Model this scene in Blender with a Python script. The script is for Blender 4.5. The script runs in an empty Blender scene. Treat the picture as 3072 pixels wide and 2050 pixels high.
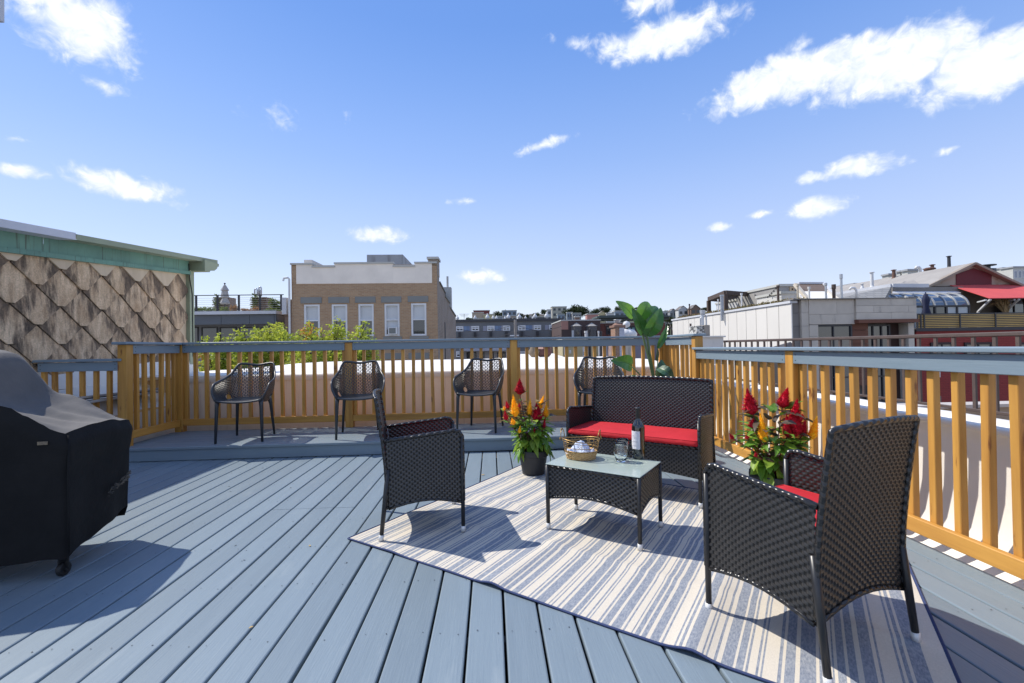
import bpy, math, random
from math import sin, cos, pi, radians, sqrt, atan2, floor
from mathutils import Vector, Matrix, noise as mnoise
random.seed(7)
SC = bpy.context.scene
COL = SC.collection
V = Vector

# ------------------------------------------------------------------ camera
CAM_H = 1.08
YAW, PITCH, ROLL = radians(2.6), 13/1050, 0.016
F_ = V((sin(YAW)*cos(PITCH), cos(YAW)*cos(PITCH), sin(PITCH)))
R0 = V((cos(YAW), -sin(YAW), 0))
U0 = R0.cross(F_)
Rv = R0*cos(ROLL) - U0*sin(ROLL)
Uv = U0*cos(ROLL) + R0*sin(ROLL)
CAMPOS = V((0, 0, CAM_H))
cd = bpy.data.cameras.new('camera'); cam = bpy.data.objects.new('camera', cd); COL.objects.link(cam)
cd.sensor_width = 36; cd.lens = 36*1050/2350; cd.clip_start = 0.05; cd.clip_end = 3000
m = Matrix((( Rv.x, Uv.x, -F_.x, 0), (Rv.y, Uv.y, -F_.y, 0), (Rv.z, Uv.z, -F_.z, CAM_H), (0, 0, 0, 1)))
cam.matrix_world = m
SC.camera = cam
FP = 1050/0.765            # focal length in pixels of the photograph
def ray(px, py):
    return F_ + Rv*((px-1536)/FP) + Uv*((1025-py)/FP)
def at(px, py, D):         # the point at distance D along the world's y axis
    r = ray(px, py); return CAMPOS + r*(D/r.y)
def onz(px, py, z):
    r = ray(px, py); return CAMPOS + r*((z-CAM_H)/r.z)
def onx(px, py, x):
    r = ray(px, py); return CAMPOS + r*(x/r.x)
def rect(l, t, r, b, D):   # x0, x1, z0, z1 of a picture rectangle on the plane y = D
    a, c = at(l, (t+b)/2, D), at(r, (t+b)/2, D)
    p, q = at((l+r)/2, t, D), at((l+r)/2, b, D)
    return a.x, c.x, q.z, p.z
def zm(ox, oy, s): return lambda x, y: (ox+x/s, oy+y/s)

# ------------------------------------------------------------------ sun, sky, exposure
SUN_EL = radians(50); SUND = V((0.897, -0.442, 0))   # direction in which the light travels, horizontally
ld = bpy.data.lights.new('sun', 'SUN'); ld.energy = 4.1; ld.angle = radians(0.53); ld.color = (1, 0.95, 0.86)
sun = bpy.data.objects.new('sun', ld); COL.objects.link(sun)
dv = V((SUND.x*cos(SUN_EL), SUND.y*cos(SUN_EL), -sin(SUN_EL)))
sun.rotation_euler = dv.to_track_quat('-Z', 'Y').to_euler(); sun.location = (-8, 6, 12)
W = bpy.data.worlds.new('World'); SC.world = W; W.use_nodes = True
nt = W.node_tree; nt.nodes.clear(); N = nt.nodes.new; Lk = nt.links.new
SKYS = 0.148
sky = N('ShaderNodeTexSky'); sky.sky_type = 'NISHITA'; sky.sun_disc = False
sky.sun_elevation = SUN_EL; sky.sun_rotation = atan2(-SUND.x, -SUND.y)
sky.air_density = 1.0; sky.dust_density = 0.3; sky.ozone_density = 2.2; sky.altitude = 30
hs = N('ShaderNodeHueSaturation'); hs.inputs['Saturation'].default_value = 1.22; hs.inputs['Value'].default_value = 1.04; hs.inputs['Hue'].default_value = .508
Lk(sky.outputs[0], hs.inputs['Color'])
tc = N('ShaderNodeTexCoord'); sx = N('ShaderNodeSeparateXYZ'); Lk(tc.outputs['Generated'], sx.inputs[0])
def mth(op, a, b=None, c=None, clamp=False):
    n = N('ShaderNodeMath'); n.operation = op; n.use_clamp = clamp
    for i, v in enumerate((a, b, c)):
        if v is None: continue
        if isinstance(v, (int, float)): n.inputs[i].default_value = v
        else: Lk(v, n.inputs[i])
    return n.outputs[0]
az = mth('ARCTAN2', sx.outputs[0], sx.outputs[1]); el = mth('ARCSINE', sx.outputs[2])
cb = N('ShaderNodeCombineXYZ'); Lk(az, cb.inputs[0]); Lk(el, cb.inputs[1])
def noise_n(vec, scale, detail, rough, stretch=(1, 1, 1)):
    mp = N('ShaderNodeMapping'); mp.inputs['Scale'].default_value = stretch; Lk(vec, mp.inputs[0])
    n = N('ShaderNodeTexNoise'); n.inputs['Scale'].default_value = scale; n.inputs['Detail'].default_value = detail
    n.inputs['Roughness'].default_value = rough; Lk(mp.outputs[0], n.inputs['Vector']); return n
CLOUDS = [  # picture x, y (2350 wide), half sizes, slant in degrees, strength
 (190, 60, 150, 110, -28, 1.0), (100, -20, 160, 60, 0, 1.0), (235, 195, 75, 22, -8, .45), (48, 393, 75, 20, 4, .9), (285, 428, 130, 38, -6, 1.0),
 (1530, 85, 180, 55, 6, 1.0), (1480, 10, 80, 45, 0, .7), (1325, 100, 60, 20, -12, .35), (1760, 190, 170, 55, 14, 1.1), (1850, 165, 180, 60, 8, 1.15), (2060, 145, 220, 85, 2, 1.25),
 (2270, 150, 220, 85, -8, 1.25), (1840, 105, 60, 25, 0, .45), (1240, 335, 75, 17, 24, .8), (870, 541, 75, 23, 0, .9), (1108, 636, 55, 20, 0, .85),
 (1972, 382, 100, 30, -4, 1.0), (1862, 407, 40, 15, 0, .75), (1875, 478, 90, 28, 4, 1.0), (1750, 492, 45, 11, 5, .6), (1650, 522, 36, 13, 0, .75),
 (2172, 346, 38, 13, 5, .6), (30, 318, 50, 11, 8, .35), (640, 260, 60, 26, 0, .12), (1075, 463, 50, 8, 2, .35)]
field = None
for (cx, cy, w_, h_, sl, st) in CLOUDS:
    d = ray(cx/.765, cy/.765).normalized()
    d2 = ray((cx+20)/.765, (cy)/.765).normalized(); d3 = ray(cx/.765, (cy-20)/.765).normalized()
    a0, e0 = atan2(d.x, d.y), math.asin(d.z)
    ka = abs(atan2(d2.x, d2.y)-a0)/20; ke = abs(math.asin(d3.z)-e0)/20
    mp = N('ShaderNodeMapping'); mp.vector_type = 'TEXTURE'
    mp.inputs['Location'].default_value = (a0, e0, 0); mp.inputs['Rotation'].default_value = (0, 0, radians(sl*.55))
    mp.inputs['Scale'].default_value = (w_*ka*1.12, h_*ke*1.12, 1); Lk(cb.outputs[0], mp.inputs[0])
    ln = N('ShaderNodeVectorMath'); ln.operation = 'LENGTH'; Lk(mp.outputs[0], ln.inputs[0])
    v_ = mth('MULTIPLY_ADD', ln.outputs['Value'], -st, st)
    field = v_ if field is None else mth('SMOOTH_MAX', field, v_, .08)
for (a0, e0, wa, he) in ((1.5, .35, .3, .09), (2.2, .6, .35, .12), (-2.0, .3, .35, .08), (-1.4, .62, .3, .1), (2.9, .3, .3, .07), (.5, 1.1, .4, .1), (2.5, .9, .5, .15), (-2.6, .75, .5, .16), (-1.9, 1.0, .6, .14), (1.9, 1.05, .6, .15), (3.1, .55, .35, .12), (1.2, .7, .3, .1), (-2.4, .45, .3, .1), (2.0, .2, .4, .08), (-3.0, 1.2, .9, .12)):  # clouds out of view, most of them added to lift the ambient light
    mp = N('ShaderNodeMapping'); mp.vector_type = 'TEXTURE'; mp.inputs['Location'].default_value = (a0, e0, 0)
    mp.inputs['Scale'].default_value = (wa, he, 1); Lk(cb.outputs[0], mp.inputs[0])
    ln = N('ShaderNodeVectorMath'); ln.operation = 'LENGTH'; Lk(mp.outputs[0], ln.inputs[0])
    field = mth('MAXIMUM', field, mth('SUBTRACT', 1.0, ln.outputs['Value']))
n1 = noise_n(cb.outputs[0], 15, 8, .58, (1, 1.25, 1)); n2 = noise_n(cb.outputs[0], 34, 6, .6, (1, 1.15, 1)); n1.inputs['Distortion'].default_value = .5; n2.inputs['Distortion'].default_value = .6
nn = mth('ADD', mth('MULTIPLY', mth('SUBTRACT', n1.outputs[0], .5), 1.35), mth('MULTIPLY', mth('SUBTRACT', n2.outputs[0], .5), .75))
dens = mth('SUBTRACT', mth('ADD', field, nn), .04)
mr = N('ShaderNodeMapRange'); mr.interpolation_type = 'SMOOTHSTEP'; Lk(dens, mr.inputs['Value'])
mr.inputs['From Min'].default_value = 0.0; mr.inputs['From Max'].default_value = .55; mr.inputs['To Max'].default_value = .96
hz = N('ShaderNodeMapRange'); hz.inputs['From Min'].default_value = 0.0; hz.inputs['From Max'].default_value = .85
hz.inputs['To Min'].default_value = .97; hz.inputs['To Max'].default_value = 0.0; Lk(el, hz.inputs['Value'])
hzp = mth('MULTIPLY', 1.0, .78)
gr = N('ShaderNodeValToRGB'); gr.color_ramp.interpolation = 'B_SPLINE'
mre = N('ShaderNodeMapRange'); mre.inputs['From Max'].default_value = 1.4; Lk(el, mre.inputs['Value']); Lk(mre.outputs[0], gr.inputs[0])
stops = [(0, (.80, .83, .95)), (.06, (.74, .79, .97)), (.14, (.60, .71, .99)), (.27, (.35, .54, .98)), (.44, (.155, .34, .84)), (1, (.11, .27, .74))]
while len(gr.color_ramp.elements) < len(stops): gr.color_ramp.elements.new(.5)
for e_, (p_, c_) in zip(gr.color_ramp.elements, stops): e_.position = p_; e_.color = (*c_, 1)
gm_ = N('ShaderNodeVectorMath'); gm_.operation = 'SCALE'; gm_.inputs['Scale'].default_value = 1/(SKYS*1.22); Lk(gr.outputs[0], gm_.inputs[0])
# hand-set colour gradient, painted paler at the horizon, mixed over the sky texture
mxh = N('ShaderNodeMixRGB'); Lk(gm_.outputs[0], mxh.inputs[2]); Lk(hzp, mxh.inputs[0]); Lk(hs.outputs[0], mxh.inputs[1])
crr = mth('MULTIPLY_ADD', mth('SUBTRACT', n2.outputs[0], .5), 2.2, mth('MULTIPLY_ADD', dens, .9, -.05), clamp=True)
cc = N('ShaderNodeMixRGB'); cc.inputs[1].default_value = (4.3, 4.8, 5.6, 1); cc.inputs[2].default_value = (6.4, 6.4, 6.4, 1); Lk(crr, cc.inputs[0])
mx = N('ShaderNodeMixRGB'); Lk(mr.outputs[0], mx.inputs[0]); Lk(mxh.outputs[0], mx.inputs[1]); Lk(cc.outputs[0], mx.inputs[2])
bg = N('ShaderNodeBackground'); bg.inputs[1].default_value = SKYS; Lk(mx.outputs[0], bg.inputs[0])
wo = N('ShaderNodeOutputWorld'); Lk(bg.outputs[0], wo.inputs[0])
SC.view_settings.view_transform = 'Standard'; SC.view_settings.look = 'None'
SC.view_settings.exposure = 0.34; SC.view_settings.gamma = 1; SC.view_settings.use_curve_mapping = False
SC.cycles.max_bounces = 14; SC.cycles.diffuse_bounces = 5; SC.cycles.glossy_bounces = 3
SC.cycles.transmission_bounces = 14; SC.cycles.transparent_max_bounces = 6

# ------------------------------------------------------------------ materials
MATS = {}
def mat(name, col, rough=.6, col2=None, vscale=3, vdetail=4, stretch=(1, 1, 1), bump=0, bscale=30, bstretch=None, metal=0,
        contrast=1.0, coat=0, spec=.5, rand=0, streak=None, transl=0, wave=None):
    if name in MATS: return MATS[name]
    mt = bpy.data.materials.new(name); mt.use_nodes = True; t = mt.node_tree
    b = t.nodes['Principled BSDF']; n = t.nodes.new; l = t.links.new
    b.inputs['Roughness'].default_value = rough; b.inputs['Metallic'].default_value = metal
    b.inputs['Specular IOR Level'].default_value = spec
    if coat: b.inputs['Coat Weight'].default_value = coat; b.inputs['Coat Roughness'].default_value = .08
    tcn = n('ShaderNodeTexCoord'); oi = n('ShaderNodeObjectInfo')
    sc_ = n('ShaderNodeVectorMath'); sc_.operation = 'SCALE'; sc_.inputs[0].default_value = (13.1, 7.7, 9.3); l(oi.outputs['Random'], sc_.inputs['Scale'])
    ad = n('ShaderNodeVectorMath'); ad.operation = 'ADD'; l(tcn.outputs['Object'], ad.inputs[0]); l(sc_.outputs[0], ad.inputs[1])
    vec = ad.outputs[0]
    def nz(scale, detail, st, rough_=.6):
        mp = n('ShaderNodeMapping'); mp.inputs['Scale'].default_value = st; l(vec, mp.inputs[0])
        x = n('ShaderNodeTexNoise'); x.inputs['Scale'].default_value = scale; x.inputs['Detail'].default_value = detail
        x.inputs['Roughness'].default_value = rough_; l(mp.outputs[0], x.inputs['Vector']); return x.outputs[0]
    c2 = col2 if col2 is not None else tuple(c*.8 for c in col)
    r = n('ShaderNodeValToRGB'); w_ = .22/contrast
    r.color_ramp.elements[0].position = max(0, .5-w_); r.color_ramp.elements[1].position = min(1, .5+w_)
    r.color_ramp.elements[0].color = (*c2, 1); r.color_ramp.elements[1].color = (*col, 1)
    l(nz(vscale, vdetail, stretch), r.inputs[0]); outc = r.outputs[0]
    if streak:     # (colour, scale, stretch, low, high)
        r2 = n('ShaderNodeMapRange'); r2.inputs['From Min'].default_value = streak[3]; r2.inputs['From Max'].default_value = streak[4]
        l(nz(streak[1], 5, streak[2]), r2.inputs['Value'])
        m2 = n('ShaderNodeMixRGB'); l(r2.outputs[0], m2.inputs[0]); l(outc, m2.inputs[1]); m2.inputs[2].default_value = (*streak[0], 1); outc = m2.outputs[0]
    if rand:
        h = n('ShaderNodeHueSaturation'); mr_ = n('ShaderNodeMapRange'); l(oi.outputs['Random'], mr_.inputs['Value'])
        mr_.inputs['To Min'].default_value = 1-rand; mr_.inputs['To Max'].default_value = 1+rand
        l(mr_.outputs[0], h.inputs['Value']); l(outc, h.inputs['Color']); outc = h.outputs[0]
    l(outc, b.inputs['Base Color'])
    if bump or wave:
        bp = n('ShaderNodeBump'); bp.inputs['Strength'].default_value = 1.0; bp.inputs['Distance'].default_value = bump or wave[2]
        if wave:   # (axis, scale, distance)
            wv = n('ShaderNodeTexWave'); wv.bands_direction = wave[0]; wv.inputs['Scale'].default_value = wave[1]*.5; wv.inputs['Distortion'].default_value = .2
            wv.wave_profile = 'SIN' if len(wave) < 4 else wave[3]
            l(tcn.outputs['Object'], wv.inputs['Vector']); l(wv.outputs[1], bp.inputs['Height'])
        else: l(nz(bscale, 4, bstretch or stretch), bp.inputs['Height'])
        l(bp.outputs[0], b.inputs['Normal'])
    if transl:
        tr = n('ShaderNodeBsdfTranslucent'); hh = n('ShaderNodeHueSaturation'); hh.inputs['Value'].default_value = 1.5
        l(outc, hh.inputs['Color']); l(hh.outputs[0], tr.inputs['Color'])
        ms = n('ShaderNodeMixShader'); ms.inputs[0].default_value = transl; l(b.outputs[0], ms.inputs[1]); l(tr.outputs[0], ms.inputs[2])
        l(ms.outputs[0], t.nodes['Material Output'].inputs['Surface'])
    MATS[name] = mt; return mt
def brick_mat(name, c1, c2, mortar, bw=.21, bh=.07, rough=.85, stain=None, axis='y', msize=.012):
    if name in MATS: return MATS[name]
    mt = bpy.data.materials.new(name); mt.use_nodes = True; t = mt.node_tree
    b = t.nodes['Principled BSDF']; n = t.nodes.new; l = t.links.new; b.inputs['Roughness'].default_value = rough
    g = n('ShaderNodeNewGeometry'); s = n('ShaderNodeSeparateXYZ'); l(g.outputs['Position'], s.inputs[0])
    c = n('ShaderNodeCombineXYZ'); l(s.outputs[0 if axis == 'y' else 1], c.inputs[0]); l(s.outputs[2], c.inputs[1])
    br = n('ShaderNodeTexBrick'); l(c.outputs[0], br.inputs['Vector']); br.inputs['Scale'].default_value = 1
    br.inputs['Brick Width'].default_value = bw; br.inputs['Row Height'].default_value = bh; br.inputs['Mortar Size'].default_value = msize
    br.inputs['Mortar Smooth'].default_value = .3; br.inputs['Bias'].default_value = 0
    br.inputs['Color1'].default_value = (*c1, 1); br.inputs['Color2'].default_value = (*c2, 1); br.inputs['Mortar'].default_value = (*mortar, 1)
    ns = n('ShaderNodeTexNoise'); ns.inputs['Scale'].default_value = .9; ns.inputs['Detail'].default_value = 6; l(c.outputs[0], ns.inputs['Vector'])
    mr_ = n('ShaderNodeMapRange'); l(ns.outputs[0], mr_.inputs['Value']); mr_.inputs['From Min'].default_value = .35; mr_.inputs['From Max'].default_value = .7
    mr_.inputs['To Max'].default_value = .75 if stain else .25
    mx_ = n('ShaderNodeMixRGB'); l(mr_.outputs[0], mx_.inputs[0]); l(br.outputs[0], mx_.inputs[1]); mx_.inputs[2].default_value = (*(stain or tuple(x*.75 for x in c1)), 1)
    l(mx_.outputs[0], b.inputs['Base Color'])
    bp = n('ShaderNodeBump'); bp.inputs['Distance'].default_value = .01; bp.invert = True; l(br.outputs['Fac'], bp.inputs['Height']); l(bp.outputs[0], b.inputs['Normal'])
    MATS[name] = mt; return mt
def glass_mat(name, col=(.02, .025, .03), rough=.04):
    return mat(name, col, rough, tuple(c*.6 for c in col), .35, 3, spec=.9, coat=.6)

PAINT_A = (.198, .248, .282)
deckm = mat('deck_paint', PAINT_A, .42, (.174, .220, .254), 5, 5, (5, .5, 1), bump=.0012, bscale=22, bstretch=(6, .35, 2), rand=.09, contrast=.8,
            streak=((.26, .305, .325), 3.2, (2.5, .7, 1), .60, .85))
platm = mat('platform_paint', PAINT_A, .42, (.174, .220, .254), 5, 5, (.5, 5, 1), bump=.0012, bscale=22, bstretch=(.35, 6, 2), rand=.05, contrast=.8)
railp = mat('rail_paint', (.205, .265, .315), .4, (.175, .235, .28), 4, 5, (.6, 6, 6), bump=.0008, bscale=18, bstretch=(.4, 6, 6), rand=.03, contrast=.8)
cedar = mat('stained_timber', (.64, .335, .068), .5, (.42, .190, .036), 2.2, 6, (9, 9, .7), bump=.0006, bscale=14, bstretch=(9, 9, .6), rand=.12,
            streak=((.22, .08, .018), 7, (2, 2, .5), .63, .70))
cedarx = mat('stained_timber_rail', (.64, .335, .068), .5, (.42, .190, .036), 2.2, 6, (.7, 9, 9), bump=.0006, bscale=14, bstretch=(.6, 9, 9), rand=.1,
             streak=((.20, .075, .018), 5, (.5, 1, 1), .67, .75))
memb = mat('white_roof_membrane', (.84, .80, .73), .55, (.74, .70, .63), 1.1, 6, (1, 1, 1), bump=.006, bscale=2.2, contrast=.9,
           streak=((.5, .48, .45), 1.6, (1, 1, .4), .62, .9))
beige = mat('beige_coating', (.88, .77, .63), .7, (.80, .68, .54), 1.4, 6, (1, 1, 1), bump=.004, bscale=3,
            streak=((.58, .46, .36), 9, (4, 4, .12), .56, .85))
wick = mat('dark_wicker', (.036, .033, .031), .28, (.024, .022, .021), 14, 3, spec=.7)
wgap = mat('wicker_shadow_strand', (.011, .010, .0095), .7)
wrim = mat('wicker_trim', (.018, .017, .017), .27, (.012, .011, .011), 60, 2, wave=('DIAGONAL', 32, .004), spec=.6)
legm = mat('dark_metal', (.022, .022, .024), .35, (.016, .016, .017), 20, 2)
chrome = mat('silver_cap', (.74, .74, .72), .35, (.64, .64, .62), 30, 2, metal=.15)
rubber = mat('black_rubber', (.012, .012, .012), .6)
redm = mat('red_cushion', (.53, .010, .018), .8, (.46, .008, .015), 7, 4, bump=.002, bscale=9)
plast = mat('charcoal_plastic', (.040, .043, .048), .36, (.034, .036, .04), 20, 3, bump=.0002, bscale=200)

# ------------------------------------------------------------------ mesh helpers
class MB:
    def __init__(s): s.v = []; s.f = []; s.m = []
    def add(s, vs, fs, mi=0):
        o = len(s.v); s.v += [V(p) for p in vs]
        for f in fs: s.f.append([o+i for i in f]); s.m.append(mi)
        return s
    def box(s, x0, x1, y0, y1, z0, z1, mi=0):
        return s.add([(x0,y0,z0),(x1,y0,z0),(x1,y1,z0),(x0,y1,z0),(x0,y0,z1),(x1,y0,z1),(x1,y1,z1),(x0,y1,z1)],
                     [(0,3,2,1),(4,5,6,7),(0,1,5,4),(1,2,6,5),(2,3,7,6),(3,0,4,7)], mi)
    def cbox(s, x0, x1, y0, y1, z0, z1, c=.004, mi=0):     # box with chamfered edges
        P = []
        for X, sx_ in ((x0, 1), (x1, -1)):
            for Y, sy_ in ((y0, 1), (y1, -1)):
                for Z, sz_ in ((z0, 1), (z1, -1)):
                    P += [(X, Y+c*sy_, Z+c*sz_), (X+c*sx_, Y, Z+c*sz_), (X+c*sx_, Y+c*sy_, Z)]
        I = lambda a, b, c_, k: ((a*2+b)*2+c_)*3+k
        F = []
        for a in (0, 1): F.append([I(a,0,0,0), I(a,1,0,0), I(a,1,1,0), I(a,0,1,0)][::(1 if a else -1)])
        for b in (0, 1): F.append([I(0,b,0,1), I(1,b,0,1), I(1,b,1,1), I(0,b,1,1)][::(-1 if b else 1)])
        for c_ in (0, 1): F.append([I(0,0,c_,2), I(1,0,c_,2), I(1,1,c_,2), I(0,1,c_,2)][::(1 if c_ else -1)])
        for b in (0, 1):
            for c_ in (0, 1): q = [I(0,b,c_,1), I(1,b,c_,1), I(1,b,c_,2), I(0,b,c_,2)]; F.append(q if b == c_ else q[::-1])
        for a in (0, 1):
            for c_ in (0, 1): q = [I(a,0,c_,0), I(a,1,c_,0), I(a,1,c_,2), I(a,0,c_,2)]; F.append(q[::-1] if a == c_ else q)
        for a in (0, 1):
            for b in (0, 1): q = [I(a,b,0,0), I(a,b,1,0), I(a,b,1,1), I(a,b,0,1)]; F.append(q if a == b else q[::-1])
        for a in (0, 1):
            for b in (0, 1):
                for c_ in (0, 1): q = [I(a,b,c_,k) for k in (0,1,2)]; F.append(q if (a+b+c_) % 2 else q[::-1])
        return s.add(P, F, mi)
    def bar(s, p, q, w, h, up=(0, 0, 1), mi=0, w2=None, h2=None):
        p = V(p); q = V(q); d = (q-p).normalized(); u = V(up)
        a = d.cross(u)
        if a.length < 1e-4: a = d.cross(V((0, 1, 0)))
        a.normalize(); b = a.cross(d); w2 = w if w2 is None else w2; h2 = h if h2 is None else h2
        P = [c + a*(x*W_/2) + b*(y*H_/2) for c, W_, H_ in ((p, w, h), (q, w2, h2)) for x, y in ((-1,-1),(1,-1),(1,1),(-1,1))]
        return s.add(P, [(0,1,2,3),(7,6,5,4),(0,4,5,1),(1,5,6,2),(2,6,7,3),(3,7,4,0)], mi)
    def tube(s, pts, r, n=8, mi=0, caps=True, sq=1.0):
        pts = [V(p) for p in pts]; k = len(pts); rr = r if isinstance(r, (list, tuple)) else [r]*k
        t0 = (pts[1]-pts[0]).normalized(); a = t0.cross(V((0, 0, 1)))
        if a.length < .05: a = t0.cross(V((0, 1, 0)))
        a.normalize(); P = []
        for i in range(k):
            t = (pts[min(i+1, k-1)]-pts[max(i-1, 0)]).normalized()
            a = (a - t*a.dot(t)).normalized(); b = t.cross(a)
            for j in range(n): P.append(pts[i] + a*(cos(2*pi*j/n)*rr[i]) + b*(sin(2*pi*j/n)*rr[i]*sq))
        F = [(i*n+j, i*n+(j+1) % n, (i+1)*n+(j+1) % n, (i+1)*n+j) for i in range(k-1) for j in range(n)]
        if caps: F += [tuple(range(n))[::-1], tuple((k-1)*n+j for j in range(n))]
        return s.add(P, F, mi)
    def lathe(s, prof, n=24, c=(0, 0, 0), mi=0, sx=1, sy=1, fn=None):
        P = []
        for (r, z) in prof:
            for j in range(n):
                a = 2*pi*j/n; q = V((c[0]+r*sx*cos(a), c[1]+r*sy*sin(a), c[2]+z)); P.append(fn(q, a) if fn else q)
        k = len(prof)
        F = [(i*n+j, i*n+(j+1) % n, (i+1)*n+(j+1) % n, (i+1)*n+j) for i in range(k-1) for j in range(n)]
        if prof[0][0] > 1e-5: F.append(tuple(range(n))[::-1])
        if prof[-1][0] > 1e-5: F.append(tuple((k-1)*n+j for j in range(n)))
        return s.add(P, F, mi)
    def grid(s, fn, nu, nv, mi=0, flip=False):
        P = [fn(i/nu, j/nv) for i in range(nu+1) for j in range(nv+1)]
        F = [(i*(nv+1)+j, (i+1)*(nv+1)+j, (i+1)*(nv+1)+j+1, i*(nv+1)+j+1) for i in range(nu) for j in range(nv)]
        if flip: F = [f[::-1] for f in F]
        return s.add(P, F, mi)
    def prism(s, poly, fn, mi=0):     # poly of (a,b); fn(a,b,t) with t=0 front, 1 back
        n = len(poly); P = [fn(a, b, 0) for a, b in poly] + [fn(a, b, 1) for a, b in poly]
        F = [tuple(range(n)), tuple(range(n, 2*n))[::-1]] + [(i, i+n, (i+1) % n+n, (i+1) % n) for i in range(n)]
        return s.add(P, F, mi)
    def mesh(s, name, mats, smooth=False):
        me = bpy.data.meshes.new(name); me.from_pydata([tuple(p) for p in s.v], [], s.f)
        for mt in (mats if isinstance(mats, (list, tuple)) else [mats]): me.materials.append(mt)
        if any(s.m): me.polygons.foreach_set('material_index', s.m)
        if smooth: me.polygons.foreach_set('use_smooth', [True]*len(me.polygons))
        me.update(); return me
    def obj(s, name, mats, parent=None, smooth=False, world=False):
        if world and parent is not None:
            iv = XF[parent.name].inverted(); s.v = [iv @ p for p in s.v]
        return piece(name, s.mesh(name, mats, smooth), parent)
XF = {}
def piece(name, me, parent=None, loc=(0, 0, 0), rz=0, rot=None, scale=None):
    o = bpy.data.objects.new(name, me); COL.objects.link(o); o.location = loc
    if rz: o.rotation_euler = (0, 0, rz)
    if rot: o.rotation_euler = rot
    if scale: o.scale = scale
    if parent is not None: o.parent = parent
    pm = XF.get(parent.name, Matrix()) if parent is not None else Matrix()
    XF[o.name] = pm @ Matrix.LocRotScale(V(loc), o.rotation_euler, o.scale)
    return o
def tag(o, label=None, cat=None, group=None, kind=None):
    if label: o['label'] = label
    if cat: o['category'] = cat
    if group: o['group'] = group
    if kind: o['kind'] = kind
    return o
def thing(name, label, cat, loc=(0, 0, 0), rz=0, group=None, kind=None):
    o = piece(name, None, None, loc, rz); return tag(o, label, cat, group, kind)
def struct(name, label=None, loc=(0, 0, 0)):
    o = piece(name, None, None, loc); return tag(o, label, None, None, 'structure')
def copy_tree(o, parent=None, loc=None, rz=None):
    c = o.copy(); COL.objects.link(c)
    if parent is not None: c.parent = parent
    if loc is not None: c.location = loc
    if rz is not None: c.rotation_euler = (0, 0, rz)
    XF[c.name] = XF.get(o.name, Matrix())
    for ch in KIDS.get(o.name, []): copy_tree(ch, c)
    return c
def index_kids():
    KIDS.clear()
    for o in bpy.data.objects:
        if o.parent: KIDS.setdefault(o.parent.name, []).append(o)
KIDS = {}
def cr(pts, t):       # Catmull-Rom through a list of tuples
    n = len(pts)-1; x = min(max(t, 0), 1)*n; i = min(int(x), n-1); f = x-i
    p = [V(pts[min(max(i+k, 0), n)]) for k in (-1, 0, 1, 2)]
    return .5*((2*p[1]) + (p[2]-p[0])*f + (2*p[0]-5*p[1]+4*p[2]-p[3])*f*f + (3*p[1]-p[0]-3*p[2]+p[3])*f**3)
def lerp(a, b, t): return a+(b-a)*t
def cw(X, Z): return V((X*cos(YAW)+Z*sin(YAW), -X*sin(YAW)+Z*cos(YAW), 0))   # sideways / ahead of the camera -> world ground point
# ------------------------------------------------------------------ ground, far terrain
gm = mat('pale_bounce_ground', (.34, .31, .27), .9, (.16, .15, .135), 1, 4)  # street ground coloured pale and warm to throw fill light onto the facades
grassm = mat('hill_grass', (.07, .09, .035), .95, (.05, .06, .03), .05, 6, bump=.3, bscale=.3)
mb = MB(); mb.add([(-1500, -60, -12), (1500, -60, -12), (1500, 1800, -12), (-1500, 1800, -12)], [(0, 1, 2, 3)])
tag(mb.obj('ground', gm), 'street level far below the roofs, lightened to bounce fill light', kind='structure')
def hill_z(x, y):
    t = min(max((y-110)/170, 0), 1); t = t*t*(3-2*t)
    crest = 25 + 5*mnoise.noise(V((x*.008, 1, 0))) + (x > 60)*min((x-60)*.05, 8)
    return -12.5 + t*crest
mb = MB(); mb.grid(lambda u, v: V((-400+900*u, 100+260*v, hill_z(-400+900*u, 100+260*v))), 60, 26)
tag(mb.obj('hill', grassm, smooth=True), 'low green hillside carrying far houses on the horizon', kind='structure')

# ------------------------------------------------------------------ deck
DX1 = 2.29; PIT = .141
under = mat('under_deck_membrane', (.03, .03, .033), .9)
mb = MB(); mb.box(-7, 2.28, -2.2, 5.9, -.36, -.34)
tag(mb.obj('roof_under_deck', under), 'dark roof membrane under the deck boards', kind='structure')
deck = struct('deck', 'blue grey painted board deck in the foreground')
def board_mesh(name, w, t, L, m_, c=.006):
    prof = [(0, -t), (w, -t), (w, -c), (w-c*.3, -c*.3), (w-c, 0), (c, 0), (c*.3, -c*.3), (0, -c)]
    b = MB(); b.prism(prof, lambda a, z, q: V((a, q*L, z))); return b.mesh(name, m_)
LY0, LY1 = -1.9, 4.76
bm_full = board_mesh('deck_board', .1315, .028, LY1-LY0, deckm)
sp = 3.2
bm_far = board_mesh('deck_board', .1315, .028, LY1-sp-.002, deckm); bm_near = board_mesh('deck_board', .1315, .028, sp-.002-LY0, deckm)
x = DX1-.135; k = 0; nailp = []
joists = [-1.5+.407*i for i in range(16)]
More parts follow.
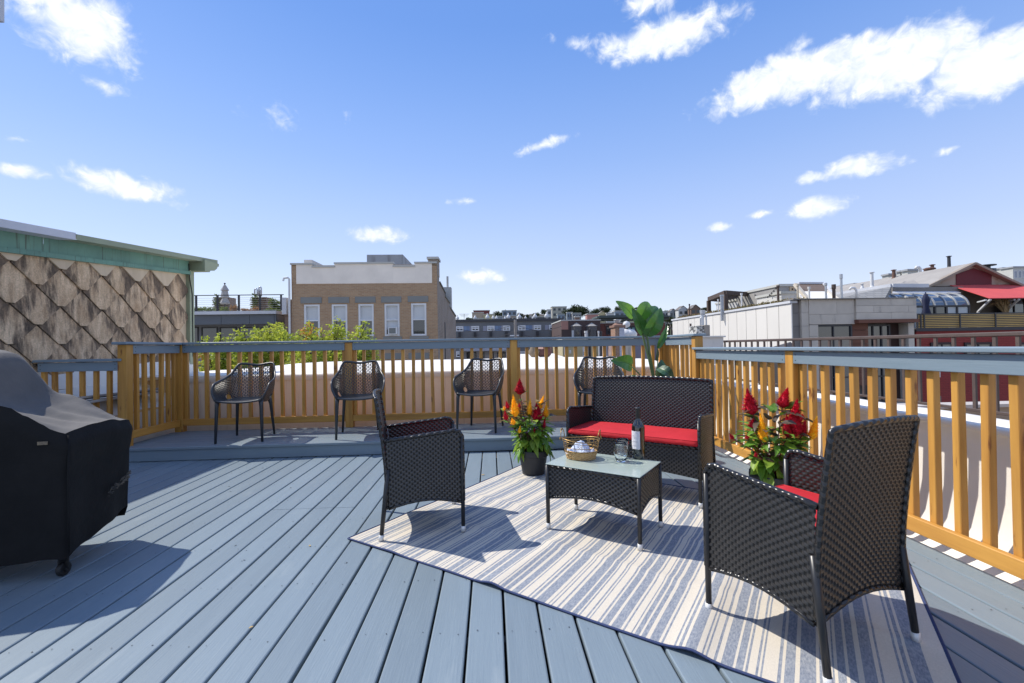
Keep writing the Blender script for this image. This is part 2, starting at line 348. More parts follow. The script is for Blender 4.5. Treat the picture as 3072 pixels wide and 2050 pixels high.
while x > -4.55:
    wob = random.uniform(-.0015, .0015)
    if k in (23, 24, 25, 26) or k % 9 == 5:
        s_ = sp if k in (23, 24, 25, 26) else random.choice((1.1, 2.3, 3.9))
        if s_ != sp:
            A = board_mesh('deck_board', .1315, .028, LY1-s_-.002, deckm); B = board_mesh('deck_board', .1315, .028, s_-.002-LY0, deckm)
        else: A, B = bm_far, bm_near
        piece('deck_board', A, deck, (x+wob, s_+.002, random.uniform(-.0008, .0008))); piece('deck_board', B, deck, (x+wob, LY0, random.uniform(-.0008, .0008)))
    else: piece('deck_board', bm_full, deck, (x+wob, LY0, random.uniform(-.001, .001)))
    for yj in joists:
        if .9 < yj < 4.7:
            for dx in (.028, .106):
                if random.random() < .85: nailp.append((x+dx+random.uniform(-.006, .006), yj+random.uniform(-.015, .015)))
    x -= PIT; k += 1
nm = mat('nail_head', (.03, .035, .045), .5)
mb = MB()
for (a, b) in nailp:
    r = random.uniform(.0018, .0033); n = 6
    mb.add([(a+r*cos(2*pi*j/n), b+r*sin(2*pi*j/n), .0022) for j in range(n)], [tuple(range(n))])
tag(mb.obj('nails', nm, deck), kind='stuff')
# knots and splits standing out of the paint
mb = MB()
for i in range(26):
    kx, ky = random.uniform(-2.5, 2.0), random.uniform(1.2, 4.5); r = random.uniform(.004, .010)
    if abs(((DX1-.135-kx) / PIT) % 1 - .5) > .3: continue
    for j in range(7):
        a = random.uniform(0, 2*pi); q = r*random.uniform(.3, 1)
        mb.bar((kx+q*cos(a), ky+q*sin(a), .0018), (kx+q*cos(a)+.004*cos(a+1.4), ky+q*sin(a)+.004*sin(a+1.4), .0018), .0016, .001)
tag(mb.obj('paint_cracks', nm, deck), kind='stuff')
jm = mat('joist_timber', (.12, .11, .10), .9)
for yj in joists:
    mb = MB(); mb.box(-4.5, 2.27, -.019, .019, -.20, -.030); o = mb.obj('joist', jm, deck); o.location.y = yj
mb = MB(); mb.box(2.270, 2.288, LY0, 4.7, -.20, -.031); mb.obj('rim_joist', deckm, deck)

# ------------------------------------------------------------------ raised platform
PH = .141
platform = struct('platform', 'raised step of boards along the back railing')
S1 = .02; a1 = math.atan(S1)
pr = piece('platform_frame', None, platform, (-3.74, 4.70, 0), a1)
pl = board_mesh('platform_board', .131, .026, 6.06, platm)
me = MB(); prof = [(0, -.026), (.131, -.026), (.131, -.005), (.126, 0), (.005, 0), (0, -.005)]
me.prism(prof, lambda a, z, q: V((q*6.04, a, z))); pbm = me.mesh('platform_board', platm)
for i in range(7): piece('platform_board', pbm, pr, (0, -.012+i*.1355, PH+random.uniform(-.001, .001)))
mb = MB(); mb.cbox(0, 6.04, .006, .03, .004, PH-.028, .003); mb.obj('riser', railp, pr)
mb = MB(); mb.box(0.02, 6.02, .04, .92, -.03, PH-.03); mb.obj('platform_base', jm, pr)

# ------------------------------------------------------------------ railings
BAL = MB().cbox(-.019, .019, -.019, .019, 0, 1, .003)
balm = {}
screw_me = MB().lathe([(0, 0), (.004, 0), (.004, .002), (0, .002)], 8).mesh('screw', nm)
def railing(label, p0, p1, z0, H, posts, post_z0=None, group=None, cap_ext=(0, 0), skip_first=False, name='deck_railing', post_top=None, bz=.072, bh=.078):
    p0, p1 = V((*p0, 0)), V((*p1, 0)); d = p1-p0; L = d.length; rz = atan2(d.y, d.x)
    root = thing(name, label, 'railing', (p0.x, p0.y, z0), rz, group)
    ct = .026
    c = MB(); c.cbox(-cap_ext[0], L+cap_ext[1], -.028, .115, H-ct, H, .005); c.obj('cap_board', railp, root)
    pz = -.12 if post_z0 is None else post_z0
    for s in posts:
        q = MB(); q.cbox(-.0445, .0445, 0, .089, pz, H-ct-.001, .004); o = q.obj('post', cedar, root); o.location.x = s
    cuts = sorted([-.0445+s for s in posts]+[.0445+s for s in posts]); segs = []
    prev = 0.0
    for s in sorted(posts):
        if s-.0445 > prev+.05: segs.append((prev, s-.0445))
        prev = s+.0445
    if prev < L-.05: segs.append((prev, L))
    for (a, b) in segs:
        q = MB(); q.cbox(a+.002, b-.002, 0.0015, .036, H-ct-.006-.089, H-ct-.006, .003); f_ = q.obj('fascia_board', railp, root)
        q = MB(); q.cbox(a+.002, b-.002, 0.0015, .036, bz, bz+bh, .003); q.obj('bottom_rail', cedarx, root)
        for sx_ in (a+.03, b-.03):
            for zz in (H-ct-.03, H-ct-.07):
                piece('screw', screw_me, root, (sx_, .0015, zz), rot=(pi/2, 0, 0))
        n = max(1, round((b-a)/.1215)-1); st = (b-a)/(n+1)
        bh_ = round(H-ct-.010-bz-.004, 3)
        if bh_ not in balm:
            w_ = MB().cbox(-.019, .019, -.019, .019, 0, bh_, .003); balm[bh_] = w_.mesh('baluster', cedar)
        for i in range(n+2):
            s = a+st*i
            if i == 0: s += .021
            if i == n+1: s -= .021
            piece('baluster', balm[bh_], root, (s, .0565+.0005, bz+.004), rot=(random.gauss(0, .003), random.gauss(0, .006), random.gauss(0, .03)))
    return root
BY = lambda x: 5.68+.03*x
railing('long cedar railing with blue cap along the back of the raised platform', (-3.65, BY(-3.65)), (2.20, BY(2.2)), PH, 1.055,
        [.0445-.089+.002, 1.92, 3.93, 5.85+.042], cap_ext=(.12, .12))
L_ = 0.78
railing('short cedar railing section with blue cap at the left end of the platform', (-3.65, 4.75), (-3.65, BY(-3.65)-.03), PH, 1.0535, [.0455], post_z0=-.14, cap_ext=(.04, 0))
railing('short cedar railing section with blue cap at the right end of the platform', (2.20, BY(2.2)-.03), (2.20, 4.855), PH, 1.0535, [.82], post_z0=-.14, cap_ext=(0, .03))
railing('low cedar railing with blue cap behind the covered grill', (-4.52, 4.765), (-3.742, 4.765), 0, 1.028, [], cap_ext=(.1, .045))
railing('long cedar railing with blue cap running down the right side of the deck', (2.205, 4.855), (2.205, -1.4), 0, 1.047, [1.55, 3.15, 4.75], cap_ext=(.03, 0))

# ------------------------------------------------------------------ white parapets and neighbouring roof
WY = lambda x: 5.99+.03*x
roof = struct('white_roof', 'white coated neighbouring roof behind the platform')
def wav(p, a=.012, f=1.3):
    return p + V((0, 0, a*mnoise.noise(p*f)))
mb = MB()
mb.grid(lambda u, v: wav(V((lerp(-4.5, 3.15, u), lerp(WY(lerp(-4.5, 3.15, u)), 12.2, v), .775+.02*u)), .02, 1.2), 50, 26)
mb.grid(lambda u, v: V((lerp(-4.5, 3.15, u), lerp(12.2, 12.3, v), lerp(.78, -4, v))), 10, 2)
mb.obj('roof_sheet', memb, roof, smooth=True)
mb = MB()
def lip(u, v):
    x = lerp(-3.9, 2.52, u); y = WY(x)
    pr_ = [(0, .0), (-.014, -.01), (-.02, -.04), (-.012, -.075)]
    q = pr_[round(v*3)]; return V((x, y+q[0], .778+.02*u+q[1]+.006*mnoise.noise(V((x*2.2, 0, 3)))))
mb.grid(lip, 60, 3, flip=True); mb.obj('membrane_lip', memb, roof, smooth=True)
mb = MB(); mb.grid(lambda u, v: V((lerp(-3.9, 2.54, u), WY(lerp(-3.9, 2.54, u))-.005+.004*mnoise.noise(V((u*9, v*2, 0))), lerp(-.35, .74, v))), 60, 8)
mb.obj('parapet_face', beige, roof, smooth=True)
# left: flashed curb below the slate wall and the sunken roof
mb = MB()
mb.grid(lambda u, v: V((-4.555+.08*v, lerp(3, 7.25, u), lerp(lerp(.80, 1.05, u), .72, v)+.012*mnoise.noise(V((u*9, v, 0))))), 40, 3)
mb.grid(lambda u, v: V((lerp(-4.475, -3.93, v), lerp(3, 6.05, u), .72-.28*v+.02*mnoise.noise(V((u*7, v*4, 0))))), 30, 10)
mb.obj('left_roof_slope', memb, roof, smooth=True)
mb = MB(); mb.grid(lambda u, v: V((-3.93, lerp(3, 6.02, u), lerp(.42, -.3, v))), 20, 4); mb.obj('left_parapet_face', memb, roof, smooth=True)
grayw = mat('weathered_plank', (.42, .40, .38), .8, (.30, .28, .26), 4, 5, (6, .6, 3))
pk = thing('plank_pile', 'small pile of weathered grey planks lying on the white roof left of the platform', 'planks', (-4.15, 5.15, .58))
for i, (dx, dz, r_) in enumerate(((0, 0, .05), (.16, .015, .12), (.05, .045, -.04))):
    q = MB(); q.cbox(-.07, .07, -.6, .6, 0, .022, .002); piece('plank', q.mesh('plank', grayw), pk, (dx, 0, dz), rot=(0, -.2, r_))

# right parapet
rp = struct('right_parapet', 'white coated parapet outside the right railing')
prof = [(2.288, -.09), (2.36, -.085), (2.44, -.07), (2.50, -.02), (2.54, .08), (2.565, .25), (2.575, .45), (2.58, .585), (2.56, .60), (2.562, .625), (2.60, .635), (2.66, .625), (2.675, .64), (2.76, .65), (2.78, .63), (2.78, -.5)]
def rpar(u, v):
    y = lerp(-2, 6.2, u); i = v*(len(prof)-1); k_ = min(int(i), len(prof)-2); f_ = i-k_
    x_, z_ = lerp(prof[k_][0], prof[k_+1][0], f_), lerp(prof[k_][1], prof[k_+1][1], f_)
    w_ = mnoise.noise(V((y*1.3, z_*2, 5)))
    return V((x_+.010*w_, y, z_+.006*mnoise.noise(V((y*2.1, x_*3, 1)))))
mb = MB(); mb.grid(rpar, 110, (len(prof)-1)*2, flip=True); mb.obj('parapet_sheet', memb, rp, smooth=True)
# ------------------------------------------------------------------ rug
rug_w = mat('rug_cream', (.66, .595, .495), .95, (.55, .495, .41), 220, 2, (1, .5, 1), bump=.0012, bscale=260, bstretch=(1, 1, 1), contrast=.7)
rug_b = mat('rug_blue', (.165, .19, .24), .95, (.33, .345, .37), 170, 2, (1, .35, 1), bump=.0012, bscale=260, bstretch=(1, 1, 1), contrast=1.1)
rug_n = mat('rug_navy_edge', (.045, .065, .16), .95, (.03, .045, .11), 200, 2, bump=.001, bscale=200)
RA = cw(-.953, 2.619); rl_ = (cw(.8367, -.5477)-V((0, 0, 0))); rl_.normalize(); rs_ = V((-rl_.y, rl_.x, 0))
if rs_.y < 0: rs_ = -rs_
RL, RW = 2.60, 1.93
rug = thing('area_rug', 'blue and cream striped flatweave rug lying across the deck boards', 'rug', RA, atan2(rl_.y, rl_.x))
widths = []; rr = random.Random(4)
pat = [(0, 22), (1, 7), (0, 10), (1, 7), (0, 26), (1, 9), (0, 16), (1, 44), (0, 11), (1, 30), (0, 8), (1, 10), (0, 30), (1, 8), (0, 9), (1, 8), (0, 44), (1, 12), (0, 9), (1, 36), (0, 14),
       (1, 52), (0, 10), (1, 9), (0, 34), (1, 7), (0, 12), (1, 24), (0, 9), (1, 24), (0, 20), (1, 40), (0, 12), (1, 8), (0, 52), (1, 9), (0, 10), (1, 14), (0, 12), (1, 46)]
cuts = [0.0]; mi_ = []
cuts.append(.008); mi_.append(2)
i = 0
while cuts[-1] < RL-.05:
    c_, w_ = pat[i % len(pat)]; w_ = w_*.00080*rr.uniform(.85, 1.2)
    k = 1 if w_ < .03 else 2
    if cuts[-1] + w_ > RL-.008: break
    for _ in range(k): cuts.append(cuts[-1]+w_/k); mi_.append(c_)
    i += 1
cuts.append(RL-.008); mi_.append(0); cuts.append(RL); mi_.append(2)
rows = [0, .008]+[.008+(RW-.016)*j/90 for j in range(1, 91)]+[RW]
def rug_z(s, t):
    e = min(s, RL-s, t, RW-t)
    # cross folds left from when the rug lay rolled up: low ripples running along the length, and a few long waves
    fold = 0
    for (t0, a, w) in ((.50, .007, .035), (.95, .009, .04), (1.42, .008, .035)):
        tt = t-t0-.02*sin(s*3+t0*9); fold += a*math.exp(-(tt/w)**2)
    wave = 0
    for (s0, a, w, dr) in ((1.02, .015, .055, .06), (1.88, .019, .06, -.05), (.35, .006, .08, .1), (2.35, .012, .06, 0)):
        ss = s-s0-dr*t+.02*sin(t*4+s0); wave += a*math.exp(-(ss/w)**2)*(.35+.65*math.exp(-(t/.9)**2))
    n_ = .003*mnoise.noise(V((s*3, t*3, 0)))+.003
    return .004+max(0, n_)+fold*min(1, e/.06)+wave*(1 if e > .02 else .9)
P = []; F = []; M_ = []
nr = len(rows)
for s in cuts:
    for t in rows:
        shr = .02*sin(s*2.3+1)*(t/RW)
        P.append((s, t+.008*sin(s*2.1)+shr*.5, rug_z(s, t)))
for i in range(len(cuts)-1):
    for j in range(nr-1):
        F.append((i*nr+j, (i+1)*nr+j, (i+1)*nr+j+1, i*nr+j+1)); M_.append(2 if j in (0, nr-2) else mi_[i])
me = bpy.data.meshes.new('woven_field'); me.from_pydata(P, [], F)
for q in (rug_w, rug_b, rug_n): me.materials.append(q)
me.polygons.foreach_set('material_index', M_); me.polygons.foreach_set('use_smooth', [True]*len(F)); me.update()
piece('woven_field', me, rug)
mb = MB()     # turned and stitched hem all round
for (fn_, n_) in ((lambda q: (cuts[0]+q*RL, 0), 120), (lambda q: (q*RL, RW), 120), (lambda q: (0, q*RW), 60), (lambda q: (RL, q*RW), 60)):
    pts = []
    for j in range(n_+1):
        s, t = fn_(j/n_); shr = .02*sin(s*2.3+1)*(t/RW); pts.append((s, t+.008*sin(s*2.1)+shr*.5, max(.004, rug_z(s, t)-.001)))
    mb.tube(pts, .0042, 6)
mb.obj('hem', rug_n, rug, smooth=True)

# ------------------------------------------------------------------ wicker furniture
def weave(mb, S, Wd, Hd, p=.0135, q=.0205, amp=.0036, sgn=1):
    p, q = .0145, .032
    nr_ = max(2, round(Hd/p)); nc_ = max(2, round(Wd/q)); nu, nv = nc_*6, nr_*3
    P = []
    e = 1e-3
    for i in range(nu+1):
        u = i/nu
        for j in range(nv+1):
            v = j/nv; c = S(u, v); du = S(min(u+e, 1), v)-S(max(u-e, 0), v); dv_ = S(u, min(v+e, 1))-S(u, max(v-e, 0))
            n = du.cross(dv_)
            if n.length > 1e-12: n.normalize()
            row, fr = divmod(j, 3); pr_ = (0, .9, .9)[fr]
            ph = (-1.0, .1, .9, 1.0, .9, .1)[(i+3*(row % 2)) % 6]
            d = amp*pr_*ph if fr else -amp*.35
            P.append(c+n*(d*sgn))
    F = [(i*(nv+1)+j, (i+1)*(nv+1)+j, (i+1)*(nv+1)+j+1, i*(nv+1)+j+1) for i in range(nu) for j in range(nv)]
    mb.add(P, F)
    for i in range(nu):
        for j in range(nv):
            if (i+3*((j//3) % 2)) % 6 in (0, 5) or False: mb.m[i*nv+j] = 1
def leg_part(root, p, q, r=.0125, r2=.0115):
    p, q = V(p), V(q); d = (p-q)
    c1 = q+d.normalized()*.042; c2 = q+d.normalized()*.010
    b = MB(); b.tube([p, lerp(p, c1, .5), c1], [r, r, r2], 10); lg = b.obj('leg', legm, root, smooth=True)
    b = MB(); b.tube([c1, c2], [r2+.0022]*2, 10); b.obj('end_cap', chrome, lg, smooth=True)
    b = MB(); b.tube([c2, q], [r2*.95]*2, 10); b.obj('foot', rubber, lg, smooth=True)
def cushion(root, x0, x1, y0, y1, z0, z1, name='cushion'):
    def fn(u, v):
        a, b_ = 2*u-1, 2*v-1
        X, Y = lerp(x0, x1, u), lerp(y0, y1, v)
        edge = max(abs(a)**10, abs(b_)**10)
        return X, Y, edge
    b = MB(); nx, ny = max(12, int((x1-x0)/.025)), 18; rn = random.Random(3)
    H = z1-z0
    def top(u, v):
        X, Y, e_ = fn(u, v); w_ = mnoise.noise(V((X*9, Y*9, 2)))*.003+mnoise.noise(V((X*26, Y*14, 4)))*.0018
        return V((X, Y, z1-.010*e_+w_*(1-e_)+.006*(1-(2*u-1)**2)*(1-(2*v-1)**2)))
    b.grid(top, nx, ny)
    per = [(u/nx, 0) for u in range(nx+1)]+[(1, v/ny) for v in range(1, ny+1)]+[(1-u/nx, 1) for u in range(1, nx+1)]+[(0, 1-v/ny) for v in range(1, ny)]
    m_ = len(per); P = []
    cx, cy = (x0+x1)/2, (y0+y1)/2
    for (h, o_) in ((0, 0), (.12, .004), (.30, .006), (.55, .010), (.8, .007), (1, -.002)):
        for (u, v) in per:
            t_ = top(u, v); n_ = V((1 if u == 1 else -1 if u == 0 else 0, 1 if v == 1 else -1 if v == 0 else 0, 0))
            if n_.length: n_.normalize()
            wr = .0035*mnoise.noise(V((t_.x*34, t_.y*34, h*2.0)))*(1 if 0 < h < 1 else .3)
            P.append(V((t_.x, t_.y, lerp(t_.z, z0, h)+ (.002*mnoise.noise(V((t_.x*20, t_.y*20, 7))) if h else 0)))+n_*(o_+wr))
    F = [(k*m_+j, (k+1)*m_+j, (k+1)*m_+(j+1) % m_, k*m_+(j+1) % m_) for k in range(5) for j in range(m_)]
    b.add(P, F)
    c = b.obj(name, redm, root, smooth=True)
    b = MB(); pts = [top(u, v)+V((0, 0, .0005)) for (u, v) in per]; b.tube(pts+[pts[0]], .0028, 6, caps=False); b.obj('piping', redm, c, smooth=True)
    return c
def wicker_seat(name, label, cat, Wd, loc, face, group=None):
    root = thing(name, label, cat, loc, atan2(face.x, -face.y), group)
    hx = Wd/2; yf, yr = -.228, .192
    zt = lambda t: .602-.040*t+.012*sin(pi*min(t*1.2, 1))*(0) - .030*max(0, (.06-t)/.06)**2
    zb = lambda t: .182+.034*sin(pi*t)
    yb = lambda z: yr+.008+.062*max(0, (z-.30)/.54)**1.5
    for sg in (-1, 1):
        out = lambda t: .008*sin(pi*t)
        def S(u, v, sg=sg):
            t = u if sg > 0 else 1-u
            return V((sg*(hx+out(t)*.5), lerp(yf, yr+.012*v, t), lerp(zb(t), zt(t), v)))
        b = MB(); weave(b, S, .44, .40)
        b.obj('side_panel', [wick, wgap], root, smooth=True)
        pts = [(sg*hx, yf-.004, .19), (sg*hx, yf-.004, .40), (sg*hx, yf-.002, .565), (sg*hx, yf+.016, .594), (sg*hx, yf+.05, .602)]+[(sg*(hx+.004*sin(pi*t)), lerp(yf, yr+.01, t), zt(t)+.002) for t in (.2, .35, .5, .65, .8, .95)]+[(sg*hx, yr+.02, .560)]
        b = MB(); b.tube(pts, .0118, 10, sq=.9); b.obj('arm_trim', wrim, root, smooth=True)
        pts = [(sg*hx, lerp(yf, yr, t), zb(t)-.002) for t in (0, .15, .3, .45, .6, .75, .9, 1)]
        b = MB(); b.tube(pts, .009, 8); b.obj('lower_trim', wrim, root, smooth=True)
        leg_part(root, (sg*(hx-.001), yf, .56), (sg*(hx-.001), yf, 0))
        b = MB()
        leg_part(root, (sg*(hx-.002), yr, .40), (sg*(hx+.006), .236, 0), .0135, .012)
    def SB(u, v):
        x_ = lerp(-hx, hx, u); z_ = lerp(.185+.045*sin(pi*u), .80+.012*sin(pi*u), v)
        return V((x_*(1-.02*v), yb(z_)+.016*(1-(2*u-1)**2)*v, z_))
    b = MB(); weave(b, SB, Wd, .65, sgn=1); b.obj('backrest', [wick, wgap], root, smooth=True)
    zs = [.20, .30, .42, .55, .66, .74, .785, .803]
    pts = [(-hx*(1-.02*((z-.18)/.65)), yb(z), z) for z in zs]+[(x_*hx*.985, yb(.812)+.016*(1-x_*x_), .807+.012*(1-x_*x_)) for x_ in (-.93, -.6, -.3, 0, .3, .6, .93)]+[(hx*(1-.02*((z-.18)/.65)), yb(z), z) for z in zs[::-1]]
    b = MB(); b.tube(pts, .0118, 10, sq=.9); b.obj('back_trim', wrim, root, smooth=True)
    pts = [(lerp(-hx, hx, t), yb(.2), .183+.045*sin(pi*t)) for t in [i/10 for i in range(11)]]
    b = MB(); b.tube(pts, .009, 8); b.obj('rear_trim', wrim, root, smooth=True)
    b = MB(); weave(b, lambda u, v: V((lerp(-hx+.01, hx-.01, u), yf+.006, lerp(.19+.045*sin(pi*u)*(1 if Wd < .7 else .6), .395, v))), Wd, .20); b.obj('front_panel', [wick, wgap], root, smooth=True)
    b = MB(); weave(b, lambda u, v: V((lerp(-hx+.01, hx-.01, u), lerp(yf, yr, v), .398)), Wd, .42, .02, .03); b.obj('seat', [wick, wgap], root, smooth=True)
    b = MB(); b.tube([(-hx, yf, .397), (hx, yf, .397)], .012, 8); b.obj('front_trim', wrim, root, smooth=True)
    b = MB(); b.tube([(-hx+.01, yf+.02, .37), (hx-.01, yf+.02, .37)], .010, 8); b.tube([(-hx+.01, yr-.02, .37), (hx-.01, yr-.02, .37)], .010, 8); b.obj('seat_frame', legm, root, smooth=True)
    cushion(root, -hx+.014, hx-.014, yf-.006, yr-.006, .405, .452)
    return root
wdir = lambda X, Z: cw(X, Z)
chairL = wicker_seat('wicker_armchair', 'black wicker armchair seen side-on, standing on the left corner of the rug', 'armchair', .497,
                     cw(-.582, 2.874), wdir(.972, .236), 'wicker armchairs around the coffee table')
index_kids()
chairR = copy_tree(chairL, None, cw(1.094, 1.748), atan2(wdir(-.4224, .9065).x, -wdir(-.4224, .9065).y))
chairR['label'] = 'large black wicker armchair in the right foreground seen from behind'
wicker_seat('wicker_loveseat', 'two-seat black wicker loveseat with long red cushion behind the coffee table', 'loveseat', .965, cw(.949, 3.468), wdir(-.565, -.825))

# ------------------------------------------------------------------ coffee table
tdir = wdir(.829, -.559)
table = thing('coffee_table', 'low black wicker coffee table with frosted glass top', 'table', cw(.528, 2.711), atan2(tdir.y, tdir.x))
tx, ty = .2745, .185
for (ax_, sg) in (('x', -1), ('x', 1), ('y', -1), ('y', 1)):
    def S(u, v, ax_=ax_, sg=sg):
        z_ = lerp(.193+.036*sin(pi*u), .376, v)
        return V((lerp(-tx, tx, u), sg*ty, z_)) if ax_ == 'x' else V((sg*tx, lerp(-ty, ty, u), z_))
    b = MB(); weave(b, S, .55 if ax_ == 'x' else .37, .185); b.obj('side_panel', [wick, wgap], table, smooth=True)
    e0, e1 = (V((-tx, sg*ty, 0)), V((tx, sg*ty, 0))) if ax_ == 'x' else (V((sg*tx, -ty, 0)), V((sg*tx, ty, 0)))
    b = MB(); b.tube([lerp(e0, e1, t)+V((0, 0, .190+.036*sin(pi*t))) for t in [i/10 for i in range(11)]], .008, 8)
    b.tube([e0+V((0, 0, .377)), e1+V((0, 0, .377))], .0095, 8); b.obj('trim', wrim, table, smooth=True)
for sx_ in (-1, 1):
    for sy_ in (-1, 1): leg_part(table, (sx_*tx, sy_*ty, .38), (sx_*tx, sy_*ty, 0), .0125)
frost = mat('frosted_glass', (.42, .47, .43), .16, (.34, .42, .36), 7, 5, contrast=.6, spec=.6, coat=.25)
b = MB(); b.cbox(-tx-.008, tx+.008, -ty-.008, ty+.008, .386, .391, .0015); b.obj('glass_top', frost, table)
b = MB(); b.box(-tx+.01, tx-.01, -ty+.01, ty-.01, .374, .382); b.obj('top_frame', wick, table)
TT = .391
# basket -------------------------------------------------
gold = mat('brass_wire', (.42, .27, .10), .38, (.30, .18, .06), 40, 3, metal=.75)
straw = mat('woven_straw', (.55, .36, .16), .65, (.38, .22, .08), 60, 3, bump=.001, bscale=120)
bc = at(1744+8, 1375, 1); 
bp_ = onz(1743, 1381, TT); dirv = (bp_-CAMPOS); dirv.z = 0; dirv.normalize(); bpos = V((bp_.x, bp_.y, TT))+dirv*.045
ba = atan2(dirv.y, dirv.x)-pi/2
bask = thing('wire_basket', 'oval gold wire basket with woven bottom on the glass coffee table', 'basket', bpos, ba-radians(12))
bx_, by_ = .108, .083
def brad(z): return .80+.20*min(1, z/.085)
def weav(u, v):
    a = 2*pi*u; z = .05*v; k_ = brad(z)+.035*cos(16*a*1.0+pi*floor(v*6.99)*1.0)*(abs(sin(pi*(v*7 % 1)))**.5)
    return V((bx_*k_*cos(a), by_*k_*sin(a), z+.002))
b = MB(); b.grid(weav, 128, 35); b.lathe([(0, .002), (.8, .002)], 32, sx=bx_, sy=by_); b.obj('woven_base', straw, bask, smooth=True)
b = MB()
def ring(z, k_, r_, wob=0, ph=0): 
    pts = [(bx_*k_*cos(a), by_*k_*sin(a), z+wob*sin(2*a+ph)) for a in [2*pi*i/48 for i in range(49)]]; b.tube(pts, r_, 6, caps=False)
ring(.052, .93, .0028); ring(.072, .96, .0018); ring(.118, 1.06, .0030, .006, .6); ring(.104, 1.03, .0018, .006, .6)
for i in range(14):
    a = 2*pi*i/14; b.tube([(bx_*.93*cos(a), by_*.93*sin(a), .052), (bx_*.98*cos(a), by_*.98*sin(a), .085), (bx_*1.05*cos(a), by_*1.05*sin(a), .115)], .0012, 5)
for i in range(7):    # wire flowers
    a = 2*pi*(i+.35)/7; k_ = .99; c0 = V((bx_*k_*cos(a), by_*k_*sin(a), .086)); tg = V((-bx_*sin(a), by_*cos(a), 0)).normalized()
    for p_ in range(5):
        th = 2*pi*p_/5+pi/2; cc_ = c0+tg*(.0085*cos(th))+V((0, 0, .0085*sin(th)))
        b.tube([cc_+tg*(.0048*cos(q_))+V((0, 0, .0048*sin(q_))) for q_ in [2*pi*j/10 for j in range(11)]], .0009, 4, caps=False)
b.obj('wire_frame', gold, bask, smooth=True)
for sg in (-1, 1):
    b = MB(); pts = []
    for i in range(21):
        t = i/20; a = pi*t; pts.append((sg*(bx_*1.04+.004*sin(a)), -.045*cos(a), .112+.062*sin(a)**.7))
    pts = [(sg*bx_*1.08, -.056, .118), (sg*bx_*1.08, -.062, .126), (sg*bx_*1.07, -.056, .132), (sg*bx_*1.06, -.047, .124)]+pts+[(sg*bx_*1.06, .047, .124), (sg*bx_*1.07, .056, .132), (sg*bx_*1.08, .062, .126), (sg*bx_*1.08, .056, .118)]
    b.tube(pts, .0026, 6)
    b.lathe([(0, -.016), (.005, -.012), (.0065, 0), (.005, .012), (0, .016)], 10, (0, 0, 0), fn=lambda q, a: V((sg*(bx_*1.04+.006)+q.x*.8, q.z*1.2, .175+q.y)))
    b.obj('handle', gold, bask, smooth=True)
napm = mat('napkin_cloth', (.78, .80, .84), .9, (.40, .52, .78), 38, 4, contrast=1.2, bump=.002, bscale=40)
b = MB(); rn = random.Random(8)
def nap(u, v):
    r_ = sqrt((2*u-1)**2+(2*v-1)**2); a = atan2(2*v-1, 2*u-1)
    z = .030+.080*max(0, 1-r_*1.25)**.8+.030*abs(sin(2*a+.7))*min(1, r_)*(1 if r_ < 1 else .4)+.010*mnoise.noise(V((u*7, v*7, 1)))
    return V(((2*u-1)*.076+.010*sin(3*a), (2*v-1)*.056, z))
b.grid(nap, 26, 26)
b.obj('cloth', napm, thing('folded_napkin', 'white and blue patterned napkin tucked inside the gold basket', 'napkin', bpos, ba-radians(12)), smooth=True)
# bottle -------------------------------------------------
bottle_g = mat('dark_bottle_glass', (.008, .009, .010), .05, (.006, .007, .007), 3, 2, spec=.8, coat=.7)
capm = mat('bottle_foil', (.018, .017, .018), .45)
labm = mat('paper_label', (.68, .67, .70), .7, (.64, .63, .66), 8, 3)
bp_ = onz(1914.5, 1378, TT); 
btl = thing('wine_bottle', 'dark red-wine bottle with cream label standing on the table', 'bottle', bp_+V((.01, .02, 0)), 0)
b = MB(); b.lathe([(0, .004), (.030, 0), (.0375, .003), (.0385, .02), (.0385, .185), (.0365, .200), (.028, .217), (.0185, .232), (.0150, .246), (.0145, .256)], 32); b.obj('glass_body', bottle_g, btl, smooth=True)
b = MB(); b.lathe([(.0148, .236), (.0155, .238), (.0155, .296), (.0165, .297), (.0165, .306), (.0145, .309), (0, .309)], 24); b.obj('foil_cap', capm, btl, smooth=True)
fa = atan2(-bp_.y, -bp_.x)-.35       # label faces towards the lower left of the viewer
b = MB(); b.grid(lambda u, v: V((.0389*cos(fa-1.15+1.75*u), .0389*sin(fa-1.15+1.75*u), lerp(.062, .170, v))), 20, 2)
lb = b.obj('paper_label', labm, btl, smooth=True)
ink = mat('label_ink', (.10, .09, .11), .7); pinkink = mat('label_pink_ink', (.50, .22, .26), .7)
def script_line(z, u0, u1, amp, n, seed, m_, nm_):      # cursive pen strokes wrapped on the label
    r = random.Random(seed); b = MB(); pts = []
    for i in range(n*6+1):
        t = i/(n*6); a_ = amp*(.6+.6*r.random()); u = lerp(u0, u1, t)+.006*cos(t*n*2*pi)
        pts.append((u, z+a_*sin(t*n*2*pi)*.6+.0015*t))
    P3 = [V((.0392*cos(fa-1.15+1.75*u), .0392*sin(fa-1.15+1.75*u), z_)) for u, z_ in pts]
    b.tube(P3, .00035, 4); return b.obj(nm_, m_, lb)
script_line(.140, .25, .52, .0045, 4, 1, pinkink, 'script_writing'); script_line(.129, .42, .66, .0040, 4, 2, ink, 'script_writing')
script_line(.106, .25, .78, .0035, 7, 3, ink, 'script_writing'); script_line(.083, .15, .8, .0008, 14, 4, ink, 'small_print'); script_line(.160, .62, .74, .0006, 4, 5, ink, 'small_print')
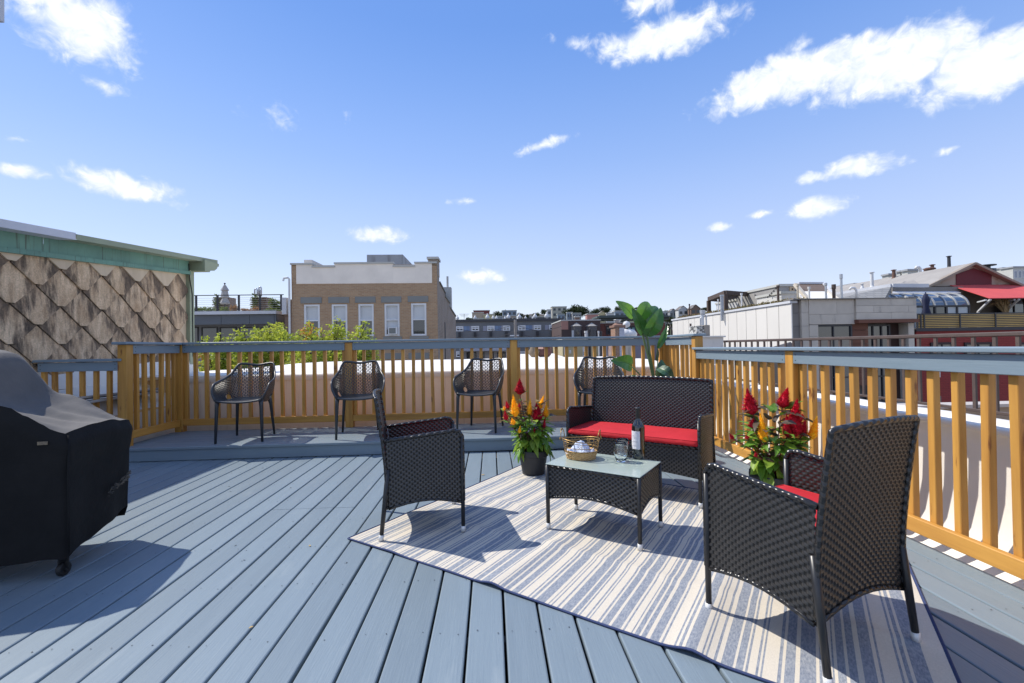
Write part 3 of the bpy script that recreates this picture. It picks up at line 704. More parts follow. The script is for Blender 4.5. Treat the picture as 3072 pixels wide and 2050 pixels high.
# stemless glasses ----------------------------------------
gl = bpy.data.materials.new('clear_glass'); gl.use_nodes = True; q_ = gl.node_tree.nodes['Principled BSDF']
q_.inputs['Transmission Weight'].default_value = 1; q_.inputs['Roughness'].default_value = .0; q_.inputs['IOR'].default_value = 1.45; q_.inputs['Base Color'].default_value = (.97, .98, .98, 1)
out_ = [(0, .0), (.024, 0), (.028, .003), (.036, .025), (.0425, .052), (.0415, .075), (.037, .098), (.0335, .114)]
inn_ = [(.0322, .114), (.0355, .098), (.040, .075), (.041, .052), (.0345, .027), (.025, .012), (0, .010)]
b = MB(); b.lathe(out_+inn_, 40); gme = b.mesh('glass_bowl', gl, True)
bp1 = onz(1867.6, 1389, TT)+V((.0, .03, 0)); g1 = thing('stemless_wine_glass', 'empty stemless wine glass standing in front, left of the wine bottle', 'glass', bp1, group='stemless glasses on the table'); piece('glass_bowl', gme, g1)
bp2 = bp1+cw(.035, .105); g2 = thing('stemless_wine_glass', 'second empty stemless glass partly hidden behind the front glass', 'glass', bp2, group='stemless glasses on the table'); piece('glass_bowl', gme, g2)

# ------------------------------------------------------------------ perforated plastic armchairs
def shell_chair():
    root = thing('plastic_armchair', 'x', 'chair', (0, 0, 0))
    rim0 = [(-.235, -.235, .440), (-.232, -.10, .428), (-.222, .04, .425), (-.205, .13, .425), (-.14, .195, .428), (0, .215, .430)]
    rim1 = [(-.248, -.262, .452), (-.292, -.235, .535), (-.305, -.17, .612), (-.302, -.05, .640), (-.285, .07, .668), (-.252, .17, .720), (-.222, .235, .790), (-.195, .268, .822), (-.13, .292, .822), (0, .305, .805)]
    mir = lambda L: L+[(-x, y, z) for x, y, z in L[::-1][1:]]
    r0, r1 = mir(rim0), mir(rim1)
    def arc(pts):   # arc-length parametrisation
        T = [cr(pts, i/160) for i in range(161)]; acc = [0]
        for i in range(160): acc.append(acc[-1]+(T[i+1]-T[i]).length)
        def f(t):
            d_ = t*acc[-1]; lo = 0
            import bisect
            lo = min(max(bisect.bisect(acc, d_)-1, 0), 159); return lerp(T[lo], T[lo+1], (d_-acc[lo])/max(1e-9, acc[lo+1]-acc[lo]))
        return f
    A0, A1 = arc(r0), arc(r1)
    def wall(s, t):
        # keep the front portion of both rims together
        p, q = A0(s), A1(s); m_ = lerp(p, q, t); bul = sin(pi*t)*.020
        c = V((0, -.02, m_.z)); o_ = (m_-c); o_.z = 0
        if o_.length > 1e-6: o_.normalize()
        return m_+o_*bul*(.4+.6*min(1, (q-p).length/.3)) - V((0, 0, .012*sin(pi*t)))
    def seat(u, v):
        y = lerp(-.262, .212, v); w = .243-.045*max(0, v)**1.5-.06*max(0, (v-.8)/.2)**2
        x = (2*u-1)*w; return V((x, y, .448-.022*sin(pi*min(v*1.1, 1))*(1-(2*u-1)**2*.6)-.006*v+(-.014)*max(0, (.12-v)/.12)**2))
    # lattice: strips along three directions, each strip a thin flat bar
    def hole(s, t):
        for c_ in (.235, .765):
            if ((s-c_)/.042)**2+((t-.16)/.17)**2 < 1: return True
        return False
    def lattice(fn, nu, nv, hw, th, skip=None, name='lattice'):
        b = MB(); cache = {}
        def pt(i, j):
            if (i, j) not in cache:
                u, v = i/nu, j/nv; c = fn(u, v); e = 2e-3
                du = fn(min(u+e, 1), v)-fn(max(u-e, 0), v); dv_ = fn(u, min(v+e, 1))-fn(u, max(v-e, 0)); n = du.cross(dv_)
                n = n.normalized() if n.length > 1e-12 else V((0, 0, 1)); cache[(i, j)] = (c, n)
            return cache[(i, j)]
        def seg(a, c):
            for q in (a, c):
                if not (0 <= q[0] <= nu and 0 <= q[1] <= nv): return
            if skip and (skip(a[0]/nu, a[1]/nv) or skip(c[0]/nu, c[1]/nv)): return
            (p, n), (q, n2) = pt(*a), pt(*c); d = q-p
            if d.length < .003: return
            sd = d.cross(n).normalized()*hw; sd2 = d.cross(n2).normalized()*hw; nn_, nn2 = n*th, n2*th
            b.add([p-sd-nn_, p+sd-nn_, p+sd+nn_, p-sd+nn_, q-sd2-nn2, q+sd2-nn2, q+sd2+nn2, q-sd2+nn2], [(0, 4, 5, 1), (1, 5, 6, 2), (2, 6, 7, 3), (3, 7, 4, 0)])
        for i in range(nu+1):
            for j in range(nv+1):
                if (i+j) % 2 == 0:
                    seg((i, j), (i+1, j+1)); seg((i, j), (i+1, j-1)); seg((i, j), (i, j+2))
        return b.obj(name, plast, root)
    lattice(wall, 70, 20, .0029, .0022, hole, 'shell_lattice')
    lattice(seat, 30, 26, .0042, .0018, None, 'seat_lattice')
    b = MB()
    for c_ in (.235, .765):   # solid rim round the side opening
        b.tube([wall(c_+.044*cos(a), max(.0, .16+.175*sin(a))) for a in [2*pi*i/24 for i in range(25)]], .0055, 6, caps=False)
    b.obj('opening_rim', plast, root, smooth=True)
    b = MB(); pts = [A1(i/90) for i in range(91)]; b.tube(pts, .0135, 8, sq=.75); b.obj('top_rim', plast, root, smooth=True)
    b = MB(); b.tube([V((x_*.243, -.262-.010*(1-x_*x_), .452-.022*(1-x_*x_)-.004)) for x_ in [i/10-1 for i in range(21)]], .0135, 8, sq=.8); b.obj('front_rim', plast, root, smooth=True)
    b = MB(); b.tube([A0(i/60) for i in range(61)], .008, 6); b.obj('seat_rim', plast, root, smooth=True)
    for sg in (-1, 1):
        b = MB(); b.tube([(sg*.236, -.235, .440), (sg*.240, -.238, .38), (sg*.252, -.250, 0)], [.026, .021, .0135], 12); b.obj('leg', plast, root, smooth=True)
        b = MB(); b.tube([(sg*.185, .165, .430), (sg*.196, .185, .36), (sg*.222, .225, 0)], [.026, .020, .0130], 12); b.obj('leg', plast, root, smooth=True)
        b = MB(); b.tube([(sg*.232, -.22, .432), (sg*.215, -.02, .412), (sg*.19, .15, .42)], .009, 8); b.obj('seat_rail', plast, root, smooth=True)
    return root
proto = shell_chair(); index_kids()
for ch in KIDS[proto.name]: ch.data.transform(Matrix.Diagonal((.88, .96, .97, 1)))
places = [((642, 1333), (788.5, 1326), 'charcoal perforated plastic armchair nearest the left end of the platform'),
          ((1006, 1321), (1143, 1312), 'charcoal perforated plastic armchair partly behind the wicker chair back'),
          ((1366, 1298), (1491, 1301), 'charcoal perforated plastic armchair on the platform, standing left of the flower pot'),
          ((1735, 1294), (1862, 1297), 'charcoal perforated plastic armchair on the platform half hidden behind the loveseat')]
for i, (fl, fr, lab) in enumerate(places):
    a, b_ = onz(*fl, PH), onz(*fr, PH); mid = (a+b_)/2; ax_ = (b_-a); ax_.z = 0; ax_.normalize(); back = V((-ax_.y, ax_.x, 0))
    o = proto if i == 0 else copy_tree(proto)
    o.location = mid+back*.25; o.location.z = PH+.001; o.rotation_euler = (0, 0, atan2(ax_.y, ax_.x)); o['label'] = lab; o['group'] = 'plastic armchairs along the back railing'

# ------------------------------------------------------------------ covered grill
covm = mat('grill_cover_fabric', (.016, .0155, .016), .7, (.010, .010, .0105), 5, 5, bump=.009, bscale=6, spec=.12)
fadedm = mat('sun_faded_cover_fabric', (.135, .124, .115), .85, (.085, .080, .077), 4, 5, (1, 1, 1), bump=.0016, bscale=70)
wornm = mat('worn_fabric', (.13, .105, .08), .9, (.03, .028, .026), 24, 5, contrast=2.2)
GC = cw(-2.150, 2.20); ga = cw(-.972, -.236).normalized(); gb = V((-ga.y, ga.x, 0)); gb = gb if gb.y > 0 else -gb
grill = thing('covered_grill', 'barbecue grill under a faded black fabric cover at the left edge', 'grill', GC, 0)
GW, GD = 1.25, .53
hcen = [(0, .715), (.05, .722), (.12, .738), (.19, .765), (.26, .805), (.315, .86), (.355, .95), (.385, 1.04), (.42, 1.09), (.48, 1.11), (1.0, 1.115), (1.18, .9), (1.25, .8)]
hedg = [(0, .700), (.05, .715), (.10, .745), (.16, .785), (.22, .835), (.30, .87), (.5, .90), (1.1, .90), (1.25, .8)]
def interp(L, x):
    for (a, b_), (c, d) in zip(L, L[1:]):
        if x <= c: t = (x-a)/(c-a); t = t*t*(3-2*t)*.5+t*.5; return lerp(b_, d, t)
    return L[-1][1]
def gtop(a, b_):
    e = min(1, max(0, min(b_, GD-b_)/.20)); e = sin(e*pi/2)
    if b_ > GD/2: h = lerp(interp(hedg, a)*.98, interp(hcen, a), e)
    else: h = lerp(interp(hedg, a), interp(hcen, a), e)
    f = .006*sin(b_*42+a*9)*math.exp(-((a-.13)/.09)**2)+.012*mnoise.noise(V((a*5, b_*9, 0)))*min(1, a*8)-.015*math.exp(-((b_-.44)/.04)**2-((a-.05)/.06)**2)
    return h+f
def gpt(a, b_, z): return ga*a+gb*b_+V((0, 0, z))
mb = MB()
NA, NB_ = 60, 36
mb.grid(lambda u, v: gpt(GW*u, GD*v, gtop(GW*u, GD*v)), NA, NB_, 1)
per = [(GW*(1-i/NA), 0) for i in range(NA)]+[(0, GD*j/NB_) for j in range(NB_)]+[(GW*i/NA, GD) for i in range(NA)]+[(GW, GD*(1-j/NB_)) for j in range(NB_)]
L_ = len(per); P = []; NH = 26
def hem_z(a, b_): return .10+.035*(b_/GD)+.02*mnoise.noise(V((a*6, b_*6, 3)))+ (.05*(b_/GD) if a < .02 else 0)
for k_ in range(NH+1):
    h = k_/NH
    for i, (a, b_) in enumerate(per):
        n_ = V((0, 0, 0)); 
        if a <= 1e-6: n_ -= ga
        if a >= GW-1e-6: n_ += ga
        if b_ <= 1e-6: n_ -= gb
        if b_ >= GD-1e-6: n_ += gb
        n_.normalize(); zt = gtop(a, b_); z = lerp(zt, hem_z(a, b_), h)
        s_ = a*1.0+b_*1.0
        fold = (.005*sin(s_*17+2.2*h)+.012*mnoise.noise(V((a*7+3, b_*6, h*1.6))))*sin(pi*min(1, h*1.15)*.5)+.012*sin(pi*min(1, h*3))
        # a lip under the shelf edge, then the cloth hangs straight
        fold += .008*math.exp(-((h-.10)/.05)**2)
        P.append(gpt(a, b_, z)+n_*fold)
F = [(k_*L_+i, (k_+1)*L_+i, (k_+1)*L_+(i+1) % L_, k_*L_+(i+1) % L_) for k_ in range(NH) for i in range(L_)]
mb.add(P, F)
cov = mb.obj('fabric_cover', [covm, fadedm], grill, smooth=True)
def skin(a, b_, z, off): return gpt(a, b_, z)
mb = MB(); mb.tube([gpt(-.012, .001, .69), gpt(-.018, -.012, .5), gpt(-.022, -.014, .3), gpt(-.02, -.012, .13)], .004, 5); mb.obj('corner_seam', covm, cov, smooth=True)
mb = MB(); rn = random.Random(5)
for i in range(90):     # frayed band of worn fibres near the hem
    t = rn.random(); bb = lerp(.28, .49, t); z = lerp(.325, .375, t)+rn.uniform(-.016, .016); l_ = rn.uniform(.006, .02)
    mb.bar(gpt(-.020-.004*rn.random(), bb, z), gpt(-.023, bb+l_, z+rn.uniform(-.006, .010)), .004, .003)
tag(mb.obj('frayed_band', wornm, cov), kind='stuff')
mb = MB(); mb.cbox(0, .04, -.002, .002, 0, .016, .0005); o = mb.obj('strap_tab', mat('tan_strap', (.22, .17, .11), .8, (.10, .08, .06), 60, 3), cov)
o.location = gpt(.055, -.024, .655); o.rotation_euler = (0, 0, atan2(-ga.y, -ga.x)+pi)
mb = MB(); mb.tube([gpt(.045, .06, .30), gpt(.045, .06, .07)], .018, 10); mb.obj('cart_leg', rubber, grill, smooth=True)
cw0 = gpt(.045, .06, 0)
mb = MB(); mb.lathe([(0, -.012), (.030, -.012), (.033, -.008), (.033, .008), (.030, .012), (0, .012)], 20, fn=lambda q, a: cw0+V((q.z, q.x, .034+q.y)))
mb.lathe([(0, -.024), (.012, -.024), (.012, .024), (0, .024)], 10, fn=lambda q, a: cw0+V((q.z, q.x, .034+q.y))); mb.bar(cw0+V((.018, 0, .034)), cw0+V((.014, 0, .09)), .006, .02); mb.bar(cw0+V((-.018, 0, .034)), cw0+V((-.014, 0, .09)), .006, .02)
mb.obj('caster', rubber, grill, smooth=False)
# ------------------------------------------------------------------ slate-clad building on the left
tile_c = mat('stained_slate', (.42, .31, .215), .85, (.22, .16, .115), 3.0, 6, (1, 2.2, .5), bump=.002, bscale=70, bstretch=(1, 1, 1), rand=.3,
             streak=((.028, .024, .022), 3.2, (1, 3.0, .55), .50, .66), contrast=1.0)
def tile_material():
    mt = bpy.data.materials.new('slate_with_rain_stains'); mt.use_nodes = True; t = mt.node_tree; n = t.nodes.new; l = t.links.new; b = t.nodes['Principled BSDF']; b.inputs['Roughness'].default_value = .85
    tcn = n('ShaderNodeTexCoord'); oi = n('ShaderNodeObjectInfo'); sp = n('ShaderNodeSeparateXYZ'); l(tcn.outputs['Object'], sp.inputs[0])
    sc_ = n('ShaderNodeVectorMath'); sc_.operation = 'SCALE'; sc_.inputs[0].default_value = (3.1, 17.7, 9.3); l(oi.outputs['Random'], sc_.inputs['Scale'])
    ad = n('ShaderNodeVectorMath'); ad.operation = 'ADD'; l(tcn.outputs['Object'], ad.inputs[0]); l(sc_.outputs[0], ad.inputs[1])
    def nz(s, det, st):
        mp = n('ShaderNodeMapping'); mp.inputs['Scale'].default_value = st; l(ad.outputs[0], mp.inputs[0]); x = n('ShaderNodeTexNoise'); x.inputs['Scale'].default_value = s; x.inputs['Detail'].default_value = det; x.inputs['Roughness'].default_value = .65; l(mp.outputs[0], x.inputs['Vector']); return x.outputs[0]
    def mm(op, a, c, d=None):
        q = n('ShaderNodeMath'); q.operation = op
        for i, v in enumerate((a, c, d)):
            if v is None: continue
            if isinstance(v, (int, float)): q.inputs[i].default_value = v
            else: l(v, q.inputs[i])
        return q.outputs[0]
    # rain washes the middle of each slate clean in a flame shape; soot stays at both flanks
    ax = mm('ABSOLUTE', mm('ADD', sp.outputs[1], mm('MULTIPLY', mm('SUBTRACT', oi.outputs['Random'], .5), .10)), 0)
    cent = mm('SUBTRACT', mm('MULTIPLY', ax, 5.0), mm('MULTIPLY', mm('SUBTRACT', .30, sp.outputs[2]), 1.2))
    soot = mm('ADD', cent, mm('MULTIPLY', mm('SUBTRACT', nz(5, 6, (1, 2.4, .6)), .5), 4.6))
    amt = mm('ADD', soot, mm('MULTIPLY', mm('SUBTRACT', oi.outputs['Random'], .5), .5))
    r = n('ShaderNodeMapRange'); l(amt, r.inputs['Value']); r.inputs['From Min'].default_value = -.10; r.inputs['From Max'].default_value = 1.05; r.interpolation_type = 'SMOOTHSTEP'
    base = n('ShaderNodeValToRGB'); l(nz(6, 6, (1, 2, .7)), base.inputs[0]); base.color_ramp.elements[0].position = .35; base.color_ramp.elements[0].color = (.44, .29, .165, 1); base.color_ramp.elements[1].position = .65; base.color_ramp.elements[1].color = (.72, .53, .34, 1)
    dk = n('ShaderNodeValToRGB'); l(nz(9, 5, (1, 2, .8)), dk.inputs[0]); dk.color_ramp.elements[0].position = .3; dk.color_ramp.elements[0].color = (.06, .043, .03, 1); dk.color_ramp.elements[1].position = .75; dk.color_ramp.elements[1].color = (.24, .165, .105, 1)
    mx_ = n('ShaderNodeMixRGB'); l(r.outputs[0], mx_.inputs[0]); l(base.outputs[0], mx_.inputs[1]); l(dk.outputs[0], mx_.inputs[2])
    sp2 = n('ShaderNodeMapRange'); l(nz(70, 3, (1, 1, 1)), sp2.inputs['Value']); sp2.inputs['From Min'].default_value = .3; sp2.inputs['From Max'].default_value = .7; sp2.inputs['To Min'].default_value = .75; sp2.inputs['To Max'].default_value = 1.2
    vm_ = n('ShaderNodeVectorMath'); vm_.operation = 'SCALE'; l(mx_.outputs[0], vm_.inputs[0]); l(sp2.outputs[0], vm_.inputs['Scale']); l(vm_.outputs[0], b.inputs['Base Color'])
    bp = n('ShaderNodeBump'); bp.inputs['Distance'].default_value = .003; l(nz(45, 4, (1, 1, 1)), bp.inputs['Height']); l(bp.outputs[0], b.inputs['Normal'])
    return mt
tile_c = tile_material()
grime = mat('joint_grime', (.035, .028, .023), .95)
tile_p = mat('pale_slate', (.66, .52, .36), .85, (.54, .42, .28), 4, 5, (1, 2, .6), bump=.0015, bscale=70, rand=.06)
copper = mat('green_copper', (.17, .34, .26), .6, (.10, .21, .165), 3, 6, (1, 1, .6), bump=.002, bscale=10, streak=((.06, .05, .035), 8, (1, 5, .15), .58, .70))
olive = mat('olive_trim_paint', (.30, .34, .225), .55, (.25, .28, .19), 3, 4)
flash = mat('pale_metal_flashing', (.62, .63, .68), .45, (.52, .53, .57), 3, 4)
sl = thing('slate_clad_building', 'building wall of stained diamond slates under a green copper band on the left', 'building', (-5.3, 5, 0))
WX = -5.3
eave = lambda y: 2.44+.08*(y-4.94)
mb = MB()
mb.add([(WX-.02, 1.5, .6), (WX-.02, 8.34, .6), (WX-.02, 8.34, eave(8.34)-.1), (WX-.02, 1.5, eave(1.5)-.1), (-14, 1.5, .6), (-14, 8.34, .6), (-14, 8.34, eave(8.34)-.1), (-14, 1.5, eave(1.5)-.1)],
       [(0, 1, 2, 3), (1, 5, 6, 2), (0, 3, 7, 4), (3, 2, 6, 7), (4, 7, 6, 5)]); mb.box(-14, WX-.03, 1.5, 8.33, -12, .6); mb.obj('wall', tile_p, sl, world=True)
def tile_mesh(nm_, m_):
    pl_ = [(-.045, 0), (.045, 0), (.295, .222), (.045, .475), (-.045, .475), (-.295, .222)]
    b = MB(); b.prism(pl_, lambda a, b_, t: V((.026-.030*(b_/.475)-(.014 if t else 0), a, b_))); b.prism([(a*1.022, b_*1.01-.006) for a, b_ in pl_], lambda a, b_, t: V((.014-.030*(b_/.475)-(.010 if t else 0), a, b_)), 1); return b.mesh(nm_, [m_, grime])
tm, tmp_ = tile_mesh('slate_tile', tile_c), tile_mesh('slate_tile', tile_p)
rn = random.Random(11)
for k_ in range(-6, 5):
    zt = 1.90+k_*.2315
    for n_ in range(-2, 6):
        y_ = 5.575+.6*n_+(.3 if k_ % 2 else 0)
        if y_ > 8.20 or zt < .5: continue
        zz = zt+.017*(y_-5.57); top = eave(y_)-.24
        if zz > top-.03: continue
        pale = zz+.3 > top
        ht = min(1, (top-zz)/.475) if zz+.47 > top else 1
        if ht < 1:
            b = MB(); cutz = top-zz
            def wid(z_): return .045+.25*(z_/.222) if z_ < .222 else .045+.25*(.475-z_)/.253
            pl_ = [(-.045, 0), (.045, 0)]+([(.295, .222), (wid(cutz), cutz), (-wid(cutz), cutz), (-.295, .222)] if cutz > .222 else [(wid(cutz), cutz), (-wid(cutz), cutz)])
            b.prism(pl_, lambda a, b_, t: V((.034-.040*(b_/.475)-(.020 if t else 0), a, b_+.08*a*(b_/cutz)))); me_ = b.mesh('slate_tile', tile_p if pale else tile_c)
        else: me_ = tm
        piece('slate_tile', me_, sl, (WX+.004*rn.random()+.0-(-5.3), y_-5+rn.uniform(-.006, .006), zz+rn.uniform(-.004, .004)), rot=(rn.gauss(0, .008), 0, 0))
def strip(y0, y1, xf, zlo, zhi, name, m_, n=1, prof=None):
    b = MB(); N_ = 24
    for i in range(N_):
        a, c = lerp(y0, y1, i/N_), lerp(y0, y1, (i+1)/N_)
        b.add([(xf, a, eave(a)+zlo), (xf, c, eave(c)+zlo), (xf, c, eave(c)+zhi), (xf, a, eave(a)+zhi), (WX-.1, a, eave(a)+zlo), (WX-.1, c, eave(c)+zlo), (WX-.1, c, eave(c)+zhi), (WX-.1, a, eave(a)+zhi)],
              [(0, 1, 2, 3), (3, 2, 6, 7), (4, 5, 1, 0)])
    b.add([(xf, y1, eave(y1)+zlo), (WX-.1, y1, eave(y1)+zlo), (WX-.1, y1, eave(y1)+zhi), (xf, y1, eave(y1)+zhi)], [(0, 1, 2, 3)])
    return b.obj(name, m_, sl, world=True)
for a, c in ((1.5, 4.2), (4.202, 5.02), (5.022, 5.62), (5.622, 7.35), (7.352, 8.22)): strip(a, c, -5.255, -.205, -.03, 'copper_panel', copper)
strip(1.5, 5.2, -5.235, -.262, -.205, 'copper_drip', copper); strip(5.202, 8.24, -5.235, -.262, -.205, 'copper_drip', copper)
strip(1.5, 5.82, -5.06, -.032, .055, 'metal_cap', flash); strip(5.822, 8.72, -5.055, -.03, .04, 'eave_board', olive)
b = MB()   # moulded cornice return at the far corner
prof = [(0, 0), (.42, 0), (.42, -.05), (.38, -.06), (.36, -.10), (.28, -.15), (.16, -.17), (.14, -.20), (0, -.20)]
b.prism([(8.28+q[0]*1.0, 2.71+q[1]) for q in prof], lambda a, z_, t: V((-5.02-2.5*t, a, z_))); b.obj('cornice', olive, sl, world=True)
b = MB(); b.box(-5.38, -5.255, 8.24, 8.36, .55, 2.52); b.obj('corner_board', olive, sl, world=True)
b = MB(); b.tube([(-5.24, 8.20, 2.62), (-5.245, 8.22, 2.4), (-5.25, 8.30, 2.1), (-5.25, 8.31, 1.0)], .008, 5); b.obj('cable', rubber, sl, world=True)

KS = .86      # the whole slate building was laid out 16 per cent too large and far: bring it to its true size and place
done = set()
for o in [q for q in bpy.data.objects if q.parent == sl]:
    o.location = o.location*KS
    if o.data.name not in done:
        done.add(o.data.name); o.data.transform(Matrix.Diagonal((KS, KS, KS, 1)))
sl.location = (WX*KS, 5*KS, CAM_H*(1-KS))

# ------------------------------------------------------------------ helpers for the town
def wcol(nm_, c, r=.8, **k): return mat(nm_, c, r, tuple(x*.85 for x in c), 1.2, 5, **k)
darkglass = glass_mat('window_glass', (.03, .035, .045)); blueglass = glass_mat('blue_glass', (.10, .15, .22), .06)
whitef = wcol('white_window_frame', (.72, .73, .74), .5); greyf = wcol('dark_window_frame', (.03, .03, .035), .5)
blind = wcol('window_blind', (.60, .62, .63), .7)
def body(parent, l, t, r, b, D, dep, m_, name='wall', zbot=None, proud=0):
    x0, x1, z0, z1 = rect(l, t, r, b, D)
    if zbot is not None: z0 = zbot
    mb = MB(); mb.box(x0, x1, D-proud, D+dep, z0, z1); o = mb.obj(name, m_, parent, world=True); return x0, x1, z0, z1
def window(parent, x0, x1, z0, z1, D, fm, gm_, nx=1, ny=2, fw=.06, pr_=.05, rec=.0, upper=None):
    mb = MB(); y0 = D-pr_
    mb.box(x0, x0+fw, y0, D+rec, z0, z1); mb.box(x1-fw, x1, y0, D+rec, z0, z1); mb.box(x0+fw, x1-fw, y0, D+rec, z0, z0+fw); mb.box(x0+fw, x1-fw, y0, D+rec, z1-fw, z1)
    for i in range(1, nx): c = lerp(x0, x1, i/nx); mb.box(c-fw*.35, c+fw*.35, y0+.004, D+rec, z0+fw, z1-fw)
    for j in range(1, ny): c = lerp(z0, z1, j/ny); mb.box(x0+fw, x1-fw, y0+.008, D+rec, c-fw*.35, c+fw*.35)
    f = mb.obj('window', fm, parent, world=True)
    mb = MB(); yp = D-.012+rec; mb.box(x0+fw*.8, x1-fw*.8, yp, yp+.008, z0+fw*.8, z1-fw*.8); mb.obj('pane', gm_, f, world=True)
    if upper is not None:
        mb = MB(); mb.box(x0+fw*.9, x1-fw*.9, yp-.006, yp-.003, lerp(z0, z1, upper), z1-fw*.9); mb.obj('blind', blind, f, world=True)
    return f
def building(name, label, cat='building', loc=(0, 0, -12), group=None): return thing(name, label, cat, loc, 0, group)
def holed_wall(mb, x0, x1, z0, z1, y, dep, holes):
    xs = sorted({x0, x1, *[h[0] for h in holes], *[h[1] for h in holes]}); zs = sorted({z0, z1, *[h[2] for h in holes], *[h[3] for h in holes]})
    inh = lambda x_, z_: any(h[0] < x_ < h[1] and h[2] < z_ < h[3] for h in holes)
    for a, c in zip(xs, xs[1:]):
        for p, q in zip(zs, zs[1:]):
            if not inh((a+c)/2, (p+q)/2): mb.add([(a, y, p), (c, y, p), (c, y, q), (a, y, q)], [(0, 1, 2, 3)])
    for (a, c, p, q) in holes:
        mb.add([(a, y, p), (c, y, p), (c, y, q), (a, y, q), (a, y+dep, p), (c, y+dep, p), (c, y+dep, q), (a, y+dep, q)], [(0, 4, 5, 1), (1, 5, 6, 2), (2, 6, 7, 3), (3, 7, 4, 0)])

# ------------------------------------------------------------------ tan brick building
D = 22; zb_ = zm(860, 740, 4.519)
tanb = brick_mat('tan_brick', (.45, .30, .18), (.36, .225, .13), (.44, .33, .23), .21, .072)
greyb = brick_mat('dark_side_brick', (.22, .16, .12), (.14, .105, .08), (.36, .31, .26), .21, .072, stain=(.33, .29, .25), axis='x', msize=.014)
stone = wcol('grey_stone', (.20, .21, .20)); parch = wcol('white_parapet_render', (.88, .80, .70), .75, bump=.004, bscale=3)
cop = wcol('coping_stone', (.50, .50, .47))
bb = building('brick_building', 'tan brick building with stepped white parapet and five tall windows', loc=(-6, D, -12))
x0, x1, _, ztop = rect(*zb_(63, 250), *zb_(2037, 300), D)
fx = lambda zx: at(zb_(zx, 700)[0], 900, D).x
fz = lambda zx, zy: at(*zb_(zx, zy), D).z
holes = []; wins = []
for (l, r, t, b_) in ((232, 447, 785, 1225), (607, 820, 782, 1225), (968, 1178, 777, 1220), (1322, 1528, 775, 1215), (1683, 1892, 768, 1210)):
    h = (fx(l), fx(r), fz((l+r)/2, b_), fz((l+r)/2, t)); holes.append(h); holes.append((h[0], h[1], h[2]-3.3, h[2]-1.15))
mb = MB(); holed_wall(mb, x0, x1, -12, ztop, D, .16, holes); mb.obj('front_wall', tanb, bb, world=True)
mb = MB(); mb.box(x0+.01, x1-.35, D+.161, D+11, -12, ztop-.35); mb.obj('core', greyf, bb, world=True)
mb = MB(); ys = [D, D+3, D+6, D+11.2]; P = []
zs_ = [ztop-.1, ztop-.8, ztop-1.5, ztop-2.55]
sidez = [(D, ztop-.02), (D+.9, ztop-.02), (D+.9, ztop-.75), (D+3.6, ztop-.95), (D+3.6, ztop-1.15), (D+6.4, ztop-1.25), (D+6.4, ztop-1.5), (D+11.2, ztop-1.75)]
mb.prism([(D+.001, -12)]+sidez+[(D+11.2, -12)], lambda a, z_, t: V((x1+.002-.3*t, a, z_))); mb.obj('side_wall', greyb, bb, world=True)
for i in range(1, len(sidez)-1, 2):
    (a, za), (c, zc) = sidez[i], sidez[i+1] if i+1 < len(sidez) else sidez[-1]
mb = MB()
for (a, za), (c, zc) in (((D+.9, ztop-.75), (D+3.6, ztop-.95)), ((D+3.6, ztop-1.15), (D+6.4, ztop-1.25)), ((D+6.4, ztop-1.5), (D+11.2, ztop-1.75))):
    mb.bar((x1-.15, a, za+.03), (x1-.15, c, zc+.03), .42, .07)
mb.obj('side_coping', stone, bb, world=True)
mb = MB(); mb.box(x1-.004, x1+.03, D+3.2, D+3.5, -6, ztop-2.6); mb.obj('downspout', greyf, bb, world=True)
# stepped parapet in white render
st_ = [(63, 355, 240), (355, 655, 275), (655, 1452, 228), (1452, 1742, 268), (1742, 2037, 222)]
for (l, r, t) in st_:
    a, c = fx(l), fx(r); zt = fz((l+r)/2, t)
    wl, wr = max(l, 135), min(r, 1975)
    mb = MB(); mb.box(fx(wl), fx(wr), D-.02, D+.02, fz((wl+wr)/2, 508-(wl+wr)/2*.006), zt-.02); mb.obj('parapet_render', parch, bb, world=True)
    if zt > ztop: mb = MB(); mb.box(a+.003, c-.003, D+.021, D+.3, ztop-.4, zt-.03); mb.obj('parapet', tanb, bb, world=True)
    mb = MB(); mb.box(a-.02, c+.02, D-.07, D+.34, zt-.03, zt+.05); mb.obj('coping', cop, bb, world=True)
lb_ = wcol('lintel_stone', (.23, .235, .225))
for i, h in enumerate(holes):
    if i % 2 == 0:
        mb = MB(); mb.box(h[0]-.14, h[1]+.10, D-.03, D+.05, h[3]+.05, h[3]+.34); mb.obj('lintel', lb_, bb, world=True)
        mb = MB(); mb.box(h[0]-.06, h[1]+.1, D-.06, D+.05, h[2]-.15, h[2]-.02); mb.obj('sill', lb_, bb, world=True)
    else:
        mb = MB(); mb.box(h[0]-.14, h[1]+.10, D-.03, D+.05, h[3]+.05, h[3]+.34); mb.obj('lintel', lb_, bb, world=True)
    up = (.48, .5, .47, .20, .49)[i//2]
    f = window(bb, h[0]+.005, h[1]-.005, h[2]+.005, h[3]-.005, D+.06, whitef, darkglass, 1, 2, .085, .05, .06, upper=up)
    if i == 6:
        mb = MB(); mb.box(h[0]+.20, h[0]+.62, D-.14, D+.05, h[2]+.08, h[2]+.42); ac = mb.obj('air_conditioner', whitef, f, world=True)
        mb = MB(); mb.box(h[0]+.24, h[0]+.55, D-.146, D-.141, h[2]+.12, h[2]+.38); mb.obj('grille', stone, ac, world=True)
ch = [fx(1965), fx(2065)]
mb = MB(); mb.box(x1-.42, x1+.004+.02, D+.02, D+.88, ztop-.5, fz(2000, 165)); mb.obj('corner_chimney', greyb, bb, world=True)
mb = MB(); mb.box(x1-.48, x1+.08, D-.03, D+.95, fz(2000, 168), fz(2000, 138)); mb.obj('chimney_cap', cop, bb, world=True)
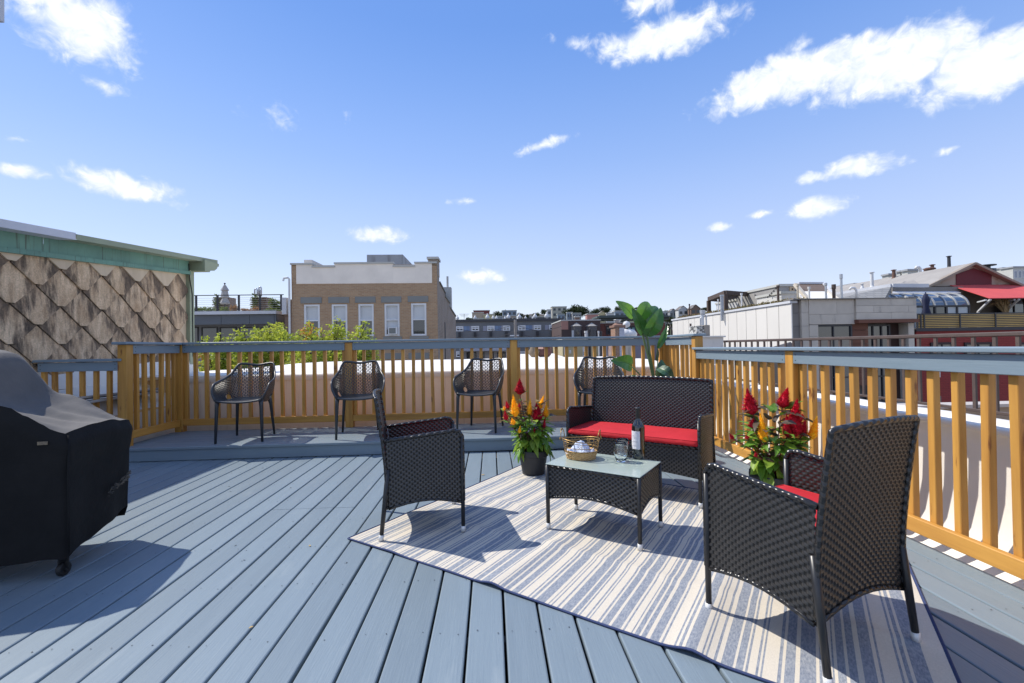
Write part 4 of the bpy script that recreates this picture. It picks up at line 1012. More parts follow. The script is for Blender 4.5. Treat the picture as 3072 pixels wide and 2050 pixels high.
mb = MB(); a = rect(*zb_(1087, 110), *zb_(1575, 220), D+4); mb.box(a[0], a[1], D+4, D+9, ztop-1.2, a[3]); mb.obj('bulkhead', wcol('bulkhead_render', (.42, .42, .42), .8, streak=((.22, .21, .2), 2, (1, 1, .3), .5, .7)), bb, world=True)
a = rect(*zb_(235, 180), *zb_(345, 240), D+2.5); mb = MB(); mb.box(a[0], a[1], D+2.5, D+7, ztop-1, a[3]); mb.obj('roof_hatch', parch, bb, world=True)
mb = MB(); q0 = at(*zb_(2235, 560), D+8); mb.box(x1-.5, x1+.0, D+7.6, D+8.3, ztop-2, q0.z); mb.tube([(x1-.25, D+8, q0.z), (x1-.25, D+8, q0.z+.75)], .07, 8); mb.obj('rear_chimney', cop, bb, world=True)
mb = MB(); p = at(*zb_(60, 440), D-.1); mb.tube([V((x0-.06, D-.1, -3)), V((x0-.06, D-.1, p.z)), V((x0-.12, D-.12, p.z+.06)), V((x0-.28, D-.15, p.z+.04)), V((x0-.32, D-.16, p.z-.1))], .05, 8)
mb.obj('white_downpipe', whitef, bb, world=True)

# ------------------------------------------------------------------ grey modern building with a roof garden
D = 26; zh = zm(560, 820, 6.912); R_ = lambda l, t, r, b_, D=D: rect(*zh(l, t), *zh(r, b_), D)
gbm = wcol('grey_cladding', (.115, .13, .15), .6); gbw = wcol('grey_wall', (.20, .21, .23), .7); wtrim = wcol('white_roof_edge', (.62, .63, .66), .6)
gb_ = building('modern_grey_building', 'low grey modern building with planted roof terrace between slate wall and brick building', loc=(-11, D, -12))
a = R_(-900, 865, 1860, 1065); zt, zf = a[3], a[2]
a1_ = R_(-900, 795, 1875, 862); mb = MB(); mb.box(a1_[0], a1_[1], D-.15, D+6, a1_[2], a1_[3]); mb.obj('roof_edge', wtrim, gb_, world=True)
for (l, r) in ((-900, -450), (-447, 150), (153, 715), (719, 1306), (1310, 1815), (1819, 1860)):
    q = R_(l, 865, r, 1065); mb = MB(); mb.box(q[0], q[1]-.01, D, D+.08, zf, zt-.01); mb.obj('cladding_panel', gbm, gb_, world=True)
mb = MB(); mb.box(a[0], a[1], D+.09, D+6, zf, zt-.02); mb.box(a[0], a[1]-.05, D+1.0, D+6, -12, zf-.002); mb.obj('wall', gbw, gb_, world=True)
for (l, r) in ((-300, 250), (310, 650), (690, 1040), (1085, 1500), (1540, 1830)):
    q = R_(l, 1120, r, 1500, D+1.0); window(gb_, q[0], q[1], q[2], q[3], D+1.0, greyf, darkglass, 1, 1, .06)
mb = MB(); q = R_(1970, 530, 2185, 1500, D-.3); mb.box(q[0], q[1], D+.1, D+8, -12, q[3])
for i in range(40): mb.box(q[0]-.001, q[1], D+.08, D+.099, q[3]-.16*(i+1)+.01, q[3]-.16*i-.01)
mb.obj('timber_siding', wcol('brown_siding', (.24, .165, .12), .8), gb_, world=True)
mb = MB(); q = R_(1975, 505, 2065, 850, D-.3); mb.box(q[0], q[1], D-.3, D+.06, q[2], q[3]); mb.obj('parapet_end', wtrim, gb_, world=True)
rail_ = thing('terrace_railing', 'thin dark cable railing along the edge of the planted roof terrace', 'railing', (-11, D, zt))
zr0, zr1 = R_(205, 465, 230, 800)[2:]; zr0 = a1_[3]
mb = MB(); mb.box(a1_[0], R_(1960, 0, 2010, 1)[1], D-.06, D+.0, zr1-.02, zr1+.02); mb.obj('top_rail', greyf, rail_, world=True)
for px_ in (-240, 205, 648, 1090, 1530, 1965):
    q = R_(px_-14, 465, px_+14, 800); mb = MB(); mb.box(q[0], q[1], D-.08, D+.02, zr0+.002, zr1-.021); mb.obj('post', greyf, rail_, world=True)
cabl = wcol('steel_cable', (.42, .42, .36), .4)
for i in range(7):
    mb = MB(); z_ = lerp(zr0, zr1, (i+.6)/8); mb.bar((a1_[0], D-.03, z_), (R_(1965, 0, 1966, 1)[0], D-.03, z_), .012, .012); mb.obj('cable', cabl, rail_, world=True)
def leaf_cloud(mb, blobs, n, size, rn, flat=.5, mi=0, star=1):
    tot = sum(r[0]*r[1]*r[2] for _, r in blobs)
    for c, r in blobs:
        k = int(n*r[0]*r[1]*r[2]/tot)
        for _ in range(k):
            d = V((rn.gauss(0, 1), rn.gauss(0, 1), rn.gauss(0, 1))).normalized(); q = rn.random()**.45
            p = V(c)+V((d.x*r[0], d.y*r[1], d.z*r[2]))*q
            p += V((mnoise.noise(p*3), mnoise.noise(p*3+V((9, 0, 0))), mnoise.noise(p*3+V((0, 9, 0)))))*.25*min(r)
            for s_ in range(star):
                a_ = V((rn.gauss(0, 1), rn.gauss(0, 1), rn.gauss(0, .6))).normalized(); b_ = a_.cross(V((rn.gauss(0, 1), rn.gauss(0, 1), rn.gauss(0, 1)))).normalized()
                s = size*rn.uniform(.6, 1.3)
                mb.add([p, p+a_*s*.5+b_*s*.28, p+a_*s, p+a_*s*.5-b_*s*.28], [(0, 1, 2, 3)], mi)
shrubm = mat('terrace_foliage', (.16, .20, .035), .7, (.06, .09, .02), 2.5, 4, transl=.3); rust = mat('rust_foliage', (.32, .16, .05), .7, (.20, .10, .04), 2.5, 4, transl=.3)
pltm = wcol('woven_planter', (.24, .17, .13), .8, bump=.02, bscale=14)
rn = random.Random(21)
for i, (l, r, t, m_, lab) in enumerate(((-300, 130, 690, shrubm, 'low green shrubs at the left end of the roof terrace'), (150, 560, 705, shrubm, 'clipped green planting on the roof terrace left of the closed parasol'), (690, 870, 690, shrubm, 'yellow green shrub on the terrace under the closed parasol'),
                                  (890, 1090, 665, rust, 'orange-leaved shrub in the middle of the roof terrace'), (1110, 1330, 735, rust, 'thin rusty shrub between terrace posts'), (1340, 1540, 700, rust, 'orange shrub below the right woven planter'), (1640, 1900, 735, shrubm, 'low green planting at the right end of the roof terrace'))):
    q = R_(l, t, r, 800, D+.8); mb = MB(); n_ = max(1, int((q[1]-q[0])/.35)); bl = [((lerp(q[0], q[1], (k_+.5)/n_), D+.8, lerp(zr0, q[3], .45)), (.26, .3, (q[3]-zr0)*.55)) for k_ in range(n_)]
    leaf_cloud(mb, bl, 260*n_, .10, rn); o = mb.obj('foliage', m_, thing('terrace_shrub', lab, 'shrub', ((q[0]+q[1])/2, D+.8, zr0)), world=True)
for (l, r, lab) in ((545, 885, 'left brown lattice planter tower on the roof terrace'), (1325, 1660, 'right brown lattice planter tower topped by steel pipes')):
    q = R_(l, 478, r, 800, D+2); t_ = thing('lattice_planter', lab, 'planter', ((q[0]+q[1])/2, D+2, zr0)); mb = MB(); dx = q[1]-q[0]
    mb.box(q[0]+.08, q[1]-.08, D+2.08, D+2+dx-.08, zr0, q[3]-.05)
    for k_ in range(12):
        for j in range(8):
            z_ = lerp(zr0, q[3], (j+.5)/8); x_ = lerp(q[0], q[1], (k_+.5*(j % 2)+.25)/12); mb.tube([(x_-.07, D+2.03, z_-.05), (x_, D+1.98, z_), (x_+.07, D+2.03, z_-.05)], .028, 5)
    mb.obj('lattice', pltm, t_, world=True)
    mb = MB(); leaf_cloud(mb, [((lerp(q[0], q[1], .3), D+2, lerp(zr0, q[3], .6)), (.22, .2, .6))], 260, .12, rn); mb.obj('climbing_leaves', shrubm, t_, world=True)
steel = mat('galvanised_steel', (.50, .52, .55), .4, (.40, .42, .45), 5, 3, metal=.5)
t_ = thing('roof_pipes', 'bent steel exhaust pipes above the right planter tower', 'pipes', (R_(1480, 0, 1481, 1)[0], D+3, zr0)); mb = MB()
for (xa, xb, zt_) in ((1412, 1465, 325), (1500, 1548, 290), (1478, 1530, 360)):
    p, q = at(*zh(xa, 480), D+3), at(*zh(xb, 480), D+3); zt2 = at(*zh(xa, zt_), D+3).z
    mb.tube([p, V((p.x, p.y, zt2-.05)), V((lerp(p.x, q.x, .3), p.y, zt2)), V((lerp(p.x, q.x, .8), p.y, zt2)), V((q.x, q.y, zt2-.06)), q], .045, 8)
mb.obj('bent_pipes', steel, t_, smooth=True, world=True)
t_ = thing('closed_parasol', 'closed pale grey parasol standing on the roof terrace', 'parasol', tuple(at(*zh(795, 790), D+1.4))); ztp = at(*zh(790, 235), D+1.4).z; zbt = at(*zh(790, 640), D+1.4).z; cx_ = at(*zh(792, 500), D+1.4).x
mb = MB(); Hh = ztp-zbt; mb.lathe([(0, Hh), (.05, Hh*.97), (.20, Hh*.70), (.19, Hh*.69), (.14, Hh*.67), (.19, Hh*.35), (.12, Hh*.3), (.24, Hh*.05), (.18, 0), (0, 0)], 18, (cx_, D+1.4, zbt), fn=lambda q, a: V((cx_+(q.x-cx_)*(1+.15*sin(a*6)), D+1.4+(q.y-D-1.4)*(1+.15*sin(a*6)), q.z)))
mb.obj('canopy', wcol('parasol_canvas', (.42, .40, .38), .9), t_, world=True)
mb = MB(); mb.tube([(cx_, D+1.4, zr0), (cx_, D+1.4, ztp)], .03, 8); mb.lathe([(0, 0), (.05, .03), (.05, .08), (0, .11)], 10, (cx_, D+1.4, ztp)); mb.obj('pole', greyf, t_, world=True)
q = R_(1720, 520, 1950, 790, D+1.5); mb = MB(); bl = [((lerp(q[0], q[1], .55+.35*k_/6*(-1)**k_), D+1.5, lerp(zr0, q[3], (k_+.5)/6.5)), (.35-.03*k_, .3, .12)) for k_ in range(6)]
leaf_cloud(mb, bl, 900, .13, rn); t_ = thing('small_conifer', 'small wispy conifer at the right end of the roof terrace', 'tree', ((q[0]+q[1])/2, D+1.5, zr0)); mb.obj('foliage', shrubm, t_, world=True)
mb = MB(); mb.tube([((q[0]+q[1])/2, D+1.5, zr0), ((q[0]+q[1])/2+.1, D+1.5, q[3]-.1)], [.04, .015], 6); mb.obj('trunk', pltm, t_, world=True)

# ------------------------------------------------------------------ street trees
treem = mat('street_tree_leaves', (.46, .48, .065), .6, (.22, .30, .04), 1.5, 4, transl=.4, contrast=1.3); treeo = mat('turning_leaves', (.42, .17, .04), .6, (.35, .25, .04), 3, 3, transl=.35)
barkm = wcol('tree_bark', (.07, .055, .045), .9)
def street_tree(label, tops, D, base_px, seed, n):
    rn = random.Random(seed); bx = at(base_px, 1000, D).x
    t_ = thing('street_tree', label, 'tree', (bx, D, -12), group='yellow-green trees behind the white roof'); blobs = []; mb2 = MB()
    mb2.tube([(bx, D, -12), (bx+.1, D, -5), (bx-.1, D, -1.2)], [.22, .17, .11], 8)
    for (u, v, w_, h_) in tops:
        dd = D+rn.uniform(-.8, .8); p = at(u/.765, v/.765, dd); sc_ = dd/FP/.765; rx, rz = w_*sc_, h_*sc_
        blobs.append((V((p.x, dd, p.z-rz)), (rx, rx*.8, rz)))
        a = V((bx, D, -1.5)); c = V((p.x, dd, p.z-.1)); mid = lerp(a, c, .5)+V((rn.uniform(-.3, .3), 0, rn.uniform(-.2, .4)))
        mb2.tube([a, mid, c], [.07, .04, .010], 6)
        for _ in range(4):
            e_ = c+V((rn.uniform(-rx, rx), rn.uniform(-.4, .4), rn.uniform(-2*rz, -.1))); mb2.tube([lerp(mid, c, rn.uniform(.2, .8)), e_], [.02, .006], 5)
    mb = MB(); leaf_cloud(mb, blobs, n, .085, rn, star=4)
    leaf_cloud(mb, [(blobs[0][0]+V((.1, -.3, .1)), (.3, .3, .3))], 30, .09, rn, mi=1, star=3)
    mb.obj('crown', [treem, treeo], t_, world=True); mb2.obj('trunk', barkm, t_, world=True)
street_tree('yellow-green tree in front of the grey modern building', [(470, 775, 28, 45), (505, 762, 24, 50), (560, 752, 36, 50), (520, 800, 50, 45), (620, 745, 45, 40), (635, 733, 22, 30), (600, 790, 60, 45), (655, 760, 30, 40), (480, 830, 50, 40), (560, 830, 60, 40), (640, 810, 60, 40)], 14.5, 560/.765, 31, 5200)
street_tree('yellow-green tree with reddish twig in front of the brick building', [(712, 735, 20, 35), (700, 755, 38, 45), (735, 750, 28, 40), (773, 728, 24, 32), (775, 752, 40, 45), (835, 737, 22, 34), (833, 758, 40, 45), (700, 800, 50, 45), (760, 800, 55, 45), (820, 800, 55, 45), (855, 815, 22, 40), (720, 835, 60, 40), (800, 835, 60, 40)], 14.0, 760/.765, 32, 5600)
# ------------------------------------------------------------------ blue-grey apartment block
zc = zm(1300, 880, 5.222); zd = zm(1680, 880, 5.222)
D = 60; RC = lambda l, t, r, b_, D=D: rect(*zc(l, t), *zc(r, b_), D)
bgm = wcol('blue_grey_siding', (.17, .175, .18), .75); lbm = wcol('light_blue_panel', (.20, .28, .42), .7); lgm = wcol('lilac_panel', (.32, .33, .40), .7); mbm = wcol('mid_blue_panel', (.17, .235, .36), .7)
ap = building('blue_grey_apartments', 'long blue-grey apartment block with paired white windows behind the railing', loc=(-5, D, -12))
q = RC(-600, 447, 2008, 900); zt = at(*zc(1200, 440), D).z; mb = MB(); mb.box(q[0], q[1], D, D+14, -12, zt); mb.obj('wall', bgm, ap, world=True)
mb = MB(); mb.box(q[0]-.2, q[1]+.2, D-.2, D+14.2, zt, zt+.3); mb.obj('roof_edge', wcol('dark_roof_edge', (.07, .07, .075), .8), ap, world=True)
for i, (l, r) in enumerate(((-110, 10), (130, 250), (358, 472), (597, 718), (842, 960), (1085, 1203), (1325, 1445), (1570, 1688), (1810, 1930))):
    t = 532-(l*.0155); a = rect(*zc(l, t-8), *zc(r, t+72), D); window(ap, *a, D, whitef, darkglass, 2, 2, .13, .1, upper=.45 if i % 2 else .5)
    a2 = rect(*zc(l, 910), *zc(r, 1000), D); window(ap, *a2, D, whitef, darkglass, 2, 2, .13, .1, upper=.5)
    mb = MB(); mb.box(lerp(a[0], a[1], .3), lerp(a[0], a[1], .65), D-.35, D-.01, a[2]-.75, a[2]-.15); mb.obj('air_conditioner', greyf, ap, world=True)
for (l, r, m_) in ((478, 525, lbm), (525, 570, mbm), (570, 595, lgm), (780, 838, lgm), (963, 1018, lbm), (1018, 1060, mbm), (1060, 1082, lgm), (1448, 1505, lbm), (1505, 1545, mbm), (1545, 1568, lgm), (1750, 1806, lgm)):
    t = 532-l*.0155; a = rect(*zc(l, t-6), *zc(r, t+70), D); mb = MB(); mb.box(a[0], a[1]-.02, D-.03, D-.001, a[2], a[3]); mb.obj('facade_panel', m_, ap, world=True)
ventm = wcol('white_vent', (.70, .70, .70), .5)
vm = MB().lathe([(.28, 0), (.28, .25), (.62, .28), (.62, .55), (.35, .75), (.18, .8), (.18, 1.05), (0, 1.1)], 14).mesh('dome', ventm, True)
ORD = ['%s white mushroom vent from the left on the blue-grey apartment roof' % w for w in ('first', 'second', 'third', 'fourth, smaller', 'fifth, smaller', 'sixth, smaller', 'seventh, taller', 'eighth, taller', 'ninth, small', 'tenth, smallest', 'eleventh, tall', 'last, tallest')]
for vi_, (x_, s_) in enumerate(((380, .8), (655, .8), (848, 1.0), (937, .75), (992, .7), (1125, .6), (1177, 1.0), (1348, 1.0), (1445, .6), (1557, .5), (1595, 1.05), (1775, 1.1))):
    p = at(*zc(x_, 440), D+2); tt = thing('roof_vent', ORD[vi_], 'vent', (p.x, D+2, zt+.301), group='mushroom vents on the apartment roof'); piece('dome', vm, tt, scale=(s_*.42, s_*.42, s_*.85))
t_ = thing('utility_pole', 'weathered wooden utility pole with crossarm in front of the apartments', 'pole', (at(*zc(1283, 600), 45).x, 45, -12))
p = at(*zc(1283, 415), 45); mb = MB(); mb.tube([(p.x, 45, -12), (p.x, 45, p.z)], [.17, .13], 8); mb.obj('mast', wcol('grey_timber', (.30, .27, .24), .9), t_, world=True)
c1, c2 = at(*zc(1200, 666), 45), at(*zc(1337, 662), 45); mb = MB(); mb.bar(c1, c2, .12, .12); mb.obj('crossarm', whitef, t_, world=True)
for (a_, c_) in (((367, 690), (1283, 600)), ((367, 560), (1283, 480)), ((1283, 600), (2000, 655)), ((1283, 490), (2008, 520))):
    a, c = at(*zc(*a_), 45), at(*zc(*c_), 45); mb = MB(); mb.tube([lerp(a, c, k_/8)-V((0, 0, .5*sin(pi*k_/8))) for k_ in range(9)], .02, 4); mb.obj('wire', greyf, t_, world=True)
# terrace house with dark openings under a pale slab
D = 38; RC = lambda l, t, r, b_, D=D: rect(*zc(l, t), *zc(r, b_), D)
po = building('porch_building', 'grey building with dark glass doors under a pale balcony slab seen between the balusters', loc=(-4, D, -12))
a = RC(410, 760, 1145, 1060); mb = MB(); mb.box(a[0], a[1], D, D+5, -12, a[3]); mb.obj('wall', wcol('pale_grey_wall', (.38, .38, .40), .8), po, world=True)
a = RC(430, 868, 1150, 902); mb = MB(); mb.box(a[0], a[1], D-.9, D-.002, a[2], a[3]); mb.obj('balcony_slab', wcol('pale_slab', (.48, .50, .58), .7), po, world=True)
for (l, r) in ((525, 600), (612, 675), (770, 802), (905, 948), (1005, 1040), (1075, 1135)):
    a = RC(l, 925, r, 1120); window(po, *a, D, greyf, darkglass, 1, 1, .06)
D = 42
def flatb(name, label, Z_, l, t, r, col, D, dep=6, rough=.8, wins=(), siding=0, roofm=None, fm=None, nxy=(1, 2), group=None):
    x0, x1, z0, z1 = rect(*Z_(l, t), *Z_(r, t+60), D); t_ = building(name, label, loc=((x0+x1)/2, D, -12), group=group)
    m_ = col if not isinstance(col, tuple) else wcol('paint_%02d%02d%02d' % tuple(int(c*99) for c in col), col, rough)
    mb = MB(); mb.box(x0, x1, D, D+dep, -12, z1)
    if siding:
        k_ = int(4.5/siding)
        for i in range(k_): mb.box(x0-.005, x1+.005, D-.018, D-.001, z1-siding*(i+1)+.012, z1-siding*i-.004)
    mb.obj('wall', m_, t_, world=True)
    mb = MB(); e_ = .012*(z1+12)*.3; mb.box(x0-e_, x1+e_, D-e_, D+dep+e_, z1, z1+e_*2.2); mb.obj('roof_edge', roofm or cop, t_, world=True)
    for (a, b_, c, d) in wins:
        w = rect(*Z_(a, b_), *Z_(c, d), D); s_ = max(.05, min(w[1]-w[0], w[3]-w[2])*.09); window(t_, *w, D-(.02 if siding else 0), fm or whitef, darkglass, nxy[0], nxy[1], s_, s_*.6, upper=.55)
    return t_, x0, x1, z1
flatb('pink_building', 'pale pink house wall seen low between the balusters', zc, 1740, 760, 1895, (.45, .29, .24), 42)
flatb('yellow_house', 'pale yellow clapboard house with a white window seen through the balusters', zd, 40, 735, 655, (.50, .43, .26), 36, wins=((62, 850, 100, 965), (145, 890, 172, 942), (355, 845, 440, 985)), siding=.14)
flatb('white_house', 'white stucco house wall beside the yellow clapboard house', zd, 662, 745, 795, (.60, .62, .68), 35, wins=((672, 830, 690, 880),))
flatb('low_brick_house', 'patchy red brick house wall seen low between the balusters', zd, 797, 745, 1062, brick_mat('patchy_brick', (.26, .11, .08), (.18, .08, .065), (.45, .40, .37), .24, .08, stain=(.42, .36, .33)), 34)
flatb('lilac_siding_house', 'lilac grey sided house seen through the right end of the back railing', zd, 1075, 740, 1425, (.27, .28, .35), 35, siding=.15)
flatb('dark_grey_house', 'grey sided house with dark strip window next to the lilac siding', zd, 1440, 730, 1800, (.24, .24, .28), 37, wins=((1545, 915, 1600, 950),), siding=.15)
# small white roof and pots beyond the membrane roof
t_ = thing('white_shed_roof', 'small white pitched roof beyond the membrane roof', 'roof', tuple(at(*zc(1700, 1030), 13)))
P4 = [at(*zc(1335, 1040), 12.6), at(*zc(2140, 1030), 12.6), at(*zc(1880, 945), 15), at(*zc(1335, 955), 15)]
mb = MB(); mb.add(P4+[p-V((0, 0, .5)) for p in P4], [(0, 1, 2, 3), (0, 4, 5, 1), (1, 5, 6, 2), (3, 7, 4, 0)]); mb.obj('sheet', memb, t_, world=True)
for (x_, r_, lab, c_) in ((1583, .13, 'round clay pot on the white roof', (.22, .17, .12)), (1700, .10, 'left brown urn on the white roof, beside the taller one', (.14, .06, .05)), (1775, .11, 'tall reddish urn on the white roof', (.15, .06, .05))):
    p = at(*zc(x_, 1032), 11.9); mb = MB(); z_ = .80; mb.lathe([(r_*.6, 0), (r_*1.1, r_*.6), (r_*1.2, r_*1.2), (r_*.8, r_*1.8), (r_*.9, r_*2.1), (0, r_*2.1)], 14, (p.x, 11.9, z_+.01))
    if x_ == 1775: mb.lathe([(r_*.7, r_*2.1), (r_*.95, r_*2.5), (r_*.6, r_*3.4), (r_*.8, r_*3.8), (0, r_*3.9)], 12, (p.x, 11.9, z_+.01))
    tag(mb.obj('clay_pot', wcol('clay_%d' % x_, c_, .8), None, smooth=True), lab, 'pot')
# brown building with bay windows, red brick building with green cornice
t_, x0, x1, z1 = flatb('brown_bay_building', 'dark brown building with two bay windows under pointed metal roofs', zd, 20, 432, 632, (.085, .055, .05), 50, dep=8)
mb = MB(); a = rect(*zd(20, 436), *zd(128, 570), 50); mb.box(a[0], a[1], 49.97, 49.999, a[2], a[3]); mb.obj('pink_render', wcol('salmon_render', (.42, .22, .17), .85), t_, world=True)
bayr = wcol('bay_roof_metal', (.36, .34, .31), .6)
for (l, r) in ((168, 350), (402, 590)):
    c0 = rect(*zd(l, 520), *zd(r, 700), 50); cx_ = (c0[0]+c0[1])/2; rr_ = (c0[1]-c0[0])/2; ap_z = at(*zd((l+r)/2, 452), 49).z; zb2 = at(*zd((l+r)/2, 520), 49).z
    prf = [(-1, 0), (-.55, -.6), (.55, -.6), (1, 0)]
    mb = MB(); mb.prism([(cx_+a*rr_*.92, 49.98+b_*rr_*1.2) for a, b_ in prf], lambda a, b_, t: V((a, b_, zb2 if t else zb2-6))); by = mb.obj('bay', wcol('bay_siding', (.13, .12, .115), .8), t_, world=True)
    mb = MB(); base = [V((cx_+a*rr_*1.08, 49.99+b_*rr_*1.35, zb2+.05)) for a, b_ in prf]; apx = V((cx_, 49.98, ap_z)); mb.add(base+[apx], [(0, 1, 4), (1, 2, 4), (2, 3, 4), (3, 2, 1, 0)])
    mb.obj('bay_roof', bayr, t_, world=True)
    for k_ in range(3):
        a0, a1_ = prf[k_], prf[k_+1]; p = V((cx_+lerp(a0[0], a1_[0], .2)*rr_*.93, 49.98+lerp(a0[1], a1_[1], .2)*rr_*1.25, 0)); q = V((cx_+lerp(a0[0], a1_[0], .8)*rr_*.93, 49.98+lerp(a0[1], a1_[1], .8)*rr_*1.25, 0))
        mb = MB(); mb.bar(p+V((0, 0, zb2-1.5)), q+V((0, 0, zb2-1.5)), .03, 2.2); mb.obj('pane', blind if k_ == 0 else darkglass, by, world=True)
redb = brick_mat('dark_red_brick', (.22, .065, .045), (.17, .05, .038), (.20, .12, .10), .22, .075)
t_, x0, x1, z1 = flatb('red_brick_building', 'red brick building with deep dark green cornice behind the large-leaved plant', zd, 632, 470, 1645, redb, 52, dep=10)
gcm = wcol('green_cornice', (.065, .085, .08), .6); zc1 = at(*zd(1100, 392), 52).z
for (o_, a, b_) in ((.15, .75, 1.0), (.55, .45, .75), (.3, .0, .45)):
    mb = MB(); mb.box(x0-o_, x1+o_, 52-o_*1.6, 52+2, lerp(z1, zc1, a)+.35, lerp(z1, zc1, b_)+.35); mb.obj('cornice', gcm, t_, world=True)
teal = wcol('teal_curtain', (.20, .36, .38), .8)
for (l, r, g_) in ((722, 840, darkglass), (1042, 1190, teal), (1290, 1440, darkglass)):
    a = rect(*zd(l, 520), *zd(r, 650), 52); window(t_, *a, 52, greyf, g_, 2, 2, .12, .1)
    mb = MB(); a = rect(*zd(l-25, 492), *zd(r+20, 515), 52); mb.box(a[0], a[1], 51.9, 51.999, a[2], a[3]); mb.obj('lintel', wcol('brown_lintel', (.13, .085, .07), .8), t_, world=True)
# chimney and small flues close behind the railing
D = 24; a = rect(*zd(865, 535), *zd(1005, 665), D)
t_ = thing('brick_chimney', 'short brick chimney with white shingled side and round clay top', 'chimney', ((a[0]+a[1])/2, D, -6))
orb = brick_mat('orange_brick', (.36, .20, .12), (.28, .13, .08), (.40, .34, .28), .2, .07); xm = at(*zd(928, 600), D).x
mb = MB(); mb.box(a[0], xm, D, D+.9, -6, a[3]); mb.obj('brick_stack', orb, t_, world=True)
mb = MB(); mb.box(xm+.002, a[1], D+.0, D+.9, -6, a[3]-.02)
for i in range(9): mb.box(xm+.002, a[1]+.01, D-.02, D-.001, a[3]-.02-.16*(i+1)+.015, a[3]-.02-.16*i)
mb.obj('shingled_side', wcol('pale_shingles', (.50, .52, .60), .8), t_, world=True)
mb = MB(); mb.box(a[0]-.06, a[1]+.06, D-.06, D+.96, a[3]+.002, a[3]+.12); zz_ = at(*zd(940, 480), D).z; mb.add([(a[0]+.05, D, a[3]+.12), (a[1]-.1, D, a[3]+.12), (a[1]-.1, D+.9, a[3]+.12), (a[0]+.05, D+.9, a[3]+.12), (xm-.1, D+.4, zz_+.08), (xm+.15, D+.4, zz_+.08)], [(0, 1, 5, 4), (1, 2, 5), (2, 3, 4, 5), (3, 0, 4)])
mb.obj('cap', wcol('rusty_cap', (.26, .15, .11), .8), t_, world=True)
mb = MB(); zt2 = at(*zd(935, 408), D).z; mb.lathe([(.13, zz_), (.12, zt2-.12), (.22, zt2-.02), (.22, zt2), (.1, zt2-.02), (0, zt2-.02)], 14, (xm+.02, D+.4, 0)); mb.obj('flue_pot', steel, t_, smooth=True, world=True)
for (l, r, t, m_, lab) in ((382, 430, 592, ventm, 'square white flue beside a black one behind the back railing'), (436, 488, 572, greyf, 'black flue pipe between the two bay windows'), (592, 618, 592, ventm, 'slim pale flue right of the second bay window'), (622, 660, 592, greyf, 'small black box flue right of the pale flue'), (1030, 1058, 548, greyf, 'black flue with white ball top right of the brick chimney')):
    a = rect(*zd(l, t), *zd(r, 720), 26); r_ = (a[1]-a[0])/2; mb = MB(); mb.lathe([(r_*.85, a[2]-2), (r_*.85, a[3]-.15), (r_*1.1, a[3]-.12), (r_*1.1, a[3]), (0, a[3])], 12, ((a[0]+a[1])/2, 26, 0))
    o = mb.obj('roof_flue', m_, None, smooth=False); tag(o, lab, 'flue')
    if l == 1030: mb = MB(); mb.lathe([(0, 0), (.18, .1), (.22, .22), (.15, .36), (0, .42)], 12, ((a[0]+a[1])/2, 26, a[3])); mb.obj('ball_top', ventm, o, smooth=True)
for x_, lab in ((1020, 'left white turbine vent at the foot of the brick chimney'), (1085, 'right white turbine vent at the foot of the brick chimney')):
    p = at(*zd(x_, 660), 26); mb = MB(); mb.lathe([(.2, -1), (.2, .1), (.42, .18), (.45, .4), (.3, .6), (0, .68)], 14, (p.x, 26, p.z-.3)); tag(mb.obj('turbine_vent', ventm, None, smooth=True), lab, 'vent')

